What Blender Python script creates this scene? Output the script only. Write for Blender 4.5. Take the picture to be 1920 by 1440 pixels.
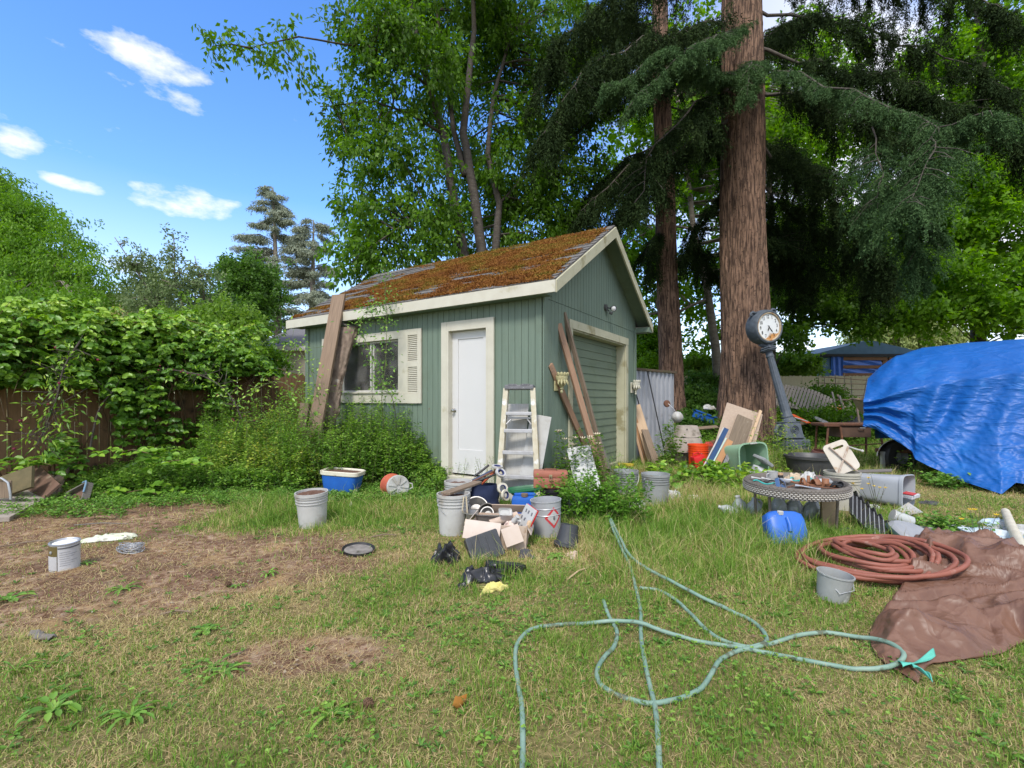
import bpy, bmesh, math, random
import numpy as np
from mathutils import Vector, Matrix, Euler, noise

# ---------------------------------------------------------------- camera, world, sun, exposure
sc = bpy.context.scene
for o in list(bpy.data.objects): bpy.data.objects.remove(o)
F, CX, HY, CH = 882.0, 960.0, 750.0, 1.25     # focal length in px of a 1920 frame, horizon row, eye height
cam = bpy.data.cameras.new('camera'); camo = bpy.data.objects.new('camera', cam)
sc.collection.objects.link(camo); sc.camera = camo
camo.location = (0, 0, CH); camo.rotation_euler = (math.radians(90), 0, 0)
cam.sensor_width = 36; cam.lens = F / 1920 * 36; cam.shift_y = 30 / 1920
cam.clip_start = 0.05; cam.clip_end = 2000

SUN_EL, SUN_AZ = math.radians(50), math.radians(194)   # azimuth clockwise from +Y: behind and to the left
sun_dir = Vector((math.sin(SUN_AZ) * math.cos(SUN_EL), math.cos(SUN_AZ) * math.cos(SUN_EL), math.sin(SUN_EL)))
w = bpy.data.worlds.new("World"); sc.world = w; w.use_nodes = True
nt = w.node_tree; nt.nodes.clear(); L = nt.links
out = nt.nodes.new('ShaderNodeOutputWorld'); bg = nt.nodes.new('ShaderNodeBackground')
sky = nt.nodes.new('ShaderNodeTexSky'); sky.sky_type = 'NISHITA'; sky.sun_disc = False
sky.sun_elevation = SUN_EL; sky.sun_rotation = SUN_AZ
sky.air_density = 1.0; sky.dust_density = 0.3; sky.ozone_density = 2.0; sky.altitude = 50
bg.inputs['Strength'].default_value = 0.15
L.new(bg.outputs[0], out.inputs[0])
# clouds: soft white patches fixed in sky directions, plus an eastern veil and an added fill cloud
tc = nt.nodes.new('ShaderNodeTexCoord')
mp = nt.nodes.new('ShaderNodeMapping'); mp.inputs['Scale'].default_value = (1, 1, 2.2)
L.new(tc.outputs['Generated'], mp.inputs[0])
nz = nt.nodes.new('ShaderNodeTexNoise'); nz.inputs['Scale'].default_value = 15; nz.inputs['Detail'].default_value = 8; nz.inputs['Roughness'].default_value = .58
L.new(mp.outputs[0], nz.inputs['Vector'])
def sky_dir(px, py): return Vector(((px - CX) / F, 1, (HY - py) / F)).normalized()
def nmath(op, a, b=None, clamp=False):
    n = nt.nodes.new('ShaderNodeMath'); n.operation = op; n.use_clamp = clamp
    for i, v in enumerate((a, b)):
        if v is None: continue
        if isinstance(v, (int, float)): n.inputs[i].default_value = v
        else: L.new(v, n.inputs[i])
    return n.outputs[0]
acc = None
for (px, py, rx, rz, st) in [(268, 105, .085, .03, .9), (335, 378, .092, .027, 1.0), (143, 345, .045, .014, .9), (28, 262, .045, .024, .95), (295, 172, .06, .016, .45), (335, 190, .04, .016, .35),
                             (420, 385, .035, .014, .6), (235, 500, .06, .02, .7), (130, 276, .04, .01, .3), (-90, 200, .06, .03, .7)]:
    d = sky_dir(px, py)
    t1 = Vector((d.y, -d.x, 0)).normalized(); t2 = d.cross(t1)
    def dot(v):
        n = nt.nodes.new('ShaderNodeVectorMath'); n.operation = 'DOT_PRODUCT'; n.inputs[1].default_value = v
        L.new(tc.outputs['Generated'], n.inputs[0]); return n.outputs['Value']
    a = nmath('POWER', nmath('ABSOLUTE', nmath('DIVIDE', dot(t1), rx)), 2.0); b = nmath('POWER', nmath('ABSOLUTE', nmath('DIVIDE', dot(t2), rz)), 2.0)
    r = nmath('SUBTRACT', 1.0, nmath('ADD', a, b))
    front = nmath('GREATER_THAN', dot(d), 0.5)
    v = nmath('MULTIPLY', nmath('MAXIMUM', r, -1.0), st); v = nmath('MULTIPLY', nmath('ADD', v, 1.0), front)
    acc = v if acc is None else nmath('MAXIMUM', acc, v)
cl = nmath('MULTIPLY', nmath('SUBTRACT', nmath('ADD', nmath('MULTIPLY', acc, 0.36), nmath('MULTIPLY', nz.outputs['Fac'], 1.15)), 1.03), 2.6, True)
# broken cloud east; unseen cloud added overhead and behind camera for neutral fill
nz2 = nt.nodes.new('ShaderNodeTexNoise'); nz2.inputs['Scale'].default_value = 3.0; nz2.inputs['Detail'].default_value = 7
L.new(mp.outputs[0], nz2.inputs['Vector'])
sx = nt.nodes.new('ShaderNodeSeparateXYZ'); L.new(tc.outputs['Generated'], sx.inputs[0])
east = nmath('MULTIPLY', nmath('SUBTRACT', sx.outputs['X'], 0.10), 2.2, True)
back_fill = nmath('MAXIMUM', nmath('MULTIPLY', nmath('ADD', nmath('MULTIPLY', sx.outputs['Y'], -1.0), .15), 4.0, True), nmath('MULTIPLY', nmath('SUBTRACT', sx.outputs['Z'], .70), 6.0, True))
veil = nmath('MULTIPLY', nmath('MAXIMUM', east, back_fill), nmath('MULTIPLY', nmath('SUBTRACT', nz2.outputs['Fac'], 0.34), 6.0, True))
hz = nmath('MULTIPLY', nmath('SUBTRACT', 0.36, nmath('ABSOLUTE', sx.outputs['Z'])), 1.7, True)
cl = nmath('MAXIMUM', cl, nmath('MULTIPLY', veil, .85)); cl = nmath('MAXIMUM', cl, nmath('MULTIPLY', hz, .85))
sat = nt.nodes.new('ShaderNodeHueSaturation'); sat.inputs['Hue'].default_value = .509; sat.inputs['Saturation'].default_value = 1.26; sat.inputs['Value'].default_value = 1.6
L.new(sky.outputs[0], sat.inputs['Color'])
mx = nt.nodes.new('ShaderNodeMixRGB'); L.new(cl, mx.inputs[0]); L.new(sat.outputs[0], mx.inputs[1]); mx.inputs[2].default_value = (6.0, 5.9, 5.8, 1)
L.new(mx.outputs[0], bg.inputs['Color'])

sl = bpy.data.lights.new('sun', 'SUN'); sl.energy = 2.3; sl.angle = math.radians(12); sl.color = (1, .955, .88)
so = bpy.data.objects.new('sun', sl); sc.collection.objects.link(so)
so.rotation_euler = (-sun_dir).to_track_quat('-Z', 'Y').to_euler(); so.location = (-10, -10, 20)
sc.view_settings.view_transform = 'Standard'; sc.view_settings.look = 'None'
sc.view_settings.exposure = 0.6; sc.view_settings.gamma = 1; sc.view_settings.use_curve_mapping = False
sc.cycles.max_bounces = 6; sc.cycles.diffuse_bounces = 3; sc.cycles.transparent_max_bounces = 6; sc.cycles.transmission_bounces = 4
sc.cycles.use_denoising = True; sc.cycles.sample_clamp_indirect = 6

# ---------------------------------------------------------------- helpers
rng = np.random.default_rng(7); random.seed(7)
COL = sc.collection
def P(px, py, Y): return Vector(((px - CX) * Y / F, Y, CH - (py - HY) * Y / F))
def G(px, py, z=0.0):
    Y = (CH - z) * F / (py - HY); return Vector(((px - CX) * Y / F, Y, z))
def hashn(ix, iy, s):
    h = (ix * 374761393 + iy * 668265263 + s * 974634777) & 0xffffffff
    h = ((h ^ (h >> 13)) * 1274126177) & 0xffffffff
    return ((h ^ (h >> 16)) & 0xffff) / 65535.0
def vn(x, y, s=0):
    x = np.asarray(x, float); y = np.asarray(y, float)
    ix = np.floor(x).astype(np.int64); iy = np.floor(y).astype(np.int64); fx = x - ix; fy = y - iy
    fx = fx * fx * (3 - 2 * fx); fy = fy * fy * (3 - 2 * fy)
    return (hashn(ix, iy, s) * (1 - fx) + hashn(ix + 1, iy, s) * fx) * (1 - fy) + (hashn(ix, iy + 1, s) * (1 - fx) + hashn(ix + 1, iy + 1, s) * fx) * fy
def fbm(x, y, s=0, o=4):
    t = 0; a = .5; f = 1
    for i in range(o): t = t + a * vn(x * f, y * f, s + i * 17); a *= .5; f *= 2.03
    return t / (1 - .5 ** o)

def tag(o, label=None, cat=None, group=None, kind=None):
    if label: o['label'] = label
    if cat: o['category'] = cat
    if group: o['group'] = group
    if kind: o['kind'] = kind
    return o
def thing(name, label, cat, loc=(0, 0, 0), rot=(0, 0, 0), group=None):
    o = bpy.data.objects.new(name, None); COL.objects.link(o); o.location = loc; o.rotation_euler = rot; o.empty_display_size = .1
    return tag(o, label, cat, group)
def copy_tree(o, parent=None):
    c = o.copy(); COL.objects.link(c); c.parent = parent
    for ch in o.children: copy_tree(ch, c)
    return c

class MB:
    def __init__(s): s.v = []; s.f = []; s.T = Matrix()
    def add(s, vs, fs):
        b = len(s.v); s.v += [tuple(s.T @ Vector(v)) for v in vs]; s.f += [tuple(i + b for i in f) for f in fs]; return s
    def box(s, size, c=(0, 0, 0), rot=(0, 0, 0), bev=0.0, R=None):
        hx, hy, hz = [a / 2 for a in size]
        M = Matrix.Translation(c) @ (R if R is not None else Euler(rot).to_matrix().to_4x4())
        if bev <= 0:
            vs = [M @ Vector((x, y, z)) for x in (-hx, hx) for y in (-hy, hy) for z in (-hz, hz)]
            return s.add(vs, [(0, 1, 3, 2), (4, 6, 7, 5), (0, 4, 5, 1), (2, 3, 7, 6), (0, 2, 6, 4), (1, 5, 7, 3)])
        bm = bmesh.new(); bmesh.ops.create_cube(bm, size=1)
        for v in bm.verts: v.co = Vector((v.co.x * size[0], v.co.y * size[1], v.co.z * size[2]))
        bmesh.ops.bevel(bm, geom=bm.edges[:], offset=min(bev, .45 * min(size)), segments=2, affect='EDGES', profile=.6)
        bm.verts.index_update()
        s.add([M @ v.co for v in bm.verts], [[v.index for v in f.verts] for f in bm.faces]); bm.free(); return s
    def lathe(s, prof, n=24, c=(0, 0, 0), rot=(0, 0, 0), sx=1, sy=1, cap=True):
        M = Matrix.Translation(c) @ Euler(rot).to_matrix().to_4x4(); vs = []; fs = []
        for (r, z) in prof:
            for k in range(n):
                a = 2 * math.pi * k / n; vs.append(M @ Vector((r * math.cos(a) * sx, r * math.sin(a) * sy, z)))
        for i in range(len(prof) - 1):
            for k in range(n): fs.append((i * n + k, i * n + (k + 1) % n, (i + 1) * n + (k + 1) % n, (i + 1) * n + k))
        if cap:
            if prof[0][0] > 1e-5: fs.append(tuple(range(n - 1, -1, -1)))
            if prof[-1][0] > 1e-5: fs.append(tuple((len(prof) - 1) * n + k for k in range(n)))
        return s.add(vs, fs)
    def tube(s, pts, r, n=8, closed=False, cap=True):
        pts = [Vector(p) for p in pts]; m = len(pts); rr = r if hasattr(r, '__len__') else [r] * m
        vs = []; fs = []; up = None
        for i, p in enumerate(pts):
            t = (pts[(i + 1) % m] - pts[i - 1]) if closed or 0 < i < m - 1 else (pts[1] - pts[0] if i == 0 else pts[-1] - pts[-2])
            if t.length < 1e-9: t = Vector((0, 0, 1))
            t.normalize()
            if up is None: up = Vector((0, 0, 1)) if abs(t.z) < .9 else Vector((1, 0, 0))
            a = t.cross(up); a = a.normalized() if a.length > 1e-6 else Vector((1, 0, 0)); up = a.cross(t).normalized()
            for k in range(n):
                q = 2 * math.pi * k / n; vs.append(p + (a * math.cos(q) + up * math.sin(q)) * rr[i])
        for i in range(m if closed else m - 1):
            j = (i + 1) % m
            for k in range(n): fs.append((i * n + k, j * n + k, j * n + (k + 1) % n, i * n + (k + 1) % n))
        if cap and not closed: fs.append(tuple(range(n))); fs.append(tuple((m - 1) * n + k for k in range(n - 1, -1, -1)))
        return s.add(vs, fs)
    def prism(s, poly, h, M=None):   # poly in xy, extruded by h in z
        M = M or Matrix(); n = len(poly)
        vs = [M @ Vector((x, y, 0)) for x, y in poly] + [M @ Vector((x, y, h)) for x, y in poly]
        fs = [tuple(range(n - 1, -1, -1)), tuple(range(n, 2 * n))] + [(i, (i + 1) % n, n + (i + 1) % n, n + i) for i in range(n)]
        return s.add(vs, fs)
    def grid(s, fn, nu, nv):
        vs = [fn(i / nu, j / nv) for j in range(nv + 1) for i in range(nu + 1)]
        return s.add(vs, [(j * (nu + 1) + i, j * (nu + 1) + i + 1, (j + 1) * (nu + 1) + i + 1, (j + 1) * (nu + 1) + i) for j in range(nv) for i in range(nu)])
    def build(s, name, mat, parent=None, smooth=False, solid=0):
        me = bpy.data.meshes.new(name); me.from_pydata([tuple(v) for v in s.v], [], s.f); me.update()
        if smooth:
            me.shade_smooth()
            if smooth != 'all': 
                try: me.set_sharp_from_angle(angle=math.radians(40))
                except Exception: pass
        me.materials.append(mat)
        o = bpy.data.objects.new(name, me); COL.objects.link(o)
        if parent is not None: o.parent = parent
        if solid: m = o.modifiers.new('t', 'SOLIDIFY'); m.thickness = solid; m.offset = 0
        return o

def npmesh(name, V, Fq, mat, parent=None, val=None, smooth=False, tri=False):
    """V (n,3); Fq (m,k) faces of k corners."""
    me = bpy.data.meshes.new(name); n = len(V); m, k = Fq.shape
    me.vertices.add(n); me.vertices.foreach_set('co', np.ascontiguousarray(V, np.float32).ravel())
    me.loops.add(m * k); me.loops.foreach_set('vertex_index', np.ascontiguousarray(Fq, np.int32).ravel())
    me.polygons.add(m); me.polygons.foreach_set('loop_start', np.arange(0, m * k, k, dtype=np.int32)); me.polygons.foreach_set('loop_total', np.full(m, k, np.int32))
    if smooth: me.polygons.foreach_set('use_smooth', np.ones(m, bool))
    me.update(calc_edges=True)
    if val is not None:
        a = me.attributes.new('v', 'FLOAT', 'POINT'); a.data.foreach_set('value', np.ascontiguousarray(val, np.float32))
    me.materials.append(mat); o = bpy.data.objects.new(name, me); COL.objects.link(o)
    if parent is not None: o.parent = parent
    return o
def norm(a): return a / np.maximum(np.linalg.norm(a, axis=-1, keepdims=True), 1e-9)
def leaves(name, Pb, D, N, Ln, Wd, V, mat, parent=None, shape='leaf'):
    """one small folded leaf per row: base Pb, direction D, face normal N."""
    D = norm(D); S = norm(np.cross(D, N)); N = np.cross(S, D); n = len(Pb); Ln = Ln[:, None]; Wd = Wd[:, None]
    if shape == 'leaf':
        vs = np.stack([Pb, Pb + D * Ln * .42 + S * Wd * .5 + N * Wd * .14, Pb + D * Ln - N * Ln * .1, Pb + D * Ln * .42 - S * Wd * .5 + N * Wd * .14], 1)
        k = 4; f = np.array([[0, 1, 2, 3]])
    elif shape == 'oval':
        vs = np.stack([Pb, Pb + D * Ln * .25 + S * Wd * .42 + N * Wd * .12, Pb + D * Ln * .65 + S * Wd * .42 + N * Wd * .1, Pb + D * Ln - N * Ln * .12,
                       Pb + D * Ln * .65 - S * Wd * .42 + N * Wd * .1, Pb + D * Ln * .25 - S * Wd * .42 + N * Wd * .12], 1)
        k = 6; f = np.array([[0, 1, 2, 3], [0, 3, 4, 5]])
    elif shape == 'blade':
        vs = np.stack([Pb - S * Wd * .5, Pb + S * Wd * .5, Pb + D * Ln * .55 + S * Wd * .4, Pb + D * Ln * .55 - S * Wd * .4], 1); k = 4; f = np.array([[0, 1, 2, 3]])
    Fq = (np.arange(n)[:, None, None] * k + f[None]).reshape(-1, 4)
    return npmesh(name, vs.reshape(-1, 3), Fq, mat, parent, np.repeat(V, k))
def rand_unit(n, g=rng): return norm(g.normal(size=(n, 3)))
def sprays(C, S, m, ls, Lf, Wf, jit=.05, droop=.4, g=rng, up=.6, vclump=None):
    """m leaves along each spray axis S from centre C."""
    k = len(C); t = g.random((k, m, 1)); ls = np.asarray(ls)
    ls = ls.reshape(-1, 1, 1) if ls.ndim else ls
    Pb = C[:, None] + S[:, None] * (t - .15) * ls + g.normal(size=(k, m, 3)) * jit
    Pb[..., 2] -= droop * (t[..., 0] ** 2) * (ls[..., 0] if np.ndim(ls) else ls) * .5
    D = norm(S[:, None] * .5 + rand_unit(k * m, g).reshape(k, m, 3) * .8 + np.array([0, 0, -droop]))
    N = norm(rand_unit(k * m, g).reshape(k, m, 3) * .7 + np.array([0, 0, up]))
    n = k * m; V = g.random(n) * .55 + (np.repeat(vclump, m) if vclump is not None else .25)
    return Pb.reshape(n, 3), D.reshape(n, 3), N.reshape(n, 3), Lf * (.7 + .6 * g.random(n)), Wf * (.7 + .6 * g.random(n)), np.clip(V, 0, 1)

# ---------------------------------------------------------------- materials
MATS = {}
def mat(name, c1, c2=None, scale=6, rough=.75, bump=.15, metal=0, stretch=(1, 1, 1), c3=None, s3=2.5, t3=.58, spec=.4, detail=6, bdist=.01, w3=.08, lo=.32, hi=.68):
    if name in MATS: return MATS[name]
    m = bpy.data.materials.new(name); m.use_nodes = True; t = m.node_tree; b = t.nodes['Principled BSDF']
    b.inputs['Roughness'].default_value = rough; b.inputs['Metallic'].default_value = metal; b.inputs['Specular IOR Level'].default_value = spec
    co = t.nodes.new('ShaderNodeTexCoord'); mp = t.nodes.new('ShaderNodeMapping'); mp.inputs['Scale'].default_value = stretch
    t.links.new(co.outputs['Object'], mp.inputs[0])
    n = t.nodes.new('ShaderNodeTexNoise'); n.inputs['Scale'].default_value = scale; n.inputs['Detail'].default_value = detail; n.inputs['Roughness'].default_value = .62
    t.links.new(mp.outputs[0], n.inputs['Vector'])
    c2 = c2 or tuple(x * .75 for x in c1)
    r = t.nodes.new('ShaderNodeValToRGB'); r.color_ramp.elements[0].position = lo; r.color_ramp.elements[1].position = hi
    r.color_ramp.elements[0].color = (*c1, 1); r.color_ramp.elements[1].color = (*c2, 1); t.links.new(n.outputs['Fac'], r.inputs[0]); colo = r.outputs[0]
    if c3:
        n3 = t.nodes.new('ShaderNodeTexNoise'); n3.inputs['Scale'].default_value = s3; n3.inputs['Detail'].default_value = 8; n3.inputs['Roughness'].default_value = .65
        t.links.new(co.outputs['Object'], n3.inputs['Vector'])
        r3 = t.nodes.new('ShaderNodeValToRGB'); r3.color_ramp.elements[0].position = t3; r3.color_ramp.elements[1].position = t3 + w3
        t.links.new(n3.outputs['Fac'], r3.inputs[0]); x = t.nodes.new('ShaderNodeMixRGB'); t.links.new(r3.outputs[0], x.inputs[0]); t.links.new(colo, x.inputs[1])
        x.inputs[2].default_value = (*c3, 1); colo = x.outputs[0]
    t.links.new(colo, b.inputs['Base Color'])
    if bump:
        bp = t.nodes.new('ShaderNodeBump'); bp.inputs['Strength'].default_value = bump; bp.inputs['Distance'].default_value = bdist
        t.links.new(n.outputs['Fac'], bp.inputs['Height']); t.links.new(bp.outputs[0], b.inputs['Normal'])
    m['_c'] = 1; MATS[name] = m; return m
def leafmat(name, cols, trans=.35, rough=.5, spec=.28):
    if name in MATS: return MATS[name]
    m = bpy.data.materials.new(name); m.use_nodes = True; t = m.node_tree; b = t.nodes['Principled BSDF']; o = t.nodes['Material Output']
    a = t.nodes.new('ShaderNodeAttribute'); a.attribute_name = 'v'
    r = t.nodes.new('ShaderNodeValToRGB'); e = r.color_ramp.elements
    e[0].position = 0; e[0].color = (*cols[0], 1); e[1].position = 1; e[1].color = (*cols[-1], 1)
    for i, c in enumerate(cols[1:-1]): q = e.new((i + 1) / (len(cols) - 1)); q.color = (*c, 1)
    t.links.new(a.outputs['Fac'], r.inputs[0]); t.links.new(r.outputs[0], b.inputs['Base Color'])
    b.inputs['Roughness'].default_value = rough; b.inputs['Specular IOR Level'].default_value = spec
    tr = t.nodes.new('ShaderNodeBsdfTranslucent'); h = t.nodes.new('ShaderNodeHueSaturation'); h.inputs['Value'].default_value = 1.3; h.inputs['Saturation'].default_value = 1.1
    t.links.new(r.outputs[0], h.inputs['Color']); t.links.new(h.outputs[0], tr.inputs['Color'])
    x = t.nodes.new('ShaderNodeMixShader'); x.inputs[0].default_value = trans
    t.links.new(b.outputs[0], x.inputs[1]); t.links.new(tr.outputs[0], x.inputs[2]); t.links.new(x.outputs[0], o.inputs['Surface'])
    MATS[name] = m; return m

def crease(m, scale, strength, stretch=(1, 1, 1), dist=.02):
    """adds crumple facets to a sheet material's bump"""
    t = m.node_tree; b = t.nodes['Principled BSDF']; co = t.nodes.new('ShaderNodeTexCoord'); mp = t.nodes.new('ShaderNodeMapping'); mp.inputs['Scale'].default_value = stretch; t.links.new(co.outputs['Object'], mp.inputs[0])
    n = t.nodes.new('ShaderNodeTexNoise'); n.inputs['Scale'].default_value = 2.2; n.inputs['Detail'].default_value = 3; t.links.new(mp.outputs[0], n.inputs['Vector'])
    x = t.nodes.new('ShaderNodeMixRGB'); x.blend_type = 'ADD'; x.inputs[0].default_value = .45; t.links.new(mp.outputs[0], x.inputs[1]); t.links.new(n.outputs['Color'], x.inputs[2])
    h = None
    for k, sc_ in enumerate((scale, scale * 2.7)):
        v = t.nodes.new('ShaderNodeTexVoronoi'); v.inputs['Scale'].default_value = sc_; t.links.new(x.outputs[0], v.inputs['Vector']); bp = t.nodes.new('ShaderNodeBump'); bp.inputs['Strength'].default_value = strength; bp.inputs['Distance'].default_value = dist / (1 + 1.6 * k); t.links.new(v.outputs['Distance'], bp.inputs['Height'])
        if h is not None: t.links.new(h, bp.inputs['Normal'])
        h = bp.outputs[0]
    t.links.new(h, b.inputs['Normal'])
# ---------------------------------------------------------------- ground
def dirt(x, y):
    """1 on the bare soil patch, 0 in the lawn"""
    d = np.sqrt(((x + 2.75) / 1.75) ** 2 + ((y - 3.55) / 1.25) ** 2)
    d2 = np.sqrt(((x + 4.6) / 1.6) ** 2 + ((y - 5.0) / 1.3) ** 2)
    d3 = np.sqrt(((x + .95) / .5) ** 2 + ((y - 2.3) / .22) ** 2) + .1
    return np.clip((1.12 - np.minimum(np.minimum(d, d2), d3) + (fbm(x * 1.7, y * 1.7, 3) - .5) * 1.1) * 2.6, 0, 1)
def hgt(x, y):
    x = np.asarray(x, float); y = np.asarray(y, float)
    far = np.clip((y - 13) / 12, 0, 1); far = far * far * (3 - 2 * far)
    near = np.clip(1.2 - np.abs(y) / 40, 0, 1)
    return (fbm(x * 1.3, y * 1.3, 9) - .5) * .05 * near + (fbm(x * 9, y * 9, 4, 3) - .5) * .014 * near + far * .45 + .03 * np.exp(-((x + 1) ** 2 + (y - 7) ** 2) / 3)
def gz(x, y): return float(hgt(x, y))
def ground_mat():
    m = bpy.data.materials.new('ground_soil'); m.use_nodes = True; t = m.node_tree; b = t.nodes['Principled BSDF']; b.inputs['Roughness'].default_value = .95
    b.inputs['Specular IOR Level'].default_value = .1
    g = t.nodes.new('ShaderNodeAttribute'); g.attribute_name = 'v'
    co = t.nodes.new('ShaderNodeTexCoord')
    def ns(s, d=8, r=.65):
        n = t.nodes.new('ShaderNodeTexNoise'); n.inputs['Scale'].default_value = s; n.inputs['Detail'].default_value = d; n.inputs['Roughness'].default_value = r
        t.links.new(co.outputs['Object'], n.inputs['Vector']); return n.outputs['Fac']
    def ramp(f, els):
        r = t.nodes.new('ShaderNodeValToRGB'); e = r.color_ramp.elements; e[0].position = els[0][0]; e[0].color = (*els[0][1], 1); e[1].position = els[-1][0]; e[1].color = (*els[-1][1], 1)
        for p, c in els[1:-1]: q = e.new(p); q.color = (*c, 1)
        t.links.new(f, r.inputs[0]); return r.outputs[0]
    def mix(f, a, c):
        x = t.nodes.new('ShaderNodeMixRGB'); t.links.new(f, x.inputs[0]); t.links.new(a, x.inputs[1]); t.links.new(c, x.inputs[2]); return x.outputs[0]
    soil = ramp(ns(14), [(.3, (.06, .034, .022)), (.45, (.19, .11, .066)), (.58, (.35, .245, .165)), (.75, (.44, .35, .27))])
    straw = ramp(ns(30), [(.3, (.30, .19, .09)), (.55, (.42, .28, .14)), (.75, (.50, .37, .21))])
    turf = ramp(ns(40), [(.3, (.07, .07, .025)), (.55, (.20, .17, .07)), (.7, (.30, .24, .11))])
    soil = mix(ramp(ns(1.9), [(.42, (0, 0, 0)), (.56, (.8, .8, .8))]), soil, ramp(ns(55), [(.3, (.05, .028, .018)), (.52, (.13, .07, .045)), (.7, (.27, .20, .15))]))
    k = ramp(ns(2.6), [(.54, (0, 0, 0)), (.68, (.7, .7, .7))])
    dsoil = mix(k, soil, straw)
    b2 = mix(g.outputs['Fac'], turf, dsoil)
    t.links.new(b2, b.inputs['Base Color'])
    bp = t.nodes.new('ShaderNodeBump'); bp.inputs['Strength'].default_value = .9; bp.inputs['Distance'].default_value = .012; t.links.new(ns(45, 10, .7), bp.inputs['Height']); t.links.new(bp.outputs[0], b.inputs['Normal'])
    return m
def axis(a, b, fine, n1, n2):
    mid = np.arange(-9, 11.01, fine) if a < 0 and b > 100 else None
    return mid
xs = np.concatenate([-np.geomspace(900, 9.2, 40), np.arange(-9, 11.01, .05), np.geomspace(11.2, 900, 40)])
ys = np.concatenate([-np.geomspace(400, 1, 14), np.arange(-.5, 12.01, .05), np.geomspace(12.1, 1500, 60)])
X, Yg = np.meshgrid(xs, ys); Z = hgt(X, Yg)
nx, ny = len(xs), len(ys); idx = np.arange(nx * ny).reshape(ny, nx)
Fq = np.stack([idx[:-1, :-1], idx[:-1, 1:], idx[1:, 1:], idx[1:, :-1]], -1).reshape(-1, 4)
g_o = npmesh('ground', np.stack([X, Yg, Z], -1).reshape(-1, 3), Fq, ground_mat(), None, dirt(X, Yg).ravel(), smooth=True)
tag(g_o, kind='structure')
# ---------------------------------------------------------------- common materials
GREEN = mat('sage_paint', (.160, .212, .162), (.132, .180, .136), 3, .6, .06, stretch=(6, 6, .5), c3=(.125, .155, .105), s3=1.6, t3=.53, w3=.25)
GREEN2 = mat('sage_paint_door', (.155, .195, .13), (.13, .165, .11), 2, .6, .05, stretch=(1, 1, 4), c3=(.12, .155, .09), s3=1.6, t3=.57)
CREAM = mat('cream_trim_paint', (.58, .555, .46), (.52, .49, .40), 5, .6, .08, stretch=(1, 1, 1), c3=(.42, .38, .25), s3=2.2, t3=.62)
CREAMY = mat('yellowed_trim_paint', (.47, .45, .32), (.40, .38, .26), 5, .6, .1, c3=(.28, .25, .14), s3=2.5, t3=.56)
WHITE = mat('white_paint', (.60, .595, .585), (.575, .57, .56), 2, .45, .02, c3=(.50, .485, .45), s3=2.2, t3=.60, w3=.25)
DARK = mat('dark_void', (.02, .02, .02), (.03, .03, .03), 5, .9, 0)
SHING = mat('asphalt_shingle', (.105, .098, .092), (.17, .16, .15), 30, .95, .6, stretch=(1, 1, 1), c3=(.075, .07, .065), s3=2, t3=.56)
W_OLD = mat('weathered_wood', (.25, .185, .13), (.15, .11, .075), 6, .85, .5, stretch=(12, 12, .8), c3=(.12, .10, .075), s3=3, t3=.6)
W_TAN = mat('tan_lumber', (.50, .33, .20), (.36, .22, .13), 5, .8, .4, stretch=(12, 12, .7), c3=(.26, .18, .12), s3=4, t3=.57)
W_PALE = mat('pale_lumber', (.56, .40, .26), (.48, .33, .20), 4, .75, .25, stretch=(10, 10, .8))
W_GREY = mat('grey_wood', (.20, .18, .16), (.125, .115, .10), 7, .9, .5, stretch=(14, 14, .8), c3=(.14, .12, .10), s3=5, t3=.6)
FENCEM = mat('brown_fence_board', (.26, .15, .075), (.17, .098, .05), 5, .85, .4, stretch=(10, 10, .6), c3=(.055, .037, .022), s3=2, t3=.57)
FENCE2 = mat('pale_fence_board', (.60, .55, .40), (.50, .44, .30), 5, .85, .3, stretch=(8, 8, .6))
STEEL = mat('galvanised_steel', (.50, .51, .52), (.38, .39, .40), 8, .42, .1, metal=.65, c3=(.30, .27, .23), s3=5, t3=.6)
CHROME = mat('worn_chrome', (.55, .53, .5), (.45, .43, .4), 9, .25, .05, metal=1)
RUST = mat('rusty_iron', (.17, .075, .04), (.10, .05, .035), 14, .85, .4, c3=(.24, .11, .05), s3=8)
BLACKP = mat('black_plastic', (.018, .018, .019), (.028, .028, .03), 12, .42, .1, c3=(.09, .085, .08), s3=10, t3=.62)
WPLAST = mat('dirty_white_plastic', (.47, .47, .455), (.38, .375, .355), 5, .42, .05, c3=(.27, .23, .17), s3=5, t3=.53, w3=.2)
GPLAST = mat('grey_plastic', (.31, .32, .335), (.25, .26, .275), 6, .45, .06, c3=(.24, .22, .19), s3=6, t3=.62)
BPLAST = mat('blue_plastic', (.022, .13, .50), (.02, .10, .40), 7, .4, .08, c3=(.15, .22, .38), s3=8, t3=.64)
RPLAST = mat('orange_plastic', (.80, .085, .015), (.70, .065, .012), 7, .4, .05)
REDP = mat('red_plastic', (.60, .018, .02), (.50, .014, .018), 7, .35, .05)
SOIL = mat('potting_soil', (.085, .04, .025), (.16, .09, .06), 40, 1, .8, c3=(.3, .27, .25), s3=18, t3=.62)
CARD = mat('cardboard', (.46, .34, .25), (.52, .42, .34), 4, .9, .1, c3=(.30, .2, .13), s3=4, t3=.6)
CARDP = mat('pale_cardboard', (.56, .48, .42), (.50, .41, .34), 5, .9, .1, c3=(.36, .27, .2), s3=4, t3=.62)
CONC = mat('weathered_concrete', (.38, .33, .28), (.27, .235, .20), 9, .95, .4, c3=(.18, .155, .12), s3=4, t3=.57)
ROPE = mat('twine', (.5, .43, .3), (.4, .34, .24), 30, .9, .3)

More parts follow.
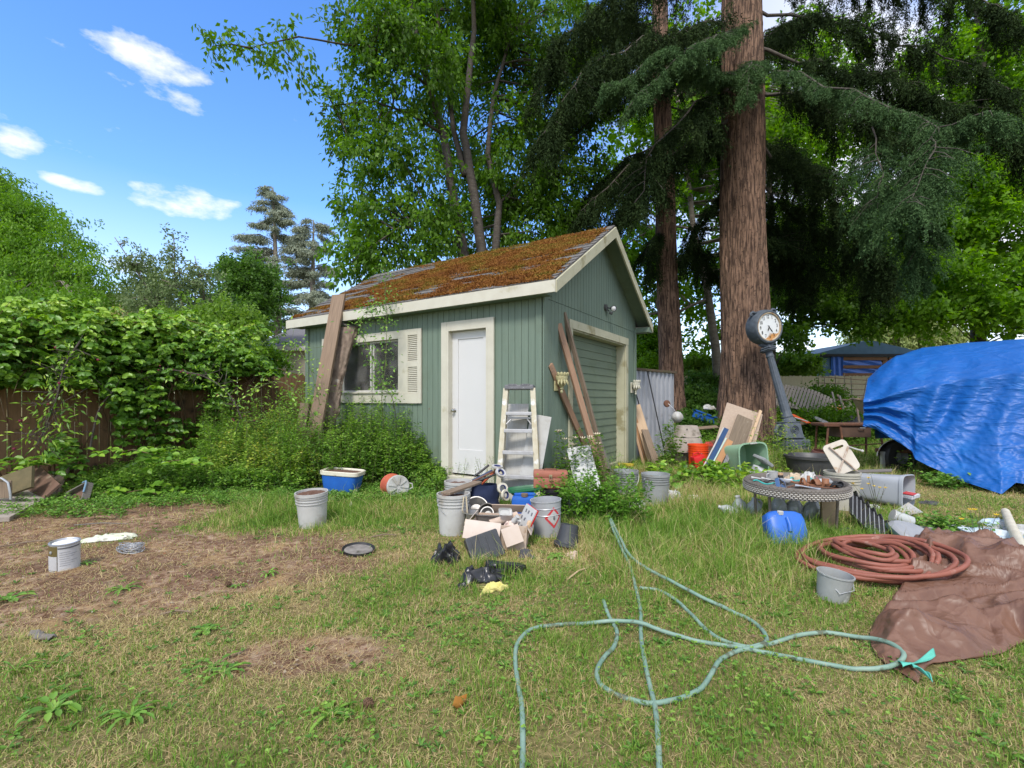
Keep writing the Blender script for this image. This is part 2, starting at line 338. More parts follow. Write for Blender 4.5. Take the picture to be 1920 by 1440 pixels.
# ---------------------------------------------------------------- garden shed
CS = Vector((.390, 5.935, 0)); RZ = math.atan2(-.536, .844)
MS = Matrix.Translation(CS) @ Matrix.Rotation(RZ, 4, 'Z')
def SW(x, y, z): return MS @ Vector((x, y, z))
shed = thing('garden_shed', 'sage green clapboard garden shed with mossy gable roof and cream trim', 'shed', CS, (0, 0, RZ))
LX, LY, ZW, ZB = 4.88, 3.66, 2.62, .10
OH, EO, SL = .27, .20, .62          # gable overhang, eave overhang, roof slope
def zroof(y): return 2.69 + (y + EO) * SL if y <= LY / 2 else 2.69 + (LY + EO - y) * SL
def boards_front(mb, x0, x1, opens):
    x = x0
    while x < x1 - 1e-4:
        xe = min(x + .1016, x1); segs = [(ZB, ZW)]
        a, b = x + .003, xe - .003
        for (ox0, ox1, oz0, oz1) in opens:
            if ox0 < b and ox1 > a:
                ns = []
                for (s0, s1) in segs:
                    if oz0 > s0: ns.append((s0, min(oz0, s1)))
                    if oz1 < s1: ns.append((max(oz1, s0), s1))
                segs = ns
        for s0, s1 in segs: mb.box((b - a, .012, s1 - s0), ((a + b) / 2, -.006, (s0 + s1) / 2))
        x = xe
WIN = (-3.90, -2.52, 1.36, 2.195); DOOR = (-1.545, -.835, .1, 2.26); GAR = (.80, 3.05, .08, 2.25)
mb = MB(); boards_front(mb, -LX, 0, [WIN, DOOR])
def solid_front(mb, y0, y1):
    for (x0, x1, z0, z1) in [(-LX, WIN[0], ZB, ZW), (WIN[0], WIN[1], ZB, WIN[2]), (WIN[0], WIN[1], WIN[3], ZW), (WIN[1], DOOR[0], ZB, ZW), (DOOR[0], DOOR[1], DOOR[3], ZW), (DOOR[1], 0, ZB, ZW)]:
        mb.box((x1 - x0, y1 - y0, z1 - z0), ((x0 + x1) / 2, (y0 + y1) / 2, (z0 + z1) / 2))
solid_front(mb, .0, .09); mb.build('front_wall', GREEN, shed)
# gable wall with garage opening
mb = MB(); y = 0.0; nb = 0
MY = Matrix(((0, 0, 1, 0), (1, 0, 0, 0), (0, 1, 0, 0), (0, 0, 0, 1)))   # poly (y,z) extruded along +x
while y < LY - 1e-4:
    ye = min(y + .1016, LY); a, b = y + .003, ye - .003
    lo = GAR[3] if (GAR[0] < b and GAR[1] > a) else ZB
    for (z0, z1, px_) in ((lo, 2.54, .012), (2.545, 9, .016)):
        ta, tb = min(z1, zroof(a) - .02), min(z1, zroof(b) - .02)
        if ta > z0: mb.prism([(a, z0), (b, z0), (b, tb), (a, ta)], px_, MY)
    y = ye
for poly in ([(0, ZB), (GAR[0], ZB), (GAR[0], GAR[3]), (0, GAR[3])], [(GAR[1], ZB), (LY, ZB), (LY, GAR[3]), (GAR[1], GAR[3])], [(0, GAR[3]), (LY, GAR[3]), (LY, 2.7), (LY / 2, zroof(LY / 2) - .03), (0, 2.7)]):
    mb.prism(poly, .09, Matrix.Translation((-.0905, 0, 0)) @ MY)
mb.build('gable_wall', GREEN, shed)
mb = MB(); mb.prism([(0, ZB), (LY, ZB), (LY, 2.7), (LY / 2, zroof(LY / 2) - .03), (0, 2.7)], .09, Matrix.Translation((-LX, 0, 0)) @ MY)
mb.box((LX - .2, .09, 2.6), (-LX / 2, LY - .045, 1.4)); mb.build('rear_wall', GREEN, shed)
mb = MB(); mb.box((LX - .1, LY - .1, .08), (-LX / 2, LY / 2, .1)); mb.build('floor_slab', CONC, shed)
# corner boards
mb = MB(); mb.box((.09, .02, ZW - ZB), (-.045, -.024, (ZW + ZB) / 2)); mb.box((.02, .11, ZW - ZB), (.026, .021, (ZW + ZB) / 2)); mb.build('corner_board', GREEN, shed)
for sz_, c_ in (((.09, .02, ZW - ZB), (-LX + .045, -.024, (ZW + ZB) / 2)), ((.02, .09, ZW - ZB), (.026, LY - .04, (ZW + ZB) / 2))):
    mb = MB(); mb.box(sz_, c_); mb.build('corner_board', GREEN, shed)
# roof
roof_m = MB(); L0, L1 = -LX - OH, OH; run = LY / 2 + EO; sl_len = run * math.hypot(1, SL); ang = math.atan(SL)
def rp(x, s, h, side=0):        # s along slope from eave, h above
    y = -EO + s * math.cos(ang) - h * math.sin(ang); z = 2.69 + s * math.sin(ang) + h * math.cos(ang)
    return Vector((x, y if side == 0 else LY - y, z))
for side in (0, 1):
    nC = 16; e = sl_len / nC
    for i in range(nC):
        s0, s1 = i * e - .012, (i + 1) * e + .004
        k = 34
        for j in range(k):
            xa = L0 + (L1 - L0) * j / k + (.0 if i % 2 else .07); xb = xa + (L1 - L0) / k - .005; xa = max(xa, L0); xb = min(xb, L1)
            q = random.random() * .004
            vs = [rp(xa, s0, .016 + q, side), rp(xb, s0, .016 + q, side), rp(xb, s1, .006, side), rp(xa, s1, .006, side), rp(xa, s0, .0, side), rp(xb, s0, 0, side)]
            roof_m.add(vs, [(0, 1, 2, 3), (4, 5, 1, 0)])
    roof_m.add([rp(L0, 0, .002, side), rp(L1, 0, .002, side), rp(L1, sl_len, .002, side), rp(L0, sl_len, .002, side), rp(L0, 0, -.02, side), rp(L1, 0, -.02, side), rp(L1, sl_len, -.02, side), rp(L0, sl_len, -.02, side)],
               [(0, 1, 2, 3), (4, 5, 6, 7), (0, 1, 5, 4), (0, 3, 7, 4), (1, 2, 6, 5)])
zr = 2.69 + run * SL
roof_m.box((L1 - L0, .20, .012), (-LX / 2, LY / 2 - .085, zr - .03), rot=(ang, 0, 0)); roof_m.box((L1 - L0, .20, .012), (-LX / 2, LY / 2 + .085, zr - .03), rot=(-ang, 0, 0))
roof = roof_m.build('roof', SHING, shed)
# moss tufts on the slope that faces the yard
n = 210000; mxx = L0 + (L1 - L0) * rng.random(n); ms = sl_len * rng.random(n)
dens = fbm(mxx * 1.5, ms * 6.5, 21, 5) + .13 * np.clip(1 - ((mxx + 1.9) / 2.6) ** 2, -1, 1) + .30 * (fbm(mxx * .9, ms * 1.2, 5, 3) - .5) + .04 * (ms > sl_len * .75) - .25 * (mxx > L1 - .10) - .22 * np.clip((-mxx - 2.6) * .5, 0, 1) * (.3 + ms / sl_len)
keep = dens + rng.normal(size=n) * .035 > .525; mxx, ms, dn = mxx[keep], ms[keep], dens[keep]; n = len(ms)
nor = np.array([0, -math.sin(ang), math.cos(ang)]); up = np.array([0, math.cos(ang), math.sin(ang)])
base = np.stack([mxx, -EO + ms * math.cos(ang) - .012 * math.sin(ang), 2.69 + ms * math.sin(ang) + .012 * math.cos(ang)], 1) + nor * (rng.random(n)[:, None] * .018 * np.clip((dn[:, None] - .5) * 9, .2, 1.5))
mv = np.clip(fbm(mxx * 3, ms * 5, 31) * 1.1 - .15 + rng.normal(size=n) * .11 + .45 * np.clip(ms / sl_len - .80, 0, 1) * 5 * .5, 0, 1)
MOSS = leafmat('roof_moss', [(.16, .07, .03), (.25, .105, .032), (.28, .14, .038), (.20, .16, .032), (.12, .13, .022)], .12, .95, .05)
leaves('moss', base, rand_unit(n) + nor * .6, rand_unit(n) + nor, (.016 + .016 * rng.random(n)), .012 + .010 * rng.random(n), mv, MOSS, roof)
# fascia and rakes
mb = MB(); mb.box((LX + 2 * OH + .03, .028, .145), (-LX / 2, -EO - .012, 2.612)); mb.build('fascia_board', CREAM, shed)
mb = MB(); mb.box((LX + 2 * OH, .028, .145), (-LX / 2, LY + EO + .012, 2.612)); mb.build('fascia_board', CREAM, shed)
for xs_, nm in ((L1 + .014, 'rake_board'), (L0 - .014, 'rake_board')):
    for side in (0, 1):
        mb = MB(); a = rp(0, -.005, -.006, side); b = rp(0, sl_len, -.006, side); a2 = rp(0, -.005, -.006, side); 
        pl = [(a.y, a.z), (b.y, b.z), (b.y, b.z - .16), (a.y + (0 if side == 0 else 0), a.z - .145)]
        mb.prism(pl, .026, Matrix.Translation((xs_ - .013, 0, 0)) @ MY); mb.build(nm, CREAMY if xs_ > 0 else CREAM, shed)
mb = MB()
for side in (0, 1):
    mb.add([rp(.015, .01, -.03, side), rp(L1, .01, -.03, side), rp(L1, sl_len, -.03, side), rp(.015, sl_len, -.03, side)], [(0, 1, 2, 3)])
mb.box((LX + OH, EO - .01, .012), (-LX / 2, -EO / 2, 2.548)); mb.box((LX + OH, EO - .01, .012), (-LX / 2, LY + EO / 2, 2.548))
mb.box((OH - .02, EO, .09), (OH / 2 + .02, LY + EO / 2 - .02, 2.58))
mb.build('soffit', GREEN, shed)
# door
fr = MB(); x0, x1, z1 = DOOR[0], DOOR[1], DOOR[3]
fr.box((.105, .024, z1 + .105 - .02), (x0 - .0525 - .002, -.026, (z1 + .105 + .02) / 2), bev=.003); fr.box((.105, .024, z1 + .105 - .02), (x1 + .0525 - .026 + .026, -.026, (z1 + .105 + .02) / 2), bev=.003)
fr.box((x1 - x0 + .002, .022, .105), ((x0 + x1) / 2, -.0255, z1 + .0525), bev=.003)
fr.box((.03, .16, z1 - .1), (x0 + .015, .042, (z1 + .1) / 2)); fr.box((.022, .16, z1 - .1), (x1 - .011, .042, (z1 + .1) / 2)); fr.box((x1 - x0, .16, .028), ((x0 + x1) / 2, .0425, z1 - .014))
fr.box((x1 - x0, .2, .05), ((x0 + x1) / 2, .02, .15)); fr.build('door_frame', CREAM, shed)
dw = x1 - x0 - .056; dx = (x0 + x1) / 2 + .003; dm = MB(); zb, zt = .205, z1 - .032
st = .105
dm.box((st, .036, zt - zb), (dx - dw / 2 + st / 2, .07, (zb + zt) / 2)); dm.box((st, .036, zt - zb), (dx + dw / 2 - st / 2, .07, (zb + zt) / 2))
dm.box((dw - 2 * st, .036, .11), (dx, .07, zt - .055)); dm.box((dw - 2 * st, .036, .34), (dx, .07, zb + .17))
dm.box((dw - 2 * st, .02, zt - zb - .44), (dx, .074, (zb + .34 + zt - .11) / 2)); door = dm.build('door', WHITE, shed)
kb = MB(); kb.lathe([(.0, 0), (.026, .0), (.028, .006), (.012, .012), (.011, .03), (.024, .038), (.028, .052), (.02, .064), (0, .067)], 18, (dx - dw / 2 + .045, .052, 1.10), (math.pi / 2, 0, 0)); kb.build('door_knob', CHROME, door, smooth=True)
# garage door: lapped boards in a recessed opening
g = MB(); z = GAR[2]
while z < GAR[3] - .001:
    ze = min(z + .122, GAR[3]); g.prism([(0, z), (.020, z + .002), (.008, ze), (0, ze)], GAR[1] - GAR[0] + .04, Matrix(((1, 0, 0, -.15), (0, 0, 1, GAR[0] - .02), (0, 1, 0, 0), (0, 0, 0, 1)))); z = ze
g.build('garage_door', GREEN2, shed)
g = MB(); g.box((.024, .11, GAR[3] - .0), (.030, GAR[0] - .055, (GAR[3]) / 2 + .04)); g.box((.024, .12, GAR[3]), (.030, GAR[1] + .06, (GAR[3]) / 2 + .04))
g.box((.028, GAR[1] - GAR[0] + .23, .12), (.032, (GAR[0] + GAR[1]) / 2 + .005, GAR[3] + .06)); g.box((.15, .02, GAR[3] - .05), (-.06, GAR[0] + .010, GAR[3] / 2 + .03)); g.box((.15, .02, GAR[3] - .05), (-.06, GAR[1] - .010, GAR[3] / 2 + .03))
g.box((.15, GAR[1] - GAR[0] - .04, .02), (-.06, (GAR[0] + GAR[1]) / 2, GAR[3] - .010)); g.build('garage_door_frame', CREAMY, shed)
# window
wn = MB(); a, b, c, d = WIN; t = .13
wn.box((b - a + 2 * t, .026, .125), ((a + b) / 2, -.0265, d + .0625), bev=.003); wn.box((b - a + 2 * t, .03, .16), ((a + b) / 2, -.0285, c - .08), bev=.003)
wn.box((t, .024, d - c), (a - t / 2, -.0255, (c + d) / 2)); wn.box((t, .024, d - c), (b + t / 2, -.0255, (c + d) / 2))
wn.box((b - a + .04, .10, .02), ((a + b) / 2, -.02, c + .008))
wn = wn.build('window', CREAM, shed)
SASH = mat('aluminium_sash', (.55, .54, .50), (.45, .44, .4), 8, .5, .05)
s = MB(); s.box((b - a, .03, .03), ((a + b) / 2, .03, d - .015)); s.box((b - a, .03, .03), ((a + b) / 2, .03, c + .034)); s.box((.03, .03, d - c - .06), (a + .015, .03, (c + d) / 2)); s.box((.03, .03, d - c - .06), (b - .015, .03, (c + d) / 2))
s.box((.028, .034, d - c - .06), (-3.19, .026, (c + d) / 2)); s.box((.022, .03, d - c - .06), (-3.14, .036, (c + d) / 2)); s.build('sash', SASH, wn)
gm = bpy.data.materials.new('dusty_glass'); gm.use_nodes = True; q = gm.node_tree; q.nodes.remove(q.nodes['Principled BSDF'])
tp = q.nodes.new('ShaderNodeBsdfTransparent'); tp.inputs[0].default_value = (.85, .85, .85, 1); gl = q.nodes.new('ShaderNodeBsdfGlossy'); gl.inputs['Roughness'].default_value = .04
df = q.nodes.new('ShaderNodeBsdfDiffuse'); df.inputs[0].default_value = (.5, .48, .45, 1); fz = q.nodes.new('ShaderNodeFresnel'); fz.inputs[0].default_value = 1.5
m1 = q.nodes.new('ShaderNodeMixShader'); m2 = q.nodes.new('ShaderNodeMixShader'); q.links.new(fz.outputs[0], m1.inputs[0]); q.links.new(tp.outputs[0], m1.inputs[1]); q.links.new(gl.outputs[0], m1.inputs[2])
nn = q.nodes.new('ShaderNodeTexNoise'); nn.inputs['Scale'].default_value = 3; nn.inputs['Detail'].default_value = 9; nr = q.nodes.new('ShaderNodeMapRange'); nr.inputs[1].default_value = .45; nr.inputs[2].default_value = .8; nr.inputs[3].default_value = .07; nr.inputs[4].default_value = .34
cc = q.nodes.new('ShaderNodeTexCoord'); q.links.new(cc.outputs['Object'], nn.inputs['Vector']); q.links.new(nn.outputs[0], nr.inputs[0]); q.links.new(nr.outputs[0], m2.inputs[0]); q.links.new(m1.outputs[0], m2.inputs[1]); q.links.new(df.outputs[0], m2.inputs[2]); q.links.new(m2.outputs[0], q.nodes['Material Output'].inputs[0])
for (p0, p1, yy) in ((a + .03, -3.204, .03), (-3.129, b - .03, .038)):
    s = MB(); s.box((p1 - p0, .004, d - c - .07), ((p0 + p1) / 2, yy, (c + d) / 2)); s.build('pane', gm, wn)
# shutters
def shutter(x0, x1):
    s = MB(); zt, zbm = 2.32, 1.20; w_ = x1 - x0; xm = (x0 + x1) / 2; r_ = .075
    s.box((r_, .03, zt - zbm), (x0 + r_ / 2, -.03, (zt + zbm) / 2), bev=.004); s.box((r_, .03, zt - zbm), (x1 - r_ / 2, -.03, (zt + zbm) / 2), bev=.004)
    for zc, h in ((zt - .045, .09), (1.79, .08), (zbm + .075, .15)): s.box((w_ - 2 * r_, .03, h), (xm, -.0305, zc))
    for z0, z1 in ((zbm + .15, 1.75), (1.83, zt - .09)):
        nn_ = int((z1 - z0) / .028)
        for i in range(nn_): s.box((w_ - 2 * r_, .006, .034), (xm, -.028, z0 + (i + .5) * (z1 - z0) / nn_), rot=(-.75, 0, 0))
    s.box((w_ - 2 * r_, .004, zt - zbm - .1), (xm, -.014, (zt + zbm) / 2))
    return s.build('louvred_shutter', CREAM, shed)
shutter(-2.385, -2.04); shutter(-4.385, -4.035)
# flood light on the gable
fl = MB(); fl.lathe([(.0, 0), (.055, 0), (.05, .03), (.0, .035)], 20, (.018, 2.08, 2.76), (0, math.pi / 2, 0)); fl.tube([(.04, 2.08, 2.76), (.09, 2.14, 2.75)], .012); fl.tube([(.04, 2.08, 2.74), (.075, 2.12, 2.70)], .01)
fl.lathe([(.022, -.07), (.03, -.04), (.045, .0), (.05, .03), (.047, .03)], 20, (.12, 2.17, 2.75), (0, math.radians(105), math.radians(-40)), cap=False); fl.box((.05, .07, .045), (.09, 2.16, 2.675), bev=.01, rot=(0, .3, .2))
flo = fl.build('flood_light', mat('dark_bronze', (.04, .045, .045), (.06, .06, .06), 8, .5, .05), shed, smooth=True)
l2 = MB(); l2.lathe([(.0, .034), (.03, .03), (.044, .02)], 18, (.12, 2.17, 2.75), (0, math.radians(105), math.radians(-40)), cap=False); l2.build('lamp', mat('lamp_glass', (.75, .75, .75), (.6, .6, .6), 20, .15, .1, spec=.8), flo, smooth=True)
# things behind the window
def sw_thing(name, label, cat, x, y, z, rz=0): return thing(name, label, cat, SW(x, y, z), (0, 0, RZ + rz))
sh_ = MB(); sh_.box((1.6, .4, .03), (-3.2, .32, 1.335)); tag(sh_.build('window_shelf', W_OLD, None), 'wooden shelf behind the shed window', 'shelf').matrix_world = MS
t_ = sw_thing('storage_bin', 'white tapered plastic bin on the shelf behind the shed window', 'bin', -3.62, .2, 1.35)
k = MB(); k.lathe([(.095, 0), (.125, .2), (.12, .2), (.09, .01)], 4, rot=(0, 0, math.pi / 4), sx=1.2); k.build('bin_body', WPLAST, t_)
for xx, hh, rr, lb in ((-2.93, .19, .05, 'tall white jar behind the shed window, beside the candle'), (-2.81, .22, .045, 'white pillar candle behind the shed window')):
    t_ = sw_thing('jar' if rr == .05 else 'candle', lb, 'jar' if rr == .05 else 'candle', xx, .2, 1.35); k = MB(); k.lathe([(rr, 0), (rr, hh * .9), (rr * .8, hh), (0, hh)], 18); k.build('jar_body' if rr == .05 else 'candle_body', WPLAST, t_, smooth=True)
t_ = sw_thing('table_lamp', 'lamp with a tan fabric shade inside the shed window', 'lamp', -3.0, .42, 1.35); k = MB(); k.lathe([(.21, .38), (.13, .62)], 28, cap=False); k.build('lamp_shade', mat('tan_shade', (.5, .3, .15), (.45, .27, .13), 5, .9, 0), t_, smooth=True)
k = MB(); k.lathe([(.08, 0), (.08, .015), (.015, .03), (.015, .5)], 16); k.build('lamp_stem', CHROME, t_, smooth=True)

# ---------------------------------------------------------------- fences, houses and far structures
def rail_fence(name, label, a, b, ztop, zbot, bw, m, parent_posts=True, ear=.03, cat='fence'):
    a = Vector(a); b = Vector(b); Ln = (b - a).length; ax = math.atan2(b.y - a.y, b.x - a.x)
    t = thing(name, label, cat, (a.x, a.y, 0), (0, 0, ax)); mb = MB(); x = 0
    while x < Ln:
        g_ = bw * (.94 + .05 * random.random()); zt = ztop + random.uniform(-.015, .015); zb_ = zbot
        tl = random.uniform(-.006, .006)
        mb.prism([(x, zb_), (x + g_, zb_), (x + g_ + tl, zt - ear), (x + g_ * .8 + tl, zt), (x + g_ * .2 + tl, zt), (x + tl, zt - ear)], .018, Matrix(((1, 0, 0, 0), (0, 0, 1, random.uniform(-.006, .006)), (0, 1, 0, 0), (0, 0, 0, 1))))
        x += bw
    mb.build('pickets', m, t); mb = MB()
    for z_ in (zbot + .3, (zbot + ztop) / 2 + .1, ztop - .25): mb.box((Ln, .04, .09), (Ln / 2, .045, z_))
    mb.build('rails', m, t); x = 0
    while x <= Ln: 
        mb = MB(); mb.box((.09, .09, ztop - zbot), (x, .11, (ztop + zbot) / 2)); mb.build('post', m, t); x += 2.4
    return t
rail_fence('board_fence', 'brown vertical board fence half hidden under brambles', (-10.5, 2.9), (-3.0, 11.15), 1.78, -.05, .14, FENCEM)
rail_fence('picket_fence', 'pale olive dog-eared board fence behind the junk pile at the far end', P(1230, 700, 20.5), P(2150, 700, 20.5), 2.30, .35, .145, FENCE2)

def gable_house(name, label, px0, px1, Y, z_eave, z_ridge, depth, roofm, wallm, cat='house', over=.3, windows=()):
    x0, x1 = (px0 - CX) * Y / F, (px1 - CX) * Y / F; t = thing(name, label, cat, ((x0 + x1) / 2, Y, .3)); W = x1 - x0
    mb = MB(); mb.box((W - 2 * over, depth, z_eave - .3), (0, depth / 2 + over, (z_eave - .3) / 2)); mb.build('wall', wallm, t)
    mb = MB(); ze = z_eave - .3; zr_ = z_ridge - .3; yr = depth / 2 + over
    mb.add([(-W / 2, 0, ze), (W / 2, 0, ze), (W / 2, yr, zr_), (-W / 2, yr, zr_), (-W / 2, 2 * yr, ze), (W / 2, 2 * yr, ze), (-W / 2, 0, ze - .16), (W / 2, 0, ze - .16), (-W/2, yr, zr_ - .16), (W/2, yr, zr_ - .16)],
           [(0, 1, 2, 3), (3, 2, 5, 4), (6, 7, 1, 0), (6, 0, 3, 8), (7, 1, 2, 9), (6, 7, 9, 8), (8, 9, 5, 4)]); mb.build('roof', roofm, t)
    mb = MB(); mb.box((W, .04, .18), (0, -.03, ze - .07)); mb.build('gutter', WHITE, t)
    for (wx, wz, ww, wh) in windows:
        mb = MB(); mb.box((ww + .16, .06, wh + .16), (wx, over - .02, wz)); w_ = mb.build('window', WHITE, t); mb = MB(); mb.box((ww, .02, wh), (wx, over - .06, wz)); mb.build('pane', mat('house_glass', (.10, .12, .15), (.07, .09, .11), 2, .1, 0, spec=.8), w_)
    return t
gable_house('neighbour_house', 'beige house with dark grey shingle roof beyond the brown fence', 470, 700, 21, 3.62, 5.0, 7, mat('dark_shingle', (.11, .105, .11), (.17, .165, .17), 40, .95, .5), mat('beige_siding', (.50, .46, .38), (.45, .41, .34), 2, .8, .1, stretch=(.3, .3, 12)), windows=((.6, 2.3, .8, .9),))
gable_house('white_roofed_house', 'low house with pale speckled roof behind the pale fence', 1440, 1640, 31, 3.0, 4.75, 8, mat('pale_roofing', (.66, .66, .68), (.50, .50, .52), 6, .9, .2), WHITE)

# blue carport with tarp strips
BT = mat('blue_carport_tarp', (.03, .13, .50), (.02, .09, .38), 4, .4, .4, spec=.5, bdist=.05); BG = mat('blue_grey_sheet', (.07, .14, .21), (.05, .11, .17), 4, .7, .1)
WB = mat('brown_beam', (.20, .10, .045), (.14, .07, .035), 6, .8, .3)
c0 = P(1620, 750, 25.5); t = thing('carport', 'blue roofed carport with brown rails and blue tarp strips above the pale fence', 'carport', (c0.x, c0.y, .4))
hw = 3.0; ze = 3.5; ap = 4.15; mb = MB()
mb.add([(-hw, -.4, ze - .25), (hw, -.4, ze - .15), (.25, -.4, ap - .15), (-.2, -.4, ap - .15), (-hw, 3.6, ze - .2), (hw, 3.6, ze - .2), (.25, 3.6, ap - .15), (-.2, 3.6, ap - .15)], [(0, 1, 2, 3), (0, 3, 7, 4), (1, 2, 6, 5), (3, 2, 6, 7), (4, 5, 6, 7)]); mb.build('roof', BG, t, solid=.05)
mb = MB(); mb.box((2 * hw - .5, .08, .14), (0, -.46, ze - .27)); mb.build('eave_beam', DARK, t)
mb = MB(); mb.box((.75, .05, 2.7), (-2.35, -.3, 1.75)); mb.build('side_panel', BG, t)
mb = MB(); mb.grid(lambda u, v: Vector((-2.05 + .62 * u, -.40 + .05 * math.sin(u * 14 + v * 3), .9 + 2.35 * v)), 24, 6); mb.build('hanging_tarp', BT, t, smooth='all')
for z_ in (3.06, 2.62, 2.2): 
    mb = MB(); mb.box((2.35, .06, .17), (-.25, -.36, z_)); mb.build('rail', WB, t)
mb = MB(); mb.box((1.4, .06, .17), (1.75, -.36, 3.06)); mb.build('rail', WB, t)
for z_ in (2.85, 2.42): 
    mb = MB(); mb.grid(lambda u, v: Vector((-1.4 + 2.1 * u, -.33 + .05 * math.sin(u * 9 + v * 6), z_ - .2 + .36 * v)), 30, 4); mb.build('tarp_strip', BT, t, smooth='all')
for x_, m_ in ((.9, WB), (2.75, WB), (-1.45, WB)): 
    mb = MB(); mb.box((.3 if x_ == .9 else .14, .12, ze - .4), (x_, -.28, (ze - .4) / 2)); mb.build('post', m_, t)
mb = MB(); mb.box((5.6, .05, 2.9), (.1, 3.4, 1.45)); mb.build('back_panel', mat('dark_navy', (.01, .015, .05), (.015, .02, .06), 3, .8, 0), t)
for i, (y0, y1, sag) in enumerate(((631, 630, .2), (644, 642, .25), (654, 652, .3))):
    a = P(1000, y0, 45); b = P(2300, y1 - 4, 45); mb = MB(); mb.tube([a.lerp(b, u / 20) - Vector((0, 0, sag * 4 * (u / 20) * (1 - u / 20))) for u in range(21)], .016, 5)
    tag(mb.build('power_line', BLACKP, None), ['highest', 'middle', 'lowest'][i] + ' of the three power lines crossing the pale sky behind the carport', 'power line', 'power lines')
# ---------------------------------------------------------------- trees
BARK = mat('conifer_bark', (.055, .032, .022), (.27, .165, .11), 9, .95, 1.0, stretch=(2.3, 2.3, .24), c3=(.06, .035, .025), s3=13, t3=.56, bdist=.06, lo=.40, hi=.60)
BARKD = mat('cherry_bark', (.10, .085, .07), (.05, .04, .033), 7, .9, .6, stretch=(1, 1, 3), c3=(.2, .18, .15), s3=6, t3=.62, bdist=.02)
BARKL = mat('pale_bark', (.24, .21, .17), (.12, .10, .08), 5, .9, .6, stretch=(1, 1, 2), bdist=.02)
L_CHERRY = leafmat('cherry_leaf', [(.05, .11, .013), (.10, .21, .02), (.19, .34, .035)], .5, .42)
L_MAPLE = leafmat('maple_leaf', [(.08, .17, .015), (.15, .31, .022), (.26, .45, .035)], .55, .5)
L_YEL = leafmat('yellow_green_leaf', [(.10, .19, .025), (.17, .30, .04), (.27, .40, .07)], .42, .5)
L_MID = leafmat('mid_green_leaf', [(.05, .11, .022), (.09, .19, .03), (.15, .27, .05)], .45, .5)
L_GREYG = leafmat('grey_green_leaf', [(.10, .15, .06), (.18, .25, .10), (.28, .34, .17)], .35, .6)
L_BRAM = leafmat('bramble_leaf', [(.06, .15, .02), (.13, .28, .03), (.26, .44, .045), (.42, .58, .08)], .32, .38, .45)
L_NEED = leafmat('conifer_needle', [(.010, .020, .006), (.021, .040, .011), (.048, .078, .022)], .12, .8, .12)
L_NEEDL = leafmat('sunlit_needle', [(.020, .045, .014), (.040, .085, .028), (.08, .145, .05)], .15, .8, .15)  # lighter needle copy for sunlit boughs, sunlight painted into the colour
L_CEDAR = leafmat('cedar_needle', [(.17, .21, .15), (.26, .30, .21), (.38, .41, .31)], .1, .7)

def limb(mb, pts, r0, r1, n=7, wob=.03):
    pts = [Vector(p) for p in pts]; o = []
    for i in range(len(pts) - 1):
        for k in range(4):
            p = pts[i].lerp(pts[i + 1], k / 4); q = noise.noise_vector(p * 1.3) * wob; o.append(p + q)
    o.append(pts[-1]); m = len(o); mb.tube(o, [r0 + (r1 - r0) * (i / (m - 1)) ** .8 for i in range(m)], n); return o
def crown_points(blobs, k, g, edge=.75):
    wts = np.array([b[3] * b[4] * b[5] for b in blobs]) ** .67; wts /= wts.sum(); id_ = g.choice(len(blobs), k, p=wts)
    B = np.array([b[:6] for b in blobs], float)[id_]; d = rand_unit(k, g); r = g.random(k)[:, None] ** (1 / (3 + 3 * edge)); return B[:, :3] + d * r * B[:, 3:6], d
def broadleaf(name, label, stems, blobs, nclump, nspray, nleaf, Lf, Wf, lm, bm, seed=1, cat='tree', sl=.45, droop=.5, spread=.35, twigr=.012, shape='leaf', group=None, twigs=True, edge=.75, trunkname='trunk'):
    g = np.random.default_rng(seed); base = Vector(stems[0][0][0]) if stems else Vector(blobs[0][:3]); base.z = gz(base.x, base.y) if stems else 0
    t = thing(name, label, cat, base, group=group); ms = MB(); ms.T = Matrix.Translation(-base); sk = []
    for pts, r0, r1 in stems: sk += limb(ms, pts, r0, r1)
    C, d = crown_points(blobs, nclump, g, edge)
    if stems and twigs:
        K = np.array([tuple(p) for p in sk])
        for c in C[:: max(1, nclump // 260)]:
            dd = np.linalg.norm(K - c, axis=1) + .5 * np.maximum(K[:, 2] - c[2], 0); j = int(dd.argmin()); a = Vector(K[j]); b = Vector(c); m = a.lerp(b, .5) + Vector((0, 0, .08 * (b - a).length))
            ms.tube([a, a.lerp(m, .6), m, m.lerp(b, .6), b], [twigr * 2.2, twigr * 1.8, twigr * 1.4, twigr, twigr * .5], 4, cap=False)
    if stems: ms.build(trunkname, bm, t, smooth='all')
    vc = g.random(nclump) * .4
    sc_ = np.repeat(C, nspray, 0) + g.normal(size=(nclump * nspray, 3)) * spread * np.array([1, 1, .55]); dirs = norm(np.repeat(d, nspray, 0) * .6 + rand_unit(nclump * nspray, g) * .8 + np.array([0, 0, -.15]))
    Pb, D, N, Ln, Wd, V = sprays(sc_, dirs, nleaf, sl, Lf, Wf, sl * .16, droop, g, vclump=np.repeat(vc, nspray))
    leaves('crown', Pb - np.array(base), D, N, Ln, Wd, V, lm, t, shape); return t
def B(px, py, Y, rx, ry=None, rd=None):       # blob from its place in view; radii in metres at that depth given in px
    p = P(px, py, Y); k = Y / F; ry = ry or rx; rd = rd or (rx + ry) / 2; return (p.x, p.y, p.z, rx * k, rd * k, ry * k)

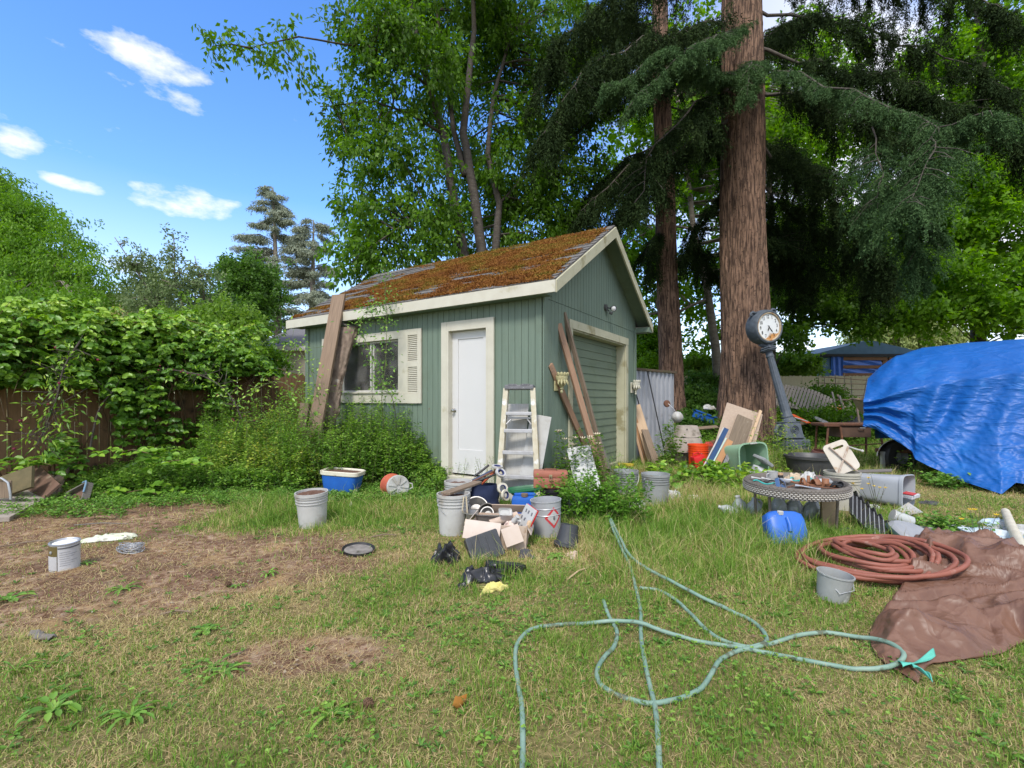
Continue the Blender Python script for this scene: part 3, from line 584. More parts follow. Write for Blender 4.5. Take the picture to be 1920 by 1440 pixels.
Yc = 12.6
broadleaf('cherry_tree', 'tall many stemmed broadleaf tree rising right behind the shed roof', [
    ([(P(890, 850, Yc)), P(884, 600, Yc), P(868, 470, Yc), P(846, 350, Yc), P(832, 250, Yc), P(803, 160, Yc - .3), P(778, 60, Yc - .5), P(760, -60, Yc - .5)], .20, .05),
    ([P(900, 850, Yc), P(905, 600, Yc + .1), P(903, 470, Yc + .1), P(887, 350, Yc), P(868, 250, Yc), P(878, 160, Yc), P(890, 60, Yc + .2), P(885, -80, Yc)], .20, .05),
    ([P(912, 850, Yc + .3), P(925, 600, Yc + .4), P(930, 460, Yc + .4), P(936, 380, Yc + .5), P(914, 290, Yc + .6), P(925, 180, Yc + .8), P(960, 60, Yc + 1)], .16, .04),
    ([P(872, 330, Yc), P(850, 240, Yc + .3), P(835, 130, Yc + .5), P(812, -20, Yc + .5)], .10, .03),
    ([P(832, 250, Yc), P(770, 215, Yc - .5), P(700, 190, Yc - .8), P(600, 200, Yc - 1)], .05, .012),
    ([P(868, 470, Yc), P(800, 400, Yc - .8), P(740, 430, Yc - 1.4), P(660, 490, Yc - 1.9)], .045, .01),
    ([P(936, 380, Yc + .5), P(985, 330, Yc + .6), P(1040, 330, Yc + .8)], .04, .01),
    ([P(803, 160, Yc - .3), P(700, 90, Yc - 1.3), P(560, 70, Yc - 2), P(470, 90, Yc - 2.4)], .04, .01)],
    [B(690, 240, 11.9, 50, 40), B(620, 195, 11.7, 42, 20), B(560, 200, 11.6, 26, 14), B(760, 130, 12, 90, 80), B(745, 300, 11.8, 88, 52), B(700, 400, 11.8, 58, 42), B(735, 460, 11.6, 80, 36), B(662, 470, 11, 34, 20), B(690, 510, 11, 30, 16),
     B(790, 420, 12, 60, 60), B(890, 400, 15.2, 80, 80, 60), B(890, 220, 15, 90, 100, 60), B(970, 300, 13.6, 70, 95), B(1000, 430, 14, 75, 55), B(1060, 360, 14.5, 60, 90), B(1050, 180, 14.5, 80, 90), B(850, 60, 14.6, 130, 90, 80), B(715, 50, 11.4, 62, 55),
     B(520, 62, 10.6, 42, 16), B(475, 105, 10.4, 18, 14), B(545, 105, 10.4, 20, 16), B(385, 92, 10, 16, 10), B(400, 30, 10, 26, 12), B(830, -60, 12.6, 170, 80), B(1000, 40, 14, 110, 90)],
    650, 8, 18, .135, .066, L_CHERRY, BARKD, 3, sl=.42, droop=.75, spread=.25)

# --- broad bright maples behind on the right
broadleaf('maple_tree', 'bright green maple filling the view above the blue tarped boat', [([P(1830, 800, 17), P(1835, 600, 17), P(1815, 400, 17), P(1850, 200, 17), P(1830, 0, 17)], .28, .08)],
    [B(1800, 350, 17, 120, 70), B(1900, 420, 16, 120, 100), B(1700, 430, 17.5, 80, 70), B(1820, 540, 15.5, 130, 52), B(1690, 560, 17, 60, 40), B(1960, 560, 15, 120, 60), B(1900, 230, 17, 110, 90), B(1760, 200, 19, 140, 90), B(1840, 90, 18, 110, 80), B(1980, 300, 16, 100, 120), B(1600, 500, 19, 70, 60), B(1800, 585, 15, 90, 28)],
    520, 9, 22, .15, .12, L_MAPLE, BARKD, 5, sl=.5, droop=.3, spread=.38, shape='leaf')
broadleaf('maple_tree', 'leafy maple behind the two big conifer trunks with a leaning pale stem', [([P(1352, 800, 18), P(1342, 650, 18), P(1325, 540, 18), P(1300, 430, 18.2), P(1290, 330, 18.4), P(1270, 180, 18.6)], .20, .07), ([P(1325, 560, 18), P(1270, 585, 17.5), P(1200, 590, 17.5), P(1150, 600, 17.6)], .06, .03), ([P(1300, 430, 18.2), P(1240, 420, 18), P(1170, 460, 18)], .05, .02)],
    [B(1230, 320, 19, 90, 110), B(1320, 260, 20, 80, 120), B(1310, 480, 20, 60, 70), B(1215, 540, 19, 50, 60), B(1230, 640, 18.5, 60, 40), B(1320, 600, 19.5, 60, 44), B(1420, 350, 21, 90, 150), B(1500, 260, 22, 90, 120), B(1570, 420, 22, 90, 90), B(1480, 150, 22, 110, 90), B(1250, 120, 20, 120, 90), B(1200, 470, 19, 40, 60)],
    440, 8, 20, .17, .13, L_MAPLE, BARKL, 6, sl=.55, droop=.3, spread=.45)
broadleaf('maple_tree', 'maple with low hanging dark leaves between the clock and the carport', [([P(1445, 770, 20), P(1450, 500, 20), P(1440, 300, 20)], .2, .1)],
    [B(1510, 545, 18, 55, 28), B(1570, 560, 17.5, 60, 26), B(1625, 590, 17, 45, 24), B(1495, 590, 18, 16, 22), B(1482, 640, 17, 14, 22), B(1590, 615, 17, 26, 12), B(1660, 560, 17, 40, 40), B(1520, 480, 19, 80, 50), B(1620, 500, 18, 70, 50)],
    190, 8, 20, .14, .11, L_CHERRY, BARKD, 8, sl=.45, droop=.5, spread=.25)
broadleaf('willow_tree', 'pale yellow green feathery tree far beyond the carport', [([P(1720, 760, 34), P(1720, 650, 34)], .25, .15)], [B(1690, 625, 34, 75, 28), B(1745, 640, 33, 50, 22), B(1640, 640, 35, 40, 18)], 120, 9, 20, .28, .10, leafmat('willow_leaf', [(.16, .22, .06), (.26, .32, .10), (.36, .40, .15)], .3), BARKL, 9, sl=.9, droop=1.0, spread=.5)
for (nm, lb, bl, n_, sz, lm_, sd) in [
    ('bamboo_shrub', 'bright lime green shrub behind the pale fence beside the clock post', [B(1487, 688, 22, 30, 16), B(1470, 695, 22, 26, 12)], 60, .20, L_YEL, 11),
    ('bamboo_shrub', 'bright lime green shrub between the two conifer trunks', [B(1312, 690, 22, 34, 16), B(1292, 702, 22, 20, 14)], 60, .20, L_YEL, 12),
    ('hedge_shrub', 'dark green ivy covered shrub between the conifer trunks', [B(1320, 735, 18, 36, 24), B(1300, 760, 16.5, 30, 20), B(1335, 765, 16, 24, 18), B(1310, 800, 13.5, 36, 12)], 150, .12, L_MID, 13),
    ('hedge_shrub', 'green shrub above the corrugated metal sheets beside the shed', [B(1212, 665, 17, 26, 34), B(1222, 640, 17.5, 22, 22), B(1205, 690, 16, 18, 14)], 110, .12, L_MAPLE, 14),
    ('hedge_shrub', 'low green shrub growing behind the rusty griddle table', [B(1510, 770, 15, 34, 12), B(1540, 745, 17, 26, 14), B(1480, 790, 13.5, 26, 12), B(1590, 790, 13, 40, 12), B(1545, 790, 13, 30, 10)], 120, .10, L_CHERRY, 15)]:
    broadleaf(nm, lb, [], bl, n_, 7, 20, sz, sz * .55, lm_, BARKD, sd, cat='shrub', sl=.4, droop=.2, spread=.22)

# --- left side trees
broadleaf('walnut_tree', 'large bright green tree with drooping leaf sprays beyond the fence', [([P(-40, 760, 16), P(-30, 560, 16), P(20, 540, 15.6), P(90, 530, 15)], .3, .04), ([P(-30, 600, 16), P(-40, 400, 16), P(-10, 330, 16)], .2, .05)],
    [B(20, 440, 15.5, 80, 60), B(90, 480, 15, 60, 44), B(-60, 400, 16, 110, 90), B(60, 550, 15, 90, 50), B(140, 530, 14.8, 45, 42), B(175, 545, 14.6, 26, 30), B(-20, 560, 14, 110, 60), B(115, 425, 15, 34, 18), B(158, 490, 15, 24, 16), B(0, 370, 16, 26, 24), B(100, 590, 13.5, 120, 36), B(-120, 500, 15, 120, 120)],
    520, 9, 24, .12, .045, leafmat('walnut_leaf', [(.08, .18, .02), (.15, .30, .03), (.25, .42, .05)], .48), BARKL, 21, sl=.45, droop=.9, spread=.3)
broadleaf('young_tree', 'thin young tree with upright twigs reaching into the blue sky', [([P(370, 700, 13), P(355, 610, 13), P(330, 540, 13), P(325, 440, 13)], .05, .012), ([P(355, 610, 13), P(290, 560, 13), P(250, 500, 13), P(215, 445, 13)], .035, .01), ([P(355, 610, 13), P(385, 560, 13), P(365, 480, 13)], .03, .01)],
    [B(325, 450, 13, 7, 22), B(332, 490, 13, 22, 24), B(345, 530, 13, 45, 34), B(250, 475, 13, 12, 18), B(225, 452, 13, 14, 9), B(262, 500, 13, 22, 22), B(285, 550, 13, 26, 22), B(370, 560, 13, 36, 34), B(270, 585, 12.6, 50, 26), B(380, 520, 13, 14, 20)],
    90, 6, 14, .09, .045, L_GREYG, BARKL, 22, sl=.32, droop=.4, spread=.16, edge=.2)
broadleaf('birch_tree', 'loose yellow green tree in the gap beside the thin young tree', [([P(290, 720, 15), P(285, 600, 15), P(280, 500, 15)], .08, .02)], [B(285, 515, 15, 20, 18), B(300, 550, 15, 36, 26), B(270, 590, 14.5, 60, 24), B(215, 575, 15, 30, 18), B(400, 600, 14.5, 50, 24)],
    100, 8, 20, .10, .055, leafmat('birch_leaf', [(.07, .12, .03), (.13, .20, .05), (.20, .28, .08)], .4), BARKL, 23, sl=.4, droop=.7, spread=.22)
broadleaf('oak_tree', 'rounded mid green tree just before the tall grey cedars', [([P(470, 740, 20), P(468, 600, 20)], .2, .1)], [B(450, 510, 20, 26, 22), B(472, 518, 20, 30, 26), B(474, 556, 20, 30, 30), B(440, 560, 19, 30, 36), B(440, 610, 18, 34, 34), B(440, 590, 19, 30, 30)], 170, 8, 22, .16, .08, L_MID, BARKL, 24, sl=.5, droop=.4, spread=.32)
broadleaf('elder_shrub', 'yellow green shrub with new growth standing behind the bramble fence', [], [B(420, 612, 12, 34, 30), B(400, 640, 11.5, 50, 30), B(415, 650, 11, 36, 24), B(350, 620, 12, 40, 24)], 150, 8, 20, .11, .055, L_YEL, BARKL, 25, cat='shrub', sl=.4, droop=.3, spread=.2)
broadleaf('laurel_shrub', 'dark green rounded shrub against the neighbouring beige house', [], [B(500, 672, 14, 16, 14), B(488, 682, 13.5, 18, 10)], 70, 7, 18, .09, .05, L_CHERRY, BARKD, 26, cat='shrub', sl=.3, droop=.3, spread=.15)

# --- conifers
def trunk_mesh(name, pts, radii, mat_, parent, base, seg=64, rough=.06, rows=160):
    pts = [np.array(tuple(p)) for p in pts]; tt = np.linspace(0, len(pts) - 1, rows); i = np.clip(tt.astype(int), 0, len(pts) - 2); f = tt - i
    Pm = np.array(pts); R = np.array(radii); C = Pm[i] * (1 - f[:, None]) + Pm[i + 1] * f[:, None]; rr = R[i] * (1 - f) + R[i + 1] * f
    a = np.linspace(0, 2 * np.pi, seg, endpoint=False); A, Zz = np.meshgrid(a, C[:, 2])
    ridg = np.minimum(1, np.abs(fbm(A * 9 + 1.2 * fbm(A * 3, Zz * 1.6, 3), Zz * .9, 41, 4) - .5) * 5.5) * .75 + .5 * np.abs(fbm(A * 22, Zz * 2.5, 44, 3) - .5)
    wrap = np.minimum(A, 2 * np.pi - A); ridg = ridg * np.clip(wrap * 5, 0, 1)
    rad = rr[:, None] * (1 + rough * (ridg * 1.6 - .6)) + .05 * rr[:, None] * np.sin(A * 3 + Zz)
    V = np.stack([C[:, 0, None] + rad * np.cos(A), C[:, 1, None] + rad * np.sin(A), Zz + 0 * A], -1) - np.array(base)
    ix = np.arange(rows * seg).reshape(rows, seg); Fq = np.stack([ix[:-1], np.roll(ix[:-1], -1, 1), np.roll(ix[1:], -1, 1), ix[1:]], -1).reshape(-1, 4)
    return npmesh(name, V.reshape(-1, 3), Fq, mat_, parent, smooth=True)
def hanging(limbs, base, nm, lm, parent, g, tuft=.085, wid=.020, st=.062):
    """needle curtains hanging from secondary twigs along each limb"""
    PB, DD, NN, LL, WW, VV = [], [], [], [], [], []
    tw = MB(); tw.T = Matrix.Translation(-Vector(base))
    for pts, r0, curt, dens, bright in limbs:
        pts = [Vector(p) for p in pts]; o = limb(tw, pts, r0 * .6, r0 * .15, 6, .22); o = np.array([tuple(p) for p in o]); seg = np.linalg.norm(np.diff(o, axis=0), axis=1); s = np.concatenate([[0], np.cumsum(seg)]); Lt = s[-1]
        k = max(4, int(Lt / st * dens)); u = (.12 + .88 * g.random(k)) * Lt; pos = np.stack([np.interp(u, s, o[:, j]) for j in range(3)], 1); tang = norm(np.stack([np.interp(np.minimum(u + .1, Lt), s, o[:, j]) - np.interp(np.maximum(u - .1, 0), s, o[:, j]) for j in range(3)], 1))
        side = norm(np.cross(tang, np.array([0, 0, 1.]))) * np.where(g.random(k) < .5, 1, -1)[:, None]
        sl_ = (.35 + .75 * g.random(k)) * (1.1 - .6 * u / Lt) * min(1.2, curt + .2)
        sd = norm(side + tang * (.4 + .5 * g.random(k))[:, None] + np.array([0, 0, 1]) * (-.5 + .7 * g.random(k))[:, None])
        for q in range(0, k, 5): tw.tube([pos[q], pos[q] + sd[q] * sl_[q] * .5, pos[q] + sd[q] * sl_[q] - np.array([0, 0, .1])], [.010, .007, .003], 3, cap=False)
        m = 10; w_ = g.random((k, m)); hp = pos[:, None] + sd[:, None] * (w_ * sl_[:, None])[..., None]; hp[..., 2] -= .15 * w_ ** 2
        hp = hp.reshape(-1, 3); nh = len(hp); hl = curt * (.2 + .8 * g.random(nh)) * np.repeat(.5 + .5 * g.random(k), m); hd = norm(np.repeat(sd, m, 0) * .35 + np.array([0, 0, -1.]) + g.normal(size=(nh, 3)) * .24)
        c = 26; v = g.random((nh, c)); Pq = hp[:, None] + hd[:, None] * (v * hl[:, None])[..., None] + g.normal(size=(nh, c, 3)) * .018
        Dq = norm(hd[:, None] * .75 + g.normal(size=(nh, c, 3)) * .5); PB.append(Pq.reshape(-1, 3)); DD.append(Dq.reshape(-1, 3)); NN.append(rand_unit(nh * c, g)); n_ = nh * c
        LL.append(tuft * (.6 + .7 * g.random(n_))); WW.append(wid * (.7 + .6 * g.random(n_))); VV.append(np.clip(g.random(n_) * .5 + np.repeat(np.repeat(g.random(k) * .5, m), c) + bright, 0, 1))
    tw.build('branches', BARKD, parent, smooth='all')
    leaves(nm, np.concatenate(PB) - np.array(base), np.concatenate(DD), np.concatenate(NN), np.concatenate(LL), np.concatenate(WW), np.concatenate(VV), lm, parent)
g_ = np.random.default_rng(31)
def PL(*a): return [P(*q) for q in a]
b1 = Vector(((1400 - CX) * 13.2 / F, 13.2, 0)); t1 = thing('conifer_tree', 'huge rough barked conifer that the street clock leans on', 'tree', b1)
trunk_mesh('trunk', PL((1400, 852, 13.2), (1400, 830, 13.2), (1399, 780, 13.2), (1398, 720, 13.2), (1396, 600, 13.2), (1393, 400, 13.2), (1391, 200, 13.2), (1392, 0, 13.2), (1395, -300, 13.2)), [.92, .82, .74, .68, .61, .565, .54, .50, .40], BARK, t1, b1, 200, .05, 420)
hanging([
    (PL((1385, 215, 13.2), (1280, 275, 12.6), (1180, 315, 12), (1090, 395, 11.6)), .085, 1.25, 1.25, 0), (PL((1390, 20, 13.2), (1240, 70, 12), (1100, 130, 11.2), (1020, 250, 10.8)), .08, 1.5, 1.3, 0),
    (PL((1390, -80, 13.2), (1200, -30, 12.4), (1060, 60, 12), (1000, 180, 12)), .08, 1.3, 1.1, 0), (PL((1390, 300, 13.4), (1330, 380, 14), (1290, 470, 14.4)), .05, 1.0, .9, 0),
    (PL((1410, 175, 13.2), (1500, 190, 12.6), (1640, 225, 11.8), (1740, 280, 11.2)), .09, 1.3, 1.5, 0), (PL((1410, 260, 13.3), (1500, 330, 13.3), (1590, 410, 13), (1670, 510, 12.6)), .075, 1.25, 1.5, 0),
    (PL((1410, 340, 13.4), (1490, 400, 14.2), (1560, 450, 14.3), (1640, 540, 14.3)), .06, 1.2, 1.4, 0), (PL((1410, 95, 13.2), (1530, 120, 12.6), (1680, 160, 12), (1840, 230, 11.5), (1950, 300, 11)), .08, 1.1, 1.3, 0),
    (PL((1410, 10, 13.2), (1560, 40, 12.6), (1740, 90, 12), (1900, 170, 11)), .08, 1.1, 1.0, 0), (PL((1410, 430, 13.5), (1470, 470, 14.6), (1540, 520, 14.8)), .05, 1.0, 1.2, 0), (PL((1410, -90, 13.2), (1600, -60, 12.4), (1800, -10, 12), (1960, 60, 11)), .08, 1.1, 1.0, 0),
    (PL((1410, 400, 13.8), (1450, 440, 15), (1500, 560, 15.4)), .05, 1.0, 1.3, 0), (PL((1380, 120, 13.5), (1440, 60, 14.8), (1500, 30, 16)), .06, 1.2, 1.1, 0), (PL((1390, 60, 13.4), (1300, 120, 14.4), (1200, 180, 15)), .06, 1.2, 1.0, 0),
    (PL((1395, 250, 13.4), (1430, 280, 15), (1480, 300, 16.5), (1560, 330, 17)), .06, 1.2, 1.2, 0), (PL((1385, 170, 13.2), (1300, 200, 12), (1230, 270, 11), (1190, 380, 10.6)), .06, 1.2, .8, 0)], b1, 'crown', L_NEED, t1, g_)
b1b = b1 
hanging([(PL((1395, 150, 13.0), (1330, 130, 11.4), (1240, 110, 10.4), (1130, 160, 9.8)), .05, .42, 1.9, .25), (PL((1400, 60, 13.0), (1340, 70, 11.2), (1280, 100, 10.2), (1180, 200, 9.6)), .05, .42, 1.7, .25), (PL((1400, 110, 13), (1405, 120, 11.8), (1400, 180, 11.2)), .04, .35, 2.4, .3),
         (PL((1420, 120, 13.0), (1600, 170, 10.5), (1760, 230, 8.8), (1890, 215, 8.0)), .05, .5, 1.9, .2), (PL((1760, 230, 8.8), (1740, 300, 8.4), (1700, 380, 8.2)), .03, .8, 2.4, .15), (PL((1700, 300, 9), (1720, 400, 8.6), (1725, 520, 8.6)), .02, .5, 2.2, 0), (PL((1640, 230, 9.8), (1660, 330, 9.4), (1640, 420, 9.2)), .03, .7, 2.0, .05)], b1, 'crown', L_NEEDL, t1, g_, tuft=.055, wid=.016)
b2 = Vector(((1262 - CX) * 15 / F, 15, 0)); t2 = thing('conifer_tree', 'slimmer bare trunked conifer beside the corrugated metal sheets', 'tree', b2)
trunk_mesh('trunk', PL((1266, 840, 15), (1262, 800, 15), (1258, 720, 15), (1254, 600, 15), (1248, 400, 15), (1243, 250, 15), (1238, 100, 15), (1235, -200, 15)), [.50, .44, .37, .335, .30, .27, .25, .2], BARK, t2, b2, 120, .05, 260)
hanging([(PL((1250, 260, 15), (1150, 310, 14.4), (1070, 400, 14)), .06, 1.2, 1.5, 0), (PL((1250, 330, 15), (1190, 370, 14.2), (1130, 430, 13.8)), .05, 1.1, 1.5, 0), (PL((1245, 150, 15), (1130, 160, 14), (1040, 230, 13.6)), .06, 1.4, 1.5, 0),
         (PL((1240, 40, 15), (1120, 60, 14), (1020, 110, 13.6)), .06, 1.3, 1.4, 0), (PL((1250, 200, 15), (1330, 240, 14.8), (1400, 320, 15)), .05, 1.1, 1.0, 0), (PL((1250, 420, 15), (1225, 450, 15), (1215, 520, 15)), .04, .9, 1.2, 0),
         (PL((1250, 500, 15.2), (1300, 470, 16), (1340, 520, 16.5)), .04, .9, 1.0, 0), (PL((1245, 100, 15), (1180, 40, 15.6), (1100, 10, 16)), .05, 1.2, 1.2, 0)], b2, 'crown', L_NEED, t2, g_)
# far cedars
def cedar(name, label, px, top, Y, seed, lean=0):
    g = np.random.default_rng(seed); zt = CH + (HY - top) * Y / F; x0 = (px - CX) * Y / F; base = (x0, Y, .3); t = thing(name, label, 'tree', base, group='tall grey green cedars beyond the houses')
    mb = MB(); mb.tube([(0, 0, 0), (lean * .3, 0, zt * .4), (lean * .7, 0, zt * .75), (lean, 0, zt - .5)], [.42, .34, .16, .03], 10); mb.build('trunk', BARKL, t, smooth='all')
    C = []; S = []; tw = MB(); z = zt * .22
    while z < zt - .6:
        f = (z - zt * .2) / (zt * .8); Lb = (4.6 * (1 - f) ** .75 + .5) * (.55 + .6 * g.random()); a = g.random() * 6.28; dr = -.12 - .25 * (1 - f); x_ = lean * f
        e = np.array([x_ + math.cos(a) * Lb, math.sin(a) * Lb, z + Lb * (.18 if f < .8 else -.1) + dr * Lb * .5]); s_ = np.array([x_, 0, z]); mid = (s_ + e) / 2 + np.array([0, 0, .18 * Lb]); tw.tube([s_, mid, e], [.07 * (1.1 - f), .045, .015], 4, cap=False)
        k = int(16 + 26 * Lb)
        for q in range(k):
            u = .25 + .8 * g.random(); p = s_ * (1 - u) ** 2 + 2 * mid * u * (1 - u) + e * u * u; C.append(p + g.normal(size=3) * np.array([.3, .3, .08]) * (.4 + .3 * Lb / 3)); S.append(norm(np.array([math.cos(a) + g.normal() * .5, math.sin(a) + g.normal() * .5, -.35])))
        z += .10 + .22 * g.random() * (1 if f < .8 else .7)
    tw.build('branches', BARKL, t); C = np.array(C); S = np.array(S); Pb, D, N, Ln, Wd, V = sprays(C, S, 15, .55, .22, .05, .07, .55, g, up=.3); leaves('crown', Pb, D, N, Ln, Wd, V, L_CEDAR, t)
cedar('cedar_tree', 'taller grey green cedar with a bent tip against the blue sky', 524, 347, 44, 61, -.6); cedar('cedar_tree', 'shorter grey green cedar nearest the shed roof', 584, 408, 42, 62, .2)
# distant tree line that closes the horizon
g = np.random.default_rng(77); n = 900; ang_ = g.random(n) * 2.6 - 1.3; R_ = 75 + 40 * g.random(n); C = np.stack([np.sin(ang_) * R_, np.cos(ang_) * R_, .5 + 4.2 * g.random(n) * (.5 + vn(ang_ * 9, ang_ * 0, 4))], 1)
Pb, D, N, Ln, Wd, V = sprays(np.repeat(C, 6, 0) + g.normal(size=(n * 6, 3)) * np.array([2.2, 2.2, 1.0]), rand_unit(n * 6, g), 10, 1.6, .9, .5, .5, .2, g)
tag(leaves('treeline', Pb, D, N, Ln, Wd, V, L_GREYG), 'hazy far tree line along the horizon', 'woodland', kind='stuff')
# ================================================================ objects
def at(px, py, dz=0.0):
    v = G(px, py); v.z = gz(v.x, v.y) + dz; return v
def bucket(name, label, cat, loc, rt, h, m, rb=None, ribs=True, fill=None, fillm=None, rot=(0, 0, 0), handle=True, group=None, rimm=None, hm=None, hang=1):
    t = thing(name, label, cat, loc, rot, group); rb = rb or rt * .86; w = .004
    R = lambda z: rb + (rt - rb) * z / h
    pr = [(0, 0.004), (rb - .006, .004), (rb, 0)]
    if ribs:
        pr += [(R(h * .68), h * .68)]
        for f in (.72, .80, .88): pr += [(R(h * f) - .001, h * f - .007), (R(h * f) + .008, h * f - .006), (R(h * f) + .008, h * f), (R(h * f) - .001, h * f + .001)]
        pr += [(rt - .001, h - .028), (rt + .008, h - .028), (rt + .008, h), (rt - w, h)]
    else: pr += [(rt, h - .01), (rt + .005, h - .008), (rt + .005, h), (rt - w, h)]
    fz = h * (fill if fill is not None else .03)
    pr += [(R(fz) - w, fz)] if fill is not None else [(rb - w, .012), (0, .012)]
    b = MB(); b.lathe(pr, 40, cap=False); b.build('bucket_body', m, t, smooth=True)
    if fill is not None:
        s = MB(); rr = R(fz) - w; s.add([(0, 0, fz + .012)] + [(rr * k / 5 * math.cos(a), rr * k / 5 * math.sin(a), fz + (random.random() * .016 if k < 5 else 0)) for k in range(1, 6) for a in [i * 2 * math.pi / 24 for i in range(24)]],
              [(0, 1 + i, 1 + (i + 1) % 24) for i in range(24)] + [(1 + k * 24 + i, 1 + (k + 1) * 24 + i, 1 + (k + 1) * 24 + (i + 1) % 24, 1 + k * 24 + (i + 1) % 24) for k in range(4) for i in range(24)]); s.build('soil_fill', fillm or SOIL, t, smooth='all')
    if handle:
        b = MB(); zz = h * .84; q = [(math.cos(a) * (rt + .01), -math.sin(a) * (rt + .02) * .62 * hang - .012, zz - math.sin(a) * rt * 1.1) for a in [math.pi * i / 16 for i in range(17)]]; b.tube(q, .0022, 6)
        for sx_ in (-1, 1): b.lathe([(0, 0), (.014, 0), (.014, .01), (0, .012)], 12, (sx_ * (rt + .001), 0, zz), (0, sx_ * math.pi / 2, 0))
        b.build('handle', hm or STEEL, t, smooth=True)
    return t
def plank(name, label, p0, p1, wd, th, m, face=(0, -1, 0), group=None, cat='board', bev=.003, notch=False):
    """board from p0 to p1; 'face' is roughly where its broad side looks."""
    p0 = Vector(p0); p1 = Vector(p1); z = (p1 - p0).normalized(); f = Vector(face); y = (f - z * f.dot(z)).normalized(); x = y.cross(z)
    t = bpy.data.meshes.new(name); b = MB(); Lh = (p1 - p0).length; b.box((wd, th, Lh), (0, 0, Lh / 2), bev=bev); o = b.build(name, m, None)
    o.matrix_world = Matrix.Translation(p0) @ Matrix((x, y, z)).transposed().to_4x4(); bpy.data.meshes.remove(t); return tag(o, label, cat, group)
def crumple(name, label, cat, c, sx, sy, hgt_, m, seed=1, n=40, rz=0, parent=None, sharp=True, flat=.25, freq=3.0, edge=.0, drape=None):
    """crumpled cloth lying on the ground"""
    b = MB(); sd = seed * 13.7
    def f(u, v):
        x, y = (u - .5) * 2, (v - .5) * 2; r = max(abs(x), abs(y)); a = math.atan2(y, x); k = .72 + .28 * noise.noise((math.cos(a) * 1.4 + sd, math.sin(a) * 1.4, 1)) + .10 * noise.noise((math.cos(a) * 5 + sd, math.sin(a) * 5, 3))
        q = Vector((x * freq * .35 + sd, y * freq * .35, 0)); rdg = 1 - abs(noise.noise(q) * 2); rdg2 = 1 - abs(noise.noise(q * 2.7 + Vector((3, 1, 7))) * 2)
        z = hgt_ * (flat + (1 - flat) * max(0, rdg) ** 2 * .8 + .16 * max(0, rdg2) ** 2) * (1 - max(0, r) ** 4)
        X_ = x * k * sx / 2 + .03 * noise.noise(q * 1.5); Y_ = y * k * sy / 2 + .03 * noise.noise(q * 1.6 + Vector((9, 9, 9)))
        co, si = math.cos(rz), math.sin(rz); wx, wy = c[0] + X_ * co - Y_ * si, c[1] + X_ * si + Y_ * co
        zb = (drape(wx, wy) if drape else 0); return (X_ * co - Y_ * si, X_ * si + Y_ * co, (gz(wx, wy) - c[2]) + z + zb + .004)
    b.grid(f, n, n); o = b.build(name, m, parent, smooth='all', solid=.003); o.location = c
    return tag(o, label, cat) if parent is None else o
def jug(name, label, loc, r, h, m, rot=(0, 0, 0), capm=None, group=None, cat='bottle', neck=.32, sy=1, handle=False):
    t = thing(name, label, cat, loc, rot, group); b = MB()
    b.lathe([(0, .004), (r * .9, 0), (r, h * .04), (r, h * .55), (r * .92, h * .66), (r * neck * 1.1, h * .88), (r * neck, h * .92), (r * neck, h * .97)], 28, sy=sy); b.build('bottle_body', m, t, smooth=True)
    b = MB(); b.lathe([(r * neck * 1.15, h * .94), (r * neck * 1.15, h), (0, h + .002)], 20); b.build('cap', capm or WPLAST, t, smooth=True)
    if handle: b = MB(); b.tube([(r * .30, 0, h * .90), (r * .75, 0, h * .92), (r * 1.0, 0, h * .80), (r * .95, 0, h * .60)], .012, 8); b.build('handle', m, t, smooth=True)
    return t
CLEARP = mat('cloudy_clear_plastic', (.42, .44, .43), (.34, .36, .34), 6, .25, .1, spec=.6, c3=(.8, .8, .8), s3=9)
JEWEL = mat('galvanised_dull', (.36, .37, .37), (.28, .285, .28), 7, .5, .1, metal=.3, c3=(.27, .24, .20), s3=5, t3=.58)

# ---- left dirt patch
t = thing('paint_can', 'open paint can with white and olive label standing on the bare dirt', 'paint can', at(122, 1068), (math.radians(3), math.radians(3), math.radians(-8)))
b = MB(); r, h = .085, .20; b.lathe([(0, .004), (r - .003, 0), (r + .002, .003), (r, .008), (r, h - .008)], 48, cap=False); body = b.build('can_body', mat('white_label_paper', (.48, .48, .49), (.43, .43, .44), 6, .5, .02, c3=(.42, .40, .37), s3=7, t3=.62), t, smooth=True)
b = MB(); b.lathe([(r, h - .009), (r + .004, h - .006), (r + .004, h), (r - .006, h + .002), (r - .011, h - .003), (r - .012, h - .012), (0, h - .016)], 48, cap=False); b.build('rim', STEEL, t, smooth=True)
b = MB(); b.lathe([(r - .014, h - .010), (r * .7, h - .006), (0, h - .007)], 32, cap=False); b.build('dried_paint', mat('dried_white_paint', (.82, .82, .84), (.70, .70, .72), 12, .4, .2), t, smooth=True)
def can_patch(nm, a0, a1, z0, z1, m, off=.0015):
    b = MB(); k = 18; b.grid(lambda u, v: Vector(((r + off) * math.cos(a0 + (a1 - a0) * u), (r + off) * math.sin(a0 + (a1 - a0) * u), z0 + (z1 - z0) * v)), k, 1); b.build(nm, m, t, smooth='all')
OLV = mat('olive_label', (.13, .10, .035), (.10, .08, .03), 5, .5, 0)
can_patch('label_band', math.radians(218), math.radians(294), .008, h - .012, OLV); can_patch('label_panel', math.radians(240), math.radians(292), .012, .115, body.data.materials[0], .0025)
can_patch('label_stripe', math.radians(296), math.radians(388), h - .032, h - .022, mat('ink', (.10, .10, .11), (.14, .14, .15), 60, .6, 0))
for i in range(7): can_patch('text_line', math.radians(302), math.radians(302 + 40 + 15 * (i % 3)), .045 + i * .016, .047 + i * .016, MATS['ink'])
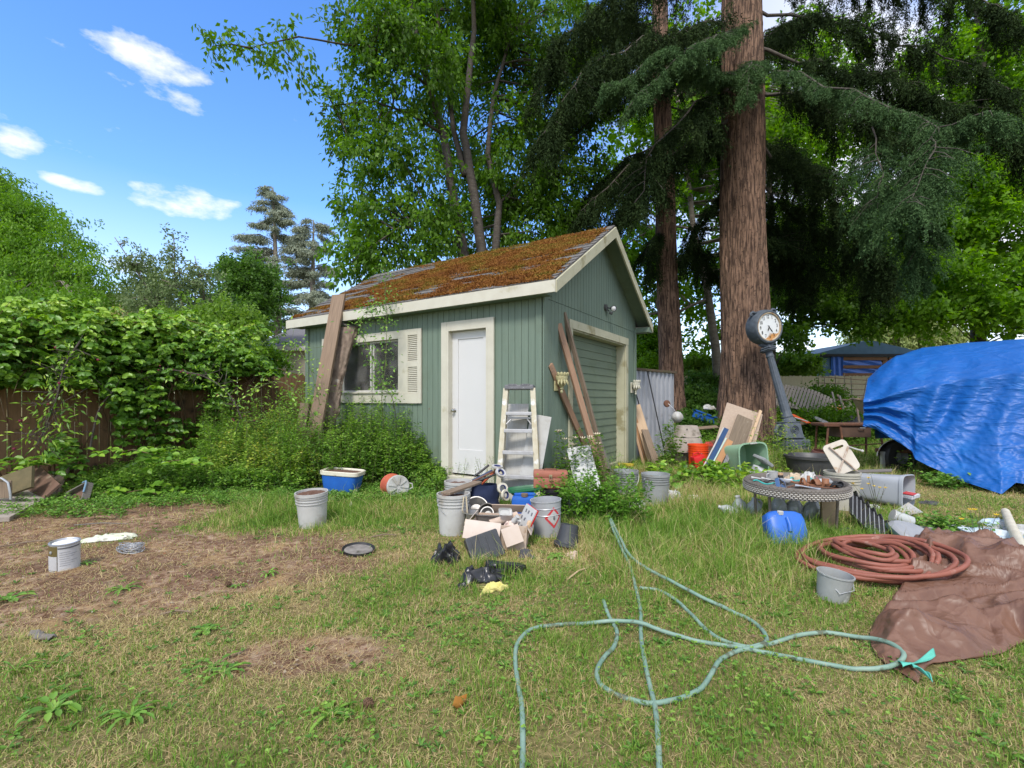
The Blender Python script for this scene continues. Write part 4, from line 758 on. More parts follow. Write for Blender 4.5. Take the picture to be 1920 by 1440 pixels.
b = MB(); b.lathe([(0, 0), (.011, 0), (.011, .004), (0, .006)], 16, ((r + .002) * math.cos(4.62), (r + .002) * math.sin(4.62), h * .72), (math.pi / 2, 0, 4.62 + math.pi / 2)); b.build('handle_ear', STEEL, t, smooth=True)
crumple('rag', 'pale green and white rag lying on the dirt behind the paint can', 'rag', at(205, 1012), .52, .24, .05, mat('greenish_cloth', (.48, .52, .36), (.62, .61, .56), 5, .95, .3, c3=(.25, .24, .15), s3=9, t3=.6), 3, 44, .25)
t = thing('wire_bundle', 'coiled bundle of grey wire on the dirt beside the rag', 'wire', at(245, 1038)); b = MB(); g = np.random.default_rng(4)
for i in range(26):
    a0 = g.random() * 6.28; R0 = .045 + .05 * g.random(); tz = g.normal() * .35; b.tube([(R0 * math.cos(a0 + q) * 1.1, R0 * .75 * math.sin(a0 + q), .035 + .025 * math.sin(a0 + q + tz * 6) + tz * .03) for q in np.linspace(0, 5 + g.random(), 18)], .0022, 5)
b.build('coil', STEEL, t, smooth='all')
p = at(78, 1200); t = thing('bark_piece', 'twisted piece of grey bark lying on the trampled straw', 'bark', p, (0, 0, -.35)); b = MB(); b.grid(lambda u, v: Vector(((u - .5) * .17, (v - .5) * .05 * (1 - .5 * abs(u - .4)) + .01 * math.sin(u * 9), .012 + .016 * math.sin(v * 3.14) + .010 * noise.noise((u * 6, v * 4, 2)))), 26, 8); b.build('bark', W_GREY, t, smooth='all', solid=.006)
plank('paving_slab', 'flat pale weathered slab lying in the weeds by the fence', at(-40, 985, .05), at(75, 930, .07), .44, .05, CONC, (0.05, .1, 1), cat='slab')
DRW = mat('drawer_wood', (.17, .10, .07), (.11, .065, .045), 6, .8, .3, c3=(.25, .2, .14), s3=5, t3=.55)
t = thing('drawer', 'tilted brown wooden drawer with a blue corner in the weeds', 'drawer', at(135, 945, .0), (math.radians(62), math.radians(-24), math.radians(-14))); b = MB(); b.box((.36, .22, .012), (0, .11, -.06)); b.build('bottom', DRW, t); b = MB()
for sz_, c_ in (((.36, .016, .08), (0, 0, -.03)), ((.36, .016, .08), (0, .22, -.03)), ((.016, .22, .08), (-.18, .11, -.03)), ((.016, .22, .08), (.18, .11, -.03))): b.box(sz_, c_, bev=.003)
b.build('sides', W_GREY, t); b = MB(); b.tube([(.19, .08, .012), (.19, .20, .012), (.18, .232, .012), (.12, .236, .012)], .010, 8); b.build('corner_strip', mat('faded_blue', (.10, .22, .36), (.2, .28, .34), 9, .6, .1), t, smooth=True)
plank('board', 'brown board propped diagonally against the fence above the drawer', P(95, 925, 5.7), P(58, 888, 6.3), .26, .03, mat('drawer_wood', (0, 0, 0)), (-.1, -.8, .6))
plank('board', 'mossy board standing on edge in the fence corner', P(28, 925, 5.6), P(30, 885, 5.7), .42, .04, mat('mossy_board', (.15, .12, .06), (.09, .08, .04), 8, .9, .3), (0, -1, .2))
plank('board', 'pinkish board lying flat between the slab and the drawer', at(90, 935, .02), at(118, 905, .22), .25, .02, mat('pink_board', (.32, .24, .19), (.24, .18, .14), 6, .9, .3), (0, -.8, .7))
t = thing('metal_hoop', 'rusty curved metal tub edge beside the mossy board', 'tub', P(0, 925, 5.3)); b = MB(); b.tube([(-.12, 0, .17), (.02, 0, .17), (.09, 0, .12), (.115, 0, 0), (.12, 0, -.07)], .012, 8); b.build('rim', STEEL, t, smooth=True); b = MB(); b.box((.28, .02, .2), (-.04, .03, .04), bev=.01); b.build('panel', W_OLD, t)

# ---- bucket, tub and overturned bucket by the weeds
bucket('bucket', 'grey plastic bucket full of soil and leaves standing alone on the grass', 'bucket', at(587, 985), .148, .345, WPLAST, fill=.93, rot=(math.radians(2), math.radians(-3), .6), hang=.0, handle=False, rimm=GPLAST)
p = at(641, 925); t = thing('cooler', 'old blue cooler tub with a yellowed white rim filled with debris', 'cooler', p, (0, .06, -.1)); b = MB()
b.lathe([(.17, 0), (.20, .12), (.225, .27)], 4, rot=(0, 0, math.pi / 4), sx=1.0, sy=.8); 
bb = MB(); n_ = 40; sq = lambda a, k: (abs(math.cos(a)) ** k * (1 if math.cos(a) > 0 else -1), abs(math.sin(a)) ** k * (1 if math.sin(a) > 0 else -1))
def ring(bm, prof, ax, ay, k=.45, n=48, cap=True):
    vs = []; fs = []
    for (s_, z) in prof:
        for i in range(n): c_, d_ = sq(2 * math.pi * i / n, k); vs.append((c_ * ax * s_, d_ * ay * s_, z))
    for j in range(len(prof) - 1):
        for i in range(n): fs.append((j * n + i, j * n + (i + 1) % n, (j + 1) * n + (i + 1) % n, (j + 1) * n + i))
    if cap: fs.append(tuple(range(n - 1, -1, -1)))
    return bm.add(vs, fs)
ring(bb, [(.78, 0), (.9, .14), (.97, .26)], .26, .17); bb.build('tub_body', BPLAST, t, smooth=True)
bb = MB(); ring(bb, [(.97, .25), (1.04, .26), (1.05, .305), (1.0, .312), (.93, .30), (.92, .26)], .26, .17, cap=False); bb.build('rim', mat('yellowed_plastic', (.68, .65, .54), (.58, .54, .42), 6, .5, .05, c3=(.3, .25, .16), s3=8), t, smooth=True)
bb = MB(); ring(bb, [(.93, .285), (.5, .30), (.02, .305)], .26, .17, cap=False); bb.build('debris_fill', SOIL, t, smooth='all')
tag(MB().tube([at(662, 880, .26) + Vector((0, -.1, 0)), at(664, 905, .12), at(668, 930, .03), at(660, 945, .02), at(656, 955, .01)], .014, 8).build('bent_pipe', mat('ivory_pipe', (.62, .58, .46), (.5, .46, .36), 9, .6, .1), None, smooth=True), 'bent ivory plastic pipe hanging off the blue cooler tub', 'pipe')
# overturned bucket
p = at(757, 945, .15); bk = bucket('bucket', 'faded orange bucket lying on its side with its ribbed white base showing', 'bucket', p + Vector((-.13, .26, 0)), .145, .34, mat('faded_orange_plastic', (.55, .13, .07), (.46, .10, .06), 6, .5, .05, c3=(.5, .4, .35), s3=7, t3=.62), rot=(math.radians(-96), 0, math.radians(28)), ribs=False, handle=False)
t = bk; b = MB(); R_ = .135; b.lathe([(0, -.012), (R_, -.012), (R_ + .006, -.006), (R_ + .006, .03)], 40, cap=False)
for i in range(8): a = i * math.pi / 4 + .2; b.box((R_ * .74, .014, .014), (math.cos(a) * R_ * .55, math.sin(a) * R_ * .55, -.016), rot=(0, 0, a))
b.build('ribbed_base', WPLAST, t, smooth=True); b = MB(); b.tube([(.14, -.03, .02), (.18, -.02, .0), (.185, .03, .0), (.14, .05, .02)], .009, 6); b.build('handle', WPLAST, t, smooth=True)

# ---- things leaning on the front wall
plank('plank', 'long grey weathered plank leaning from the bushes up over the roof edge', Vector((-3.0, 6.85, .10)), P(636, 553, 7.78) , .235, .045, mat('plank_wood', (.27, .19, .13), (.18, .125, .085), 5, .85, .35, stretch=(10, 10, .6)), (-.25, -1, .3), cat='plank')
t = thing('bark_slab', 'thick rough bark covered slab leaning on the wall beside the plank', 'log', P(598, 835, 7.3)); a = Vector((0, 0, 0)); e = P(653, 612, 7.76) - Vector(t.location); b = MB(); ns = 50
def slab(u, v):
    c_ = a.lerp(e, v); an = u * 2 * math.pi; w_ = .15 + .02 * math.sin(v * 7); th_ = .075; rr = 1 + .22 * noise.noise((math.cos(an) * 2, math.sin(an) * 2, v * 9)) + .12 * noise.noise((math.cos(an) * 7, math.sin(an) * 7, v * 30)); return c_ + Vector((math.cos(an) * w_ * rr, math.sin(an) * th_ * rr, math.sin(an) * .02))
b.grid(slab, 36, 90); b.build('bark', mat('flaky_bark', (.30, .23, .18), (.12, .085, .065), 16, .95, .9, stretch=(1, 1, .5), c3=(.42, .37, .31), s3=7, t3=.62, bdist=.02), t, smooth='all'); b = MB(); b.lathe([(.14, 0), (.13, .03)], 14, e, (0, .3, 0), sy=.5); b.build('cut_end', W_GREY, t)
plank('post', 'tan wooden post half buried in the bushes under the leaning plank', Vector((-3.28, 7.15, -.05)), Vector((-3.16, 7.2, 1.2)), .13, .09, W_OLD, (0, -1, 0), cat='post')
plank('stake', 'thin crooked stake leaning against the wall left of the door', G(797, 905) + Vector((0, .35, 0)), P(807, 765, 6.95), .045, .03, W_OLD, (0, -1, .1), cat='stake')

# ladder
lp = Vector(((970 - CX) * 5.75 / F, 5.62, 0)); lp.z = gz(lp.x, lp.y); t = thing('step_ladder', 'paint spattered wooden step ladder with grey cap folded against the corner wall', 'ladder', lp, (math.radians(-4), 0, math.radians(-14)))
LAD = mat('ladder_paint', (.60, .56, .44), (.46, .40, .27), 9, .6, .2, c3=(.70, .69, .66), s3=7, t3=.54); LADY = mat('ladder_yellow', (.55, .42, .10), (.42, .33, .12), 8, .6, .2, c3=(.6, .58, .5), s3=8); LM = mat('ladder_step_metal', (.46, .46, .47), (.36, .35, .34), 9, .5, .2, metal=.3, c3=(.62, .6, .56), s3=12)
Hh = 1.38; wt, wb = .335, .50
for sx_ in (-1, 1):
    p0 = Vector((sx_ * wb / 2, 0, 0)); p1 = Vector((sx_ * wt / 2, 0, Hh)); o = plank('rail', None, p0, p1, .062, .028, LAD, (0, -1, 0), cat=None); mw = o.matrix_world.copy(); o.parent = t; o.matrix_local = mw
for sx_, m_ in ((-1, LAD), (1, LADY)):
    p0 = Vector((sx_ * (wb / 2 + .01), .17, 0)); p1 = Vector((sx_ * (wt / 2 - .01), .05, Hh - .02)); o = plank('back_rail', None, p0, p1, .03, .055, m_, (0, -1, 0), cat=None); mw = o.matrix_world.copy(); o.parent = t; o.matrix_local = mw
for i, z_ in enumerate((.31, .60, .86)):
    ww = wb + (wt - wb) * z_ / Hh; b = MB(); b.box((ww - .05, .085, .045), (0, .0, z_), bev=.006); b.build('step', LM, t)
z_ = 1.07; ww = wb + (wt - wb) * z_ / Hh; b = MB(); b.box((ww - .05, .11, .04), (0, .03, z_), bev=.006); b.box((ww - .07, .16, .02), (0, .10, z_ - .05)); b.build('step', LM, t)
b = MB()
for sx_ in (-1, 1): b.tube([(sx_ * (ww / 2 - .03), 0, z_ - .13), (sx_ * (ww / 2 - .09), .03, z_ - .06)], .008, 5)
b.build('brace', LM, t)
b = MB(); b.box((.36, .13, .055), (0, .03, Hh + .01), bev=.012)
for sx_ in (-1, 1): b.box((.11, .02, .012), (sx_ * .08, -.03, Hh + .042))
b.build('ladder_cap', mat('grey_cap', (.17, .17, .18), (.12, .12, .13), 20, .6, .3, c3=(.55, .55, .55), s3=28, t3=.6), t)
# ribbed panel and white sheet behind the ladder
PEEL = mat('peeling_white_panel', (.47, .46, .43), (.38, .365, .33), 7, .7, .3, stretch=(14, 14, .8), c3=(.22, .19, .14), s3=6, t3=.61)
def ribbed(name, label, p0, p1, wd, n, m, face, cat='panel', th=.012):
    o = plank(name, label, p0, p1, wd, th, m, face, cat=cat); me = o.data; b = MB(); Lh = (Vector(p1) - Vector(p0)).length
    b.box((wd, th * .5, Lh), (0, .004, Lh / 2))
    for i in range(n): b.box((wd / n * .86, th, Lh), (-wd / 2 + (i + .5) * wd / n, -.001, Lh / 2), bev=.003)
    nm = me.name; me2 = bpy.data.meshes.new(name); me2.from_pydata([tuple(v) for v in b.v], [], b.f); me2.materials.append(m); o.data = me2; return o
ribbed('panel', 'tall ribbed white peeling panel leaning behind the ladder', Vector((-.02, 5.72, .02)), Vector((.075, 5.96, 1.20)), .30, 9, PEEL, (-.45, -1, .2))
plank('sheet', 'smooth white sheet with a rolled top edge leaning at the corner of the shed', Vector((.16, 5.66, .02)), Vector((.36, 5.80, 1.06)), .26, .012, WPLAST, (-.2, -1, .1), cat='panel')
# ---- toolbox, jug, buckets pile
p = at(1042, 975); bb_ = bucket('bucket', 'black ribbed bucket under the rusty pink toolbox', 'bucket', p + Vector((.0, .18, 0)), .15, .30, BLACKP, handle=False, fill=.98, fillm=BLACKP, rot=(0, 0, 0))
TBX = mat('pink_rusted_enamel', (.36, .13, .085), (.29, .10, .065), 8, .5, .15, c3=(.16, .06, .035), s3=7, t3=.62); p2 = Vector((bb_.location.x - .045, bb_.location.y - .02, bb_.location.z + .31)); t = thing('toolbox', 'closed dull pink metal toolbox sitting on top of a black bucket', 'toolbox', p2, (0, math.radians(1), math.radians(-3)))
b = MB(); b.box((.36, .18, .115), (0, 0, .0585), bev=.016); b.build('case', TBX, t, smooth=True); b = MB(); b.box((.366, .186, .07), (0, 0, .148), bev=.02); lid = b.build('lid', TBX, t, smooth=True)
b = MB(); b.tube([(-.07, 0, .18), (-.06, 0, .198), (.06, 0, .198), (.07, 0, .18)], .007, 8); b.build('carry_handle', RUST, lid, smooth=True)
b = MB(); b.box((.036, .012, .03), (0, -.096, .135), bev=.004); b.tube([(-.013, -.103, .13), (-.012, -.107, .10), (0, -.108, .085), (.012, -.107, .10), (.013, -.103, .13)], .0035, 6); b.build('latch', mat('brass_latch', (.42, .36, .22), (.3, .24, .14), 30, .4, .1, metal=.7), t, smooth=True)
p = at(985, 985); t = thing('jug', 'bright blue square plastic jug behind the cardboard box', 'jug', p + Vector((-.0, .12, 0)), (0, 0, -.1)); b = MB(); b.box((.26, .2, .27), (0, 0, .135), bev=.03); b.box((.22, .05, .03), (0, 0, .285), bev=.012); b.build('jug_body', BPLAST, t, smooth=True); b = MB(); b.lathe([(.035, .27), (.035, .30), (0, .302)], 18, (0, -.06, 0)); b.build('cap', mat('dusty_brown', (.12, .07, .05), (.2, .15, .1), 30, .9, .3), t, smooth=True)
t = thing('tray', 'dark green plastic tray resting on the blue jug', 'tray', p + Vector((.0, .22, .29)), (.1, -.1, .1)); b = MB(); ring(b, [(.86, .0), (.96, .03), (1.03, .035), (1.03, .028), (.95, .02), (.83, -.004)], .17, .10); b.build('tray_body', mat('green_plastic', (.01, .12, .045), (.012, .09, .035), 8, .4, .05), t, smooth=True)
bucket('bucket', 'grey bucket heaped with a wooden board across its open rim', 'bucket', at(850, 1000), .148, .37, WPLAST, fill=.9, rot=(0, 0, .5), group=None)
bucket('bucket', 'second soil filled bucket just behind the grey bucket with the board', 'bucket', at(862, 970) + Vector((-.03, .12, 0)), .145, .36, WPLAST, fill=.9, handle=False)
q = at(850, 1000); plank('board', 'short brown board laid across two buckets', q + Vector((-.06, -.10, .385)), q + Vector((.20, .42, .40)), .10, .022, W_OLD, (0, 0, 1))
tag(MB().tube([q + Vector((.13, -.1, .36)), q + Vector((.145, -.13, .2)), q + Vector((.12, -.13, .12))], .007, 6).tube([q + Vector((.11, -.12, .36)), q + Vector((.10, -.15, .24)), q + Vector((.11, -.14, .22))], .006, 6).build('string', ROPE, None, smooth=True), 'frayed piece of pale string hanging from the grey bucket rim', 'string')
# navy bag with rods
p = at(905, 965); t = thing('tool_bag', 'navy blue bag stuffed with black and orange handled tools beside the buckets', 'bag', p + Vector((0, .15, 0)), (0, 0, .15)); b = MB()
def bag(u, v): a_ = u * 2 * math.pi; k_ = math.sin(min(1, v * 1.15) * math.pi / 2 + .0) ; rr = (1 - .25 * v) * (1 + .15 * noise.noise((math.cos(a_) * 2, math.sin(a_) * 2, v * 4))); return Vector((math.cos(a_) * .20 * rr, math.sin(a_) * .13 * rr, v * .30))
b.grid(bag, 30, 12); b.build('bag_body', mat('navy_cloth', (.012, .02, .055), (.02, .03, .075), 9, .9, .4), t, smooth='all')
for i, (x0, z0, x1, z1, y_, r0, m_) in enumerate([(-.28, .29, .12, .42, -.12, .012, BLACKP), (-.22, .31, .16, .47, -.08, .010, RUST), (-.16, .33, .10, .45, -.02, .014, mat('navy_grip', (.02, .035, .09), (.03, .05, .11), 9, .5, .1)), (-.12, .27, .2, .44, .03, .011, BLACKP), (-.02, .30, .18, .49, .0, .012, mat('orange_grip', (.5, .09, .02), (.4, .07, .02), 9, .5, .1)), (-.1, .38, .07, .50, .06, .013, BLACKP)]):
    b = MB(); b.tube([(x0, y_, z0), ((x0 + x1) / 2, y_, (z0 + z1) / 2), (x1, y_ + .03, z1)], r0, 8); b.build('tool_handle', m_, t, smooth=True)
b = MB(); b.tube([(-.36, -.14, .265), (-.26, -.12, .295)], [.028, .022], 10); b.build('tool_handle', MATS['navy_grip'], t, smooth=True)
for i, (dx, dy, dz, rx, ry, lb) in enumerate([(.175, .02, .50, .15, .1, 'flat roll of white tape on top of the tool bag'), (.215, -.05, .445, .7, .5, 'white tape roll leaning below the topmost roll'), (.235, -.04, .27, 1.2, .9, 'dirty ivory roll hanging at the side of the tool bag'), (.27, -.06, .20, .9, 1.3, 'lowest pale roll between the tool bag and the blue jug')]):
    r_ = thing('tape_roll', lb, 'tape roll', p + Vector((dx - .02, .1 + dy, dz)), (rx, ry, .2), 'pale rolls beside the tool bag'); b = MB(); b.lathe([(.034, -.012), (.062, -.012), (.064, 0), (.062, .012), (.034, .012), (.032, 0), (.034, -.012)], 30, cap=False); b.build('tape', WPLAST if i < 2 else mat('yellowed_plastic', (0, 0, 0)), r_, smooth=True)
    b = MB(); b.lathe([(.033, -.013), (.030, 0), (.033, .013), (.040, .0128), (.040, -.0128), (.033, -.013)], 30, cap=False); b.build('core', mat('navy_print', (.03, .04, .12), (.06, .07, .2), 20, .5, 0), r_, smooth=True)
# pots
p = at(915, 1015); ALU = mat('dull_aluminium', (.40, .39, .37), (.28, .27, .255), 9, .4, .1, metal=.7, c3=(.16, .15, .13), s3=7, t3=.6)
t = thing('roasting_pan', 'oval metal roasting pan with cookware piled in it', 'pan', p + Vector((-.02, .12, .14)), (-.05, .02, -.1)); b = MB(); ring(b, [(.80, 0), (.9, .05), (.96, .075), (1.06, .08), (1.06, .09), (.94, .085), (.86, .03), (.76, .012)], .20, .13, k=.8); b.build('pan_body', ALU, t, smooth=True)
for nm, lb, dx, dy, dz, r_, rx, rz_ in [('metal_bowl', 'large tarnished metal bowl tipped up in the roasting pan', -.10, .10, .10, .11, 1.05, .1), ('saucepan', 'dark rimmed saucepan nested beside the tarnished bowl', -.0, .06, .07, .085, 1.1, -.25), ('metal_cup', 'small metal cup tipped inside the saucepan', .005, .0, .075, .06, 1.12, -.2)]:
    tt = thing(nm, lb, 'bowl' if nm != 'saucepan' else 'saucepan', p + Vector((-.02 + dx, .12 + dy, .14 + dz)), (rx, 0, rz_), None); b = MB(); b.lathe([(0, -r_ * .75), (r_ * .6, -r_ * .7), (r_ * .9, -r_ * .25), (r_, .0), (r_ + .005, .004), (r_ - .004, .004), (r_ * .86, -r_ * .25), (r_ * .55, -r_ * .64), (0, -r_ * .66)], 36, cap=False); b.build('bowl_body', ALU if nm != 'saucepan' else mat('dark_pan', (.05, .045, .04), (.10, .09, .08), 9, .4, .1, metal=.6), tt, smooth=True)
tt = thing('funnel', 'small dented metal funnel beside the roasting pan', 'funnel', p + Vector((.10, .02, .16)), (.5, 1.2, 0)); b = MB(); b.lathe([(.015, -.08), (.02, -.03), (.06, .02), (.065, .05), (.06, .05), (.015, -.03)], 24, cap=False); b.build('cone', ALU, tt, smooth=True)
# cardboard box
p = at(940, 1020); t = thing('cardboard_box', 'collapsed open cardboard box full of junk in the middle of the pile', 'box', p, (0, 0, -.12)); Wd, Dp, Hb = .46, .32, .23
for nm, sz, c_, rt_ in [('side_panel', (Wd, .006, Hb), (0, -Dp / 2, Hb / 2 - .02), (.06, 0, 0)), ('side_panel', (Wd, .006, Hb), (0, Dp / 2, Hb / 2), (-.05, 0, 0)), ('side_panel', (.006, Dp, Hb), (-Wd / 2, 0, Hb / 2 - .01), (0, -.05, 0)), ('side_panel', (.006, Dp, Hb), (Wd / 2, 0, Hb / 2 - .02), (0, .08, 0))]:
    b = MB(); b.box(sz, c_, rt_); b.build(nm, CARD, t)
b = MB(); b.box((Wd, Dp, .006), (0, 0, .006)); b.build('bottom', CARD, t)
for c_, sz, rt_ in [((-.13, -Dp / 2 - .06, Hb - .055), (.30, .16, .006), (.95, .12, .10)), ((.12, -Dp / 2 - .045, Hb - .09), (.15, .15, .006), (1.15, -.3, .3)), ((-Wd / 2 - .03, -.04, Hb + .0), (.10, Dp * .9, .006), (0, -.9, 0)), ((Wd / 2 + .02, .0, Hb - .06), (.09, Dp * .9, .006), (0, 1.1, 0))]:
    b = MB(); b.box(sz, c_, rt_); b.build('flap', CARDP, t)
b = MB(); b.box((.30, .10, .006), (.04, Dp / 2 + .03, Hb + .04), (-.9, 0, 0)); b.build('flap', CARD, t)
tt = thing('game_board', 'white board with red edge standing in the cardboard box', 'board', p + Vector((.16, .02, .10)), (math.radians(12), math.radians(24), math.radians(35))); b = MB(); b.box((.015, .17, .24), (0, 0, .12), bev=.004); b.build('board_face', WPLAST, tt); b = MB(); b.box((.012, .176, .246), (.013, 0, .12), bev=.003); b.build('red_back', REDP, tt)
b = MB(); random.seed(5)
for i in range(9): b.box((.001, .018, .03), (-.0082, -.05 + (i % 3) * .05 + random.uniform(-.01, .01), .05 + (i // 3) * .07), (random.uniform(-.4, .4), 0, 0))
b.build('printed_marks', MATS['ink'], tt)
tt = thing('rolled_paper', 'tan rolled tube lying inside the cardboard box', 'roll', p + Vector((.02, .06, .20)), (0, 1.35, .3)); b = MB(); b.lathe([(.035, -.13), (.035, .13)], 24); b.build('roll', CARD, tt, smooth=True)
tt = thing('plastic_dish', 'white plastic soap dish propped in the cardboard box', 'dish', p + Vector((.03, .02, .27)), (.9, .1, .3)); b = MB(); ring(b, [(.8, 0), (1, .02), (1.03, .02), (.9, .01), (.75, .006)], .06, .035); b.build('dish_body', WPLAST, tt, smooth=True)
tt = thing('faucet_part', 'small white plumbing fitting in the cardboard box', 'fitting', p + Vector((.10, -.04, .20)), (.4, .6, 0)); b = MB(); b.lathe([(0, 0), (.022, .0), (.026, .03), (.018, .05), (.02, .08), (0, .082)], 18); b.lathe([(.012, 0), (.012, .05)], 12, (.0, 0, .04), (0, 1.3, 0)); b.build('fitting_body', WPLAST, tt, smooth=True)
crumple('paper', 'crumpled pinkish paper stuffed in the cardboard box', 'paper', p + Vector((.08, -.06, .17)), .14, .12, .05, mat('pink_paper', (.6, .42, .36), (.66, .58, .5), 12, .9, .2, c3=(.4, .12, .1), s3=14, t3=.6), 9, 20, 0, drape=lambda x, y: .17)
tt = thing('wooden_handle', 'pale wooden tool handle sticking out of the cardboard box', 'handle', p + Vector((.19, -.10, .05)), (.2, .25, 0)); b = MB(); b.tube([(0, 0, -.04), (.0, 0, .10), (.005, 0, .19), (.006, 0, .20)], [.017, .018, .020, .012], 12); b.build('handle_body', W_PALE, tt, smooth=True)
# black plastic tray, bin bags, boots, yellow rag
p = at(925, 1050); t = thing('plastic_crate', 'black ribbed plastic tray propped on its side before the cardboard box', 'tray', p + Vector((-.03, .0, .02)), (math.radians(62), math.radians(-12), math.radians(24))); b = MB(); b.box((.26, .20, .012), (0, 0.1, 0), bev=.004)
for sx_ in (-1, 1): b.box((.012, .20, .07), (sx_ * .13, .1, -.03), bev=.004)
for yy in (0, .2): b.box((.26, .012, .07), (0, yy, -.03), bev=.004)
for i in range(4): b.box((.01, .18, .008), (-.09 + i * .06, .1, .009), bev=.003)
b.build('tray_body', mat('dark_slate_plastic', (.035, .038, .042), (.05, .053, .058), 12, .45, .1, c3=(.10, .10, .095), s3=8), t)
BAG = mat('black_bin_liner', (.012, .012, .014), (.02, .02, .022), 10, .3, .3, spec=.6, bdist=.02)
crumple('bin_bag', 'crumpled shiny black bag on the grass below the grey bucket', 'bag', at(838, 1052), .26, .24, .17, BAG, 11, 44, .4, freq=4)
crumple('black_jacket', 'crumpled black rubbery jacket lying between the black tray and the yellow cloth', 'jacket', at(908, 1082), .40, .24, .10, BAG, 14, 44, .3, freq=3.4)
crumple('black_glove', 'small black glove lying at the near end of the black jacket', 'glove', at(868, 1100), .12, .08, .04, BAG, 15, 24, .6)
t = thing('rubber_boot', 'toppled black rubber boot lying just right of the black jacket', 'boot', at(950, 1070, .0), (0, 0, -.25)); b = MB(); b.tube([(-.15, 0, .05), (-.08, 0, .052), (-.01, 0, .05), (.04, .01, .045), (.10, .035, .04), (.13, .05, .035)], [.045, .042, .040, .045, .036, .02], 18); b.v = [(x, y, max(.003, z * .8)) for x, y, z in b.v]; b.build('shaft', BAG, t, smooth='all'); b = MB(); b.box((.20, .012, .075), (.03, -.035, .035), bev=.004); b.build('sole', BLACKP, t)
crumple('cloth', 'crumpled dirty yellow cloth on the grass in front of the black boots', 'cloth', at(925, 1102), .24, .15, .05, mat('yellow_cloth', (.62, .58, .20), (.48, .42, .14), 9, .95, .3, c3=(.26, .2, .1), s3=8, t3=.6), 21, 40, .3)
t = thing('pot_lid', 'round dark tray with a worn silver middle lying in the grass', 'lid', at(672, 1035, .012), (math.radians(4), math.radians(5), 0)); b = MB(); b.lathe([(0, .004), (.10, .004), (.118, .008), (.125, .022), (.13, .022), (.128, .004), (.10, -.004)], 44, cap=False); b.build('lid_rim', BLACKP, t, smooth=True); b = MB(); b.lathe([(.112, .0085), (.06, .006), (0, .006)], 40, cap=False); b.build('lid_face', mat('worn_silver', (.42, .38, .34), (.2, .18, .16), 14, .5, .2, metal=.4, c3=(.08, .07, .06), s3=10), t, smooth=True)
# metal bucket with hazard diamond
p = at(1027, 1005); bk = bucket('bucket', 'grey metal bucket with a red diamond warning label beside the cardboard box', 'bucket', p + Vector((0, .03, 0)), .14, .33, mat('grey_painted_metal', (.36, .37, .38), (.30, .31, .32), 6, .5, .06, c3=(.2, .19, .18), s3=6), ribs=False, handle=False, rot=(0, math.radians(-3), 0))
b = MB(); b.lathe([(.138, .26), (.142, .263), (.138, .268)], 36, cap=False); b.lathe([(.134, .20), (.139, .204), (.135, .209)], 36, cap=False); b.build('hoop', STEEL, bk, smooth=True)
def diamond(u, v, s=.062, rr=.1335, a0=-1.12, zc=.185):
    x_, y_ = (u - .5) * 2, (v - .5) * 2; xx = (x_ + y_) * s * .5; yy = (y_ - x_) * s * .5 * 1.15; r__ = (.1204 + (.14 - .1204) * (zc + yy) / .33) + rr; return Vector((r__ * math.cos(a0 + xx / .13), r__ * math.sin(a0 + xx / .13), zc + yy))
b = MB(); b.grid(lambda u, v: diamond(u, v, .085, .0015), 10, 10); b.build('warning_label', mat('red_print', (.55, .05, .06), (.45, .05, .055), 14, .5, 0), bk, smooth='all'); b = MB(); b.grid(lambda u, v: diamond(u, v, .060, .0025), 10, 10); b.build('label_centre', WPLAST, bk, smooth='all')
b = MB(); b.lathe([(0, -.022), (.012, -.015), (.016, 0), (.009, .014), (.004, .03), (0, .032)], 10, diamond(.5, .5, .06, .003), (0, 0, 0), sy=.2, sx=.8); b.build('flame_mark', MATS['ink'], bk)
t = thing('plant_pot', 'black plastic plant pot tilted against the diamond labelled bucket', 'plant pot', at(1062, 1028) + Vector((0, 0, .01)), (math.radians(-8), math.radians(10), 0)); b = MB(); b.lathe([(.105, 0), (.095, .03), (.072, .18), (.0, .18)], 36, cap=False); b.lathe([(.105, 0), (.112, .004), (.11, .025), (.095, .03)], 36, cap=False); b.build('pot_body', mat('dark_slate_plastic', (0, 0, 0)), t, smooth=True)
bucket('bucket', 'pale bucket behind the diamond labelled bucket with its bail handle up', 'bucket', at(1072, 985) + Vector((.05, .1, 0)), .14, .27, GPLAST, handle=True, hang=-.6, rot=(0, 0, 0))
# ---- lumber leaning on the gable wall
LUM = mat('reddish_stud', (.36, .22, .14), (.25, .15, .095), 5, .8, .35, stretch=(12, 12, .7), c3=(.20, .13, .09), s3=4, t3=.6)
plank('stud', 'long reddish stud leaning on the gable wall with its top beside the garage frame corner', G(1138, 925), P(1047, 607, 6.30), .085, .038, LUM, (.5, -1, .3), cat='board')
plank('stud', 'longest stud, highest on the gable wall, standing behind the reddish stud', G(1146, 915), P(1057, 586, 6.44), .06, .05, W_OLD, (.9, -.6, .3), cat='board')
plank('stud', 'shorter orange brown stud crossing in front of the ornate wall planter', G(1127, 905), P(1031, 684, 6.06), .085, .038, LUM, (.5, -1, .3), cat='board')
plank('stud', 'grey weathered strip leaning on the garage door right of the reddish stud', G(1152, 905), P(1096, 742, 6.95), .05, .02, W_GREY, (.6, -1, .2), cat='board')
plank('stick', 'thin pale stick standing upright under the ornate planter', G(1072, 900), P(1052, 738, 6.3), .03, .02, W_TAN, (0, -1, 0), cat='stick')
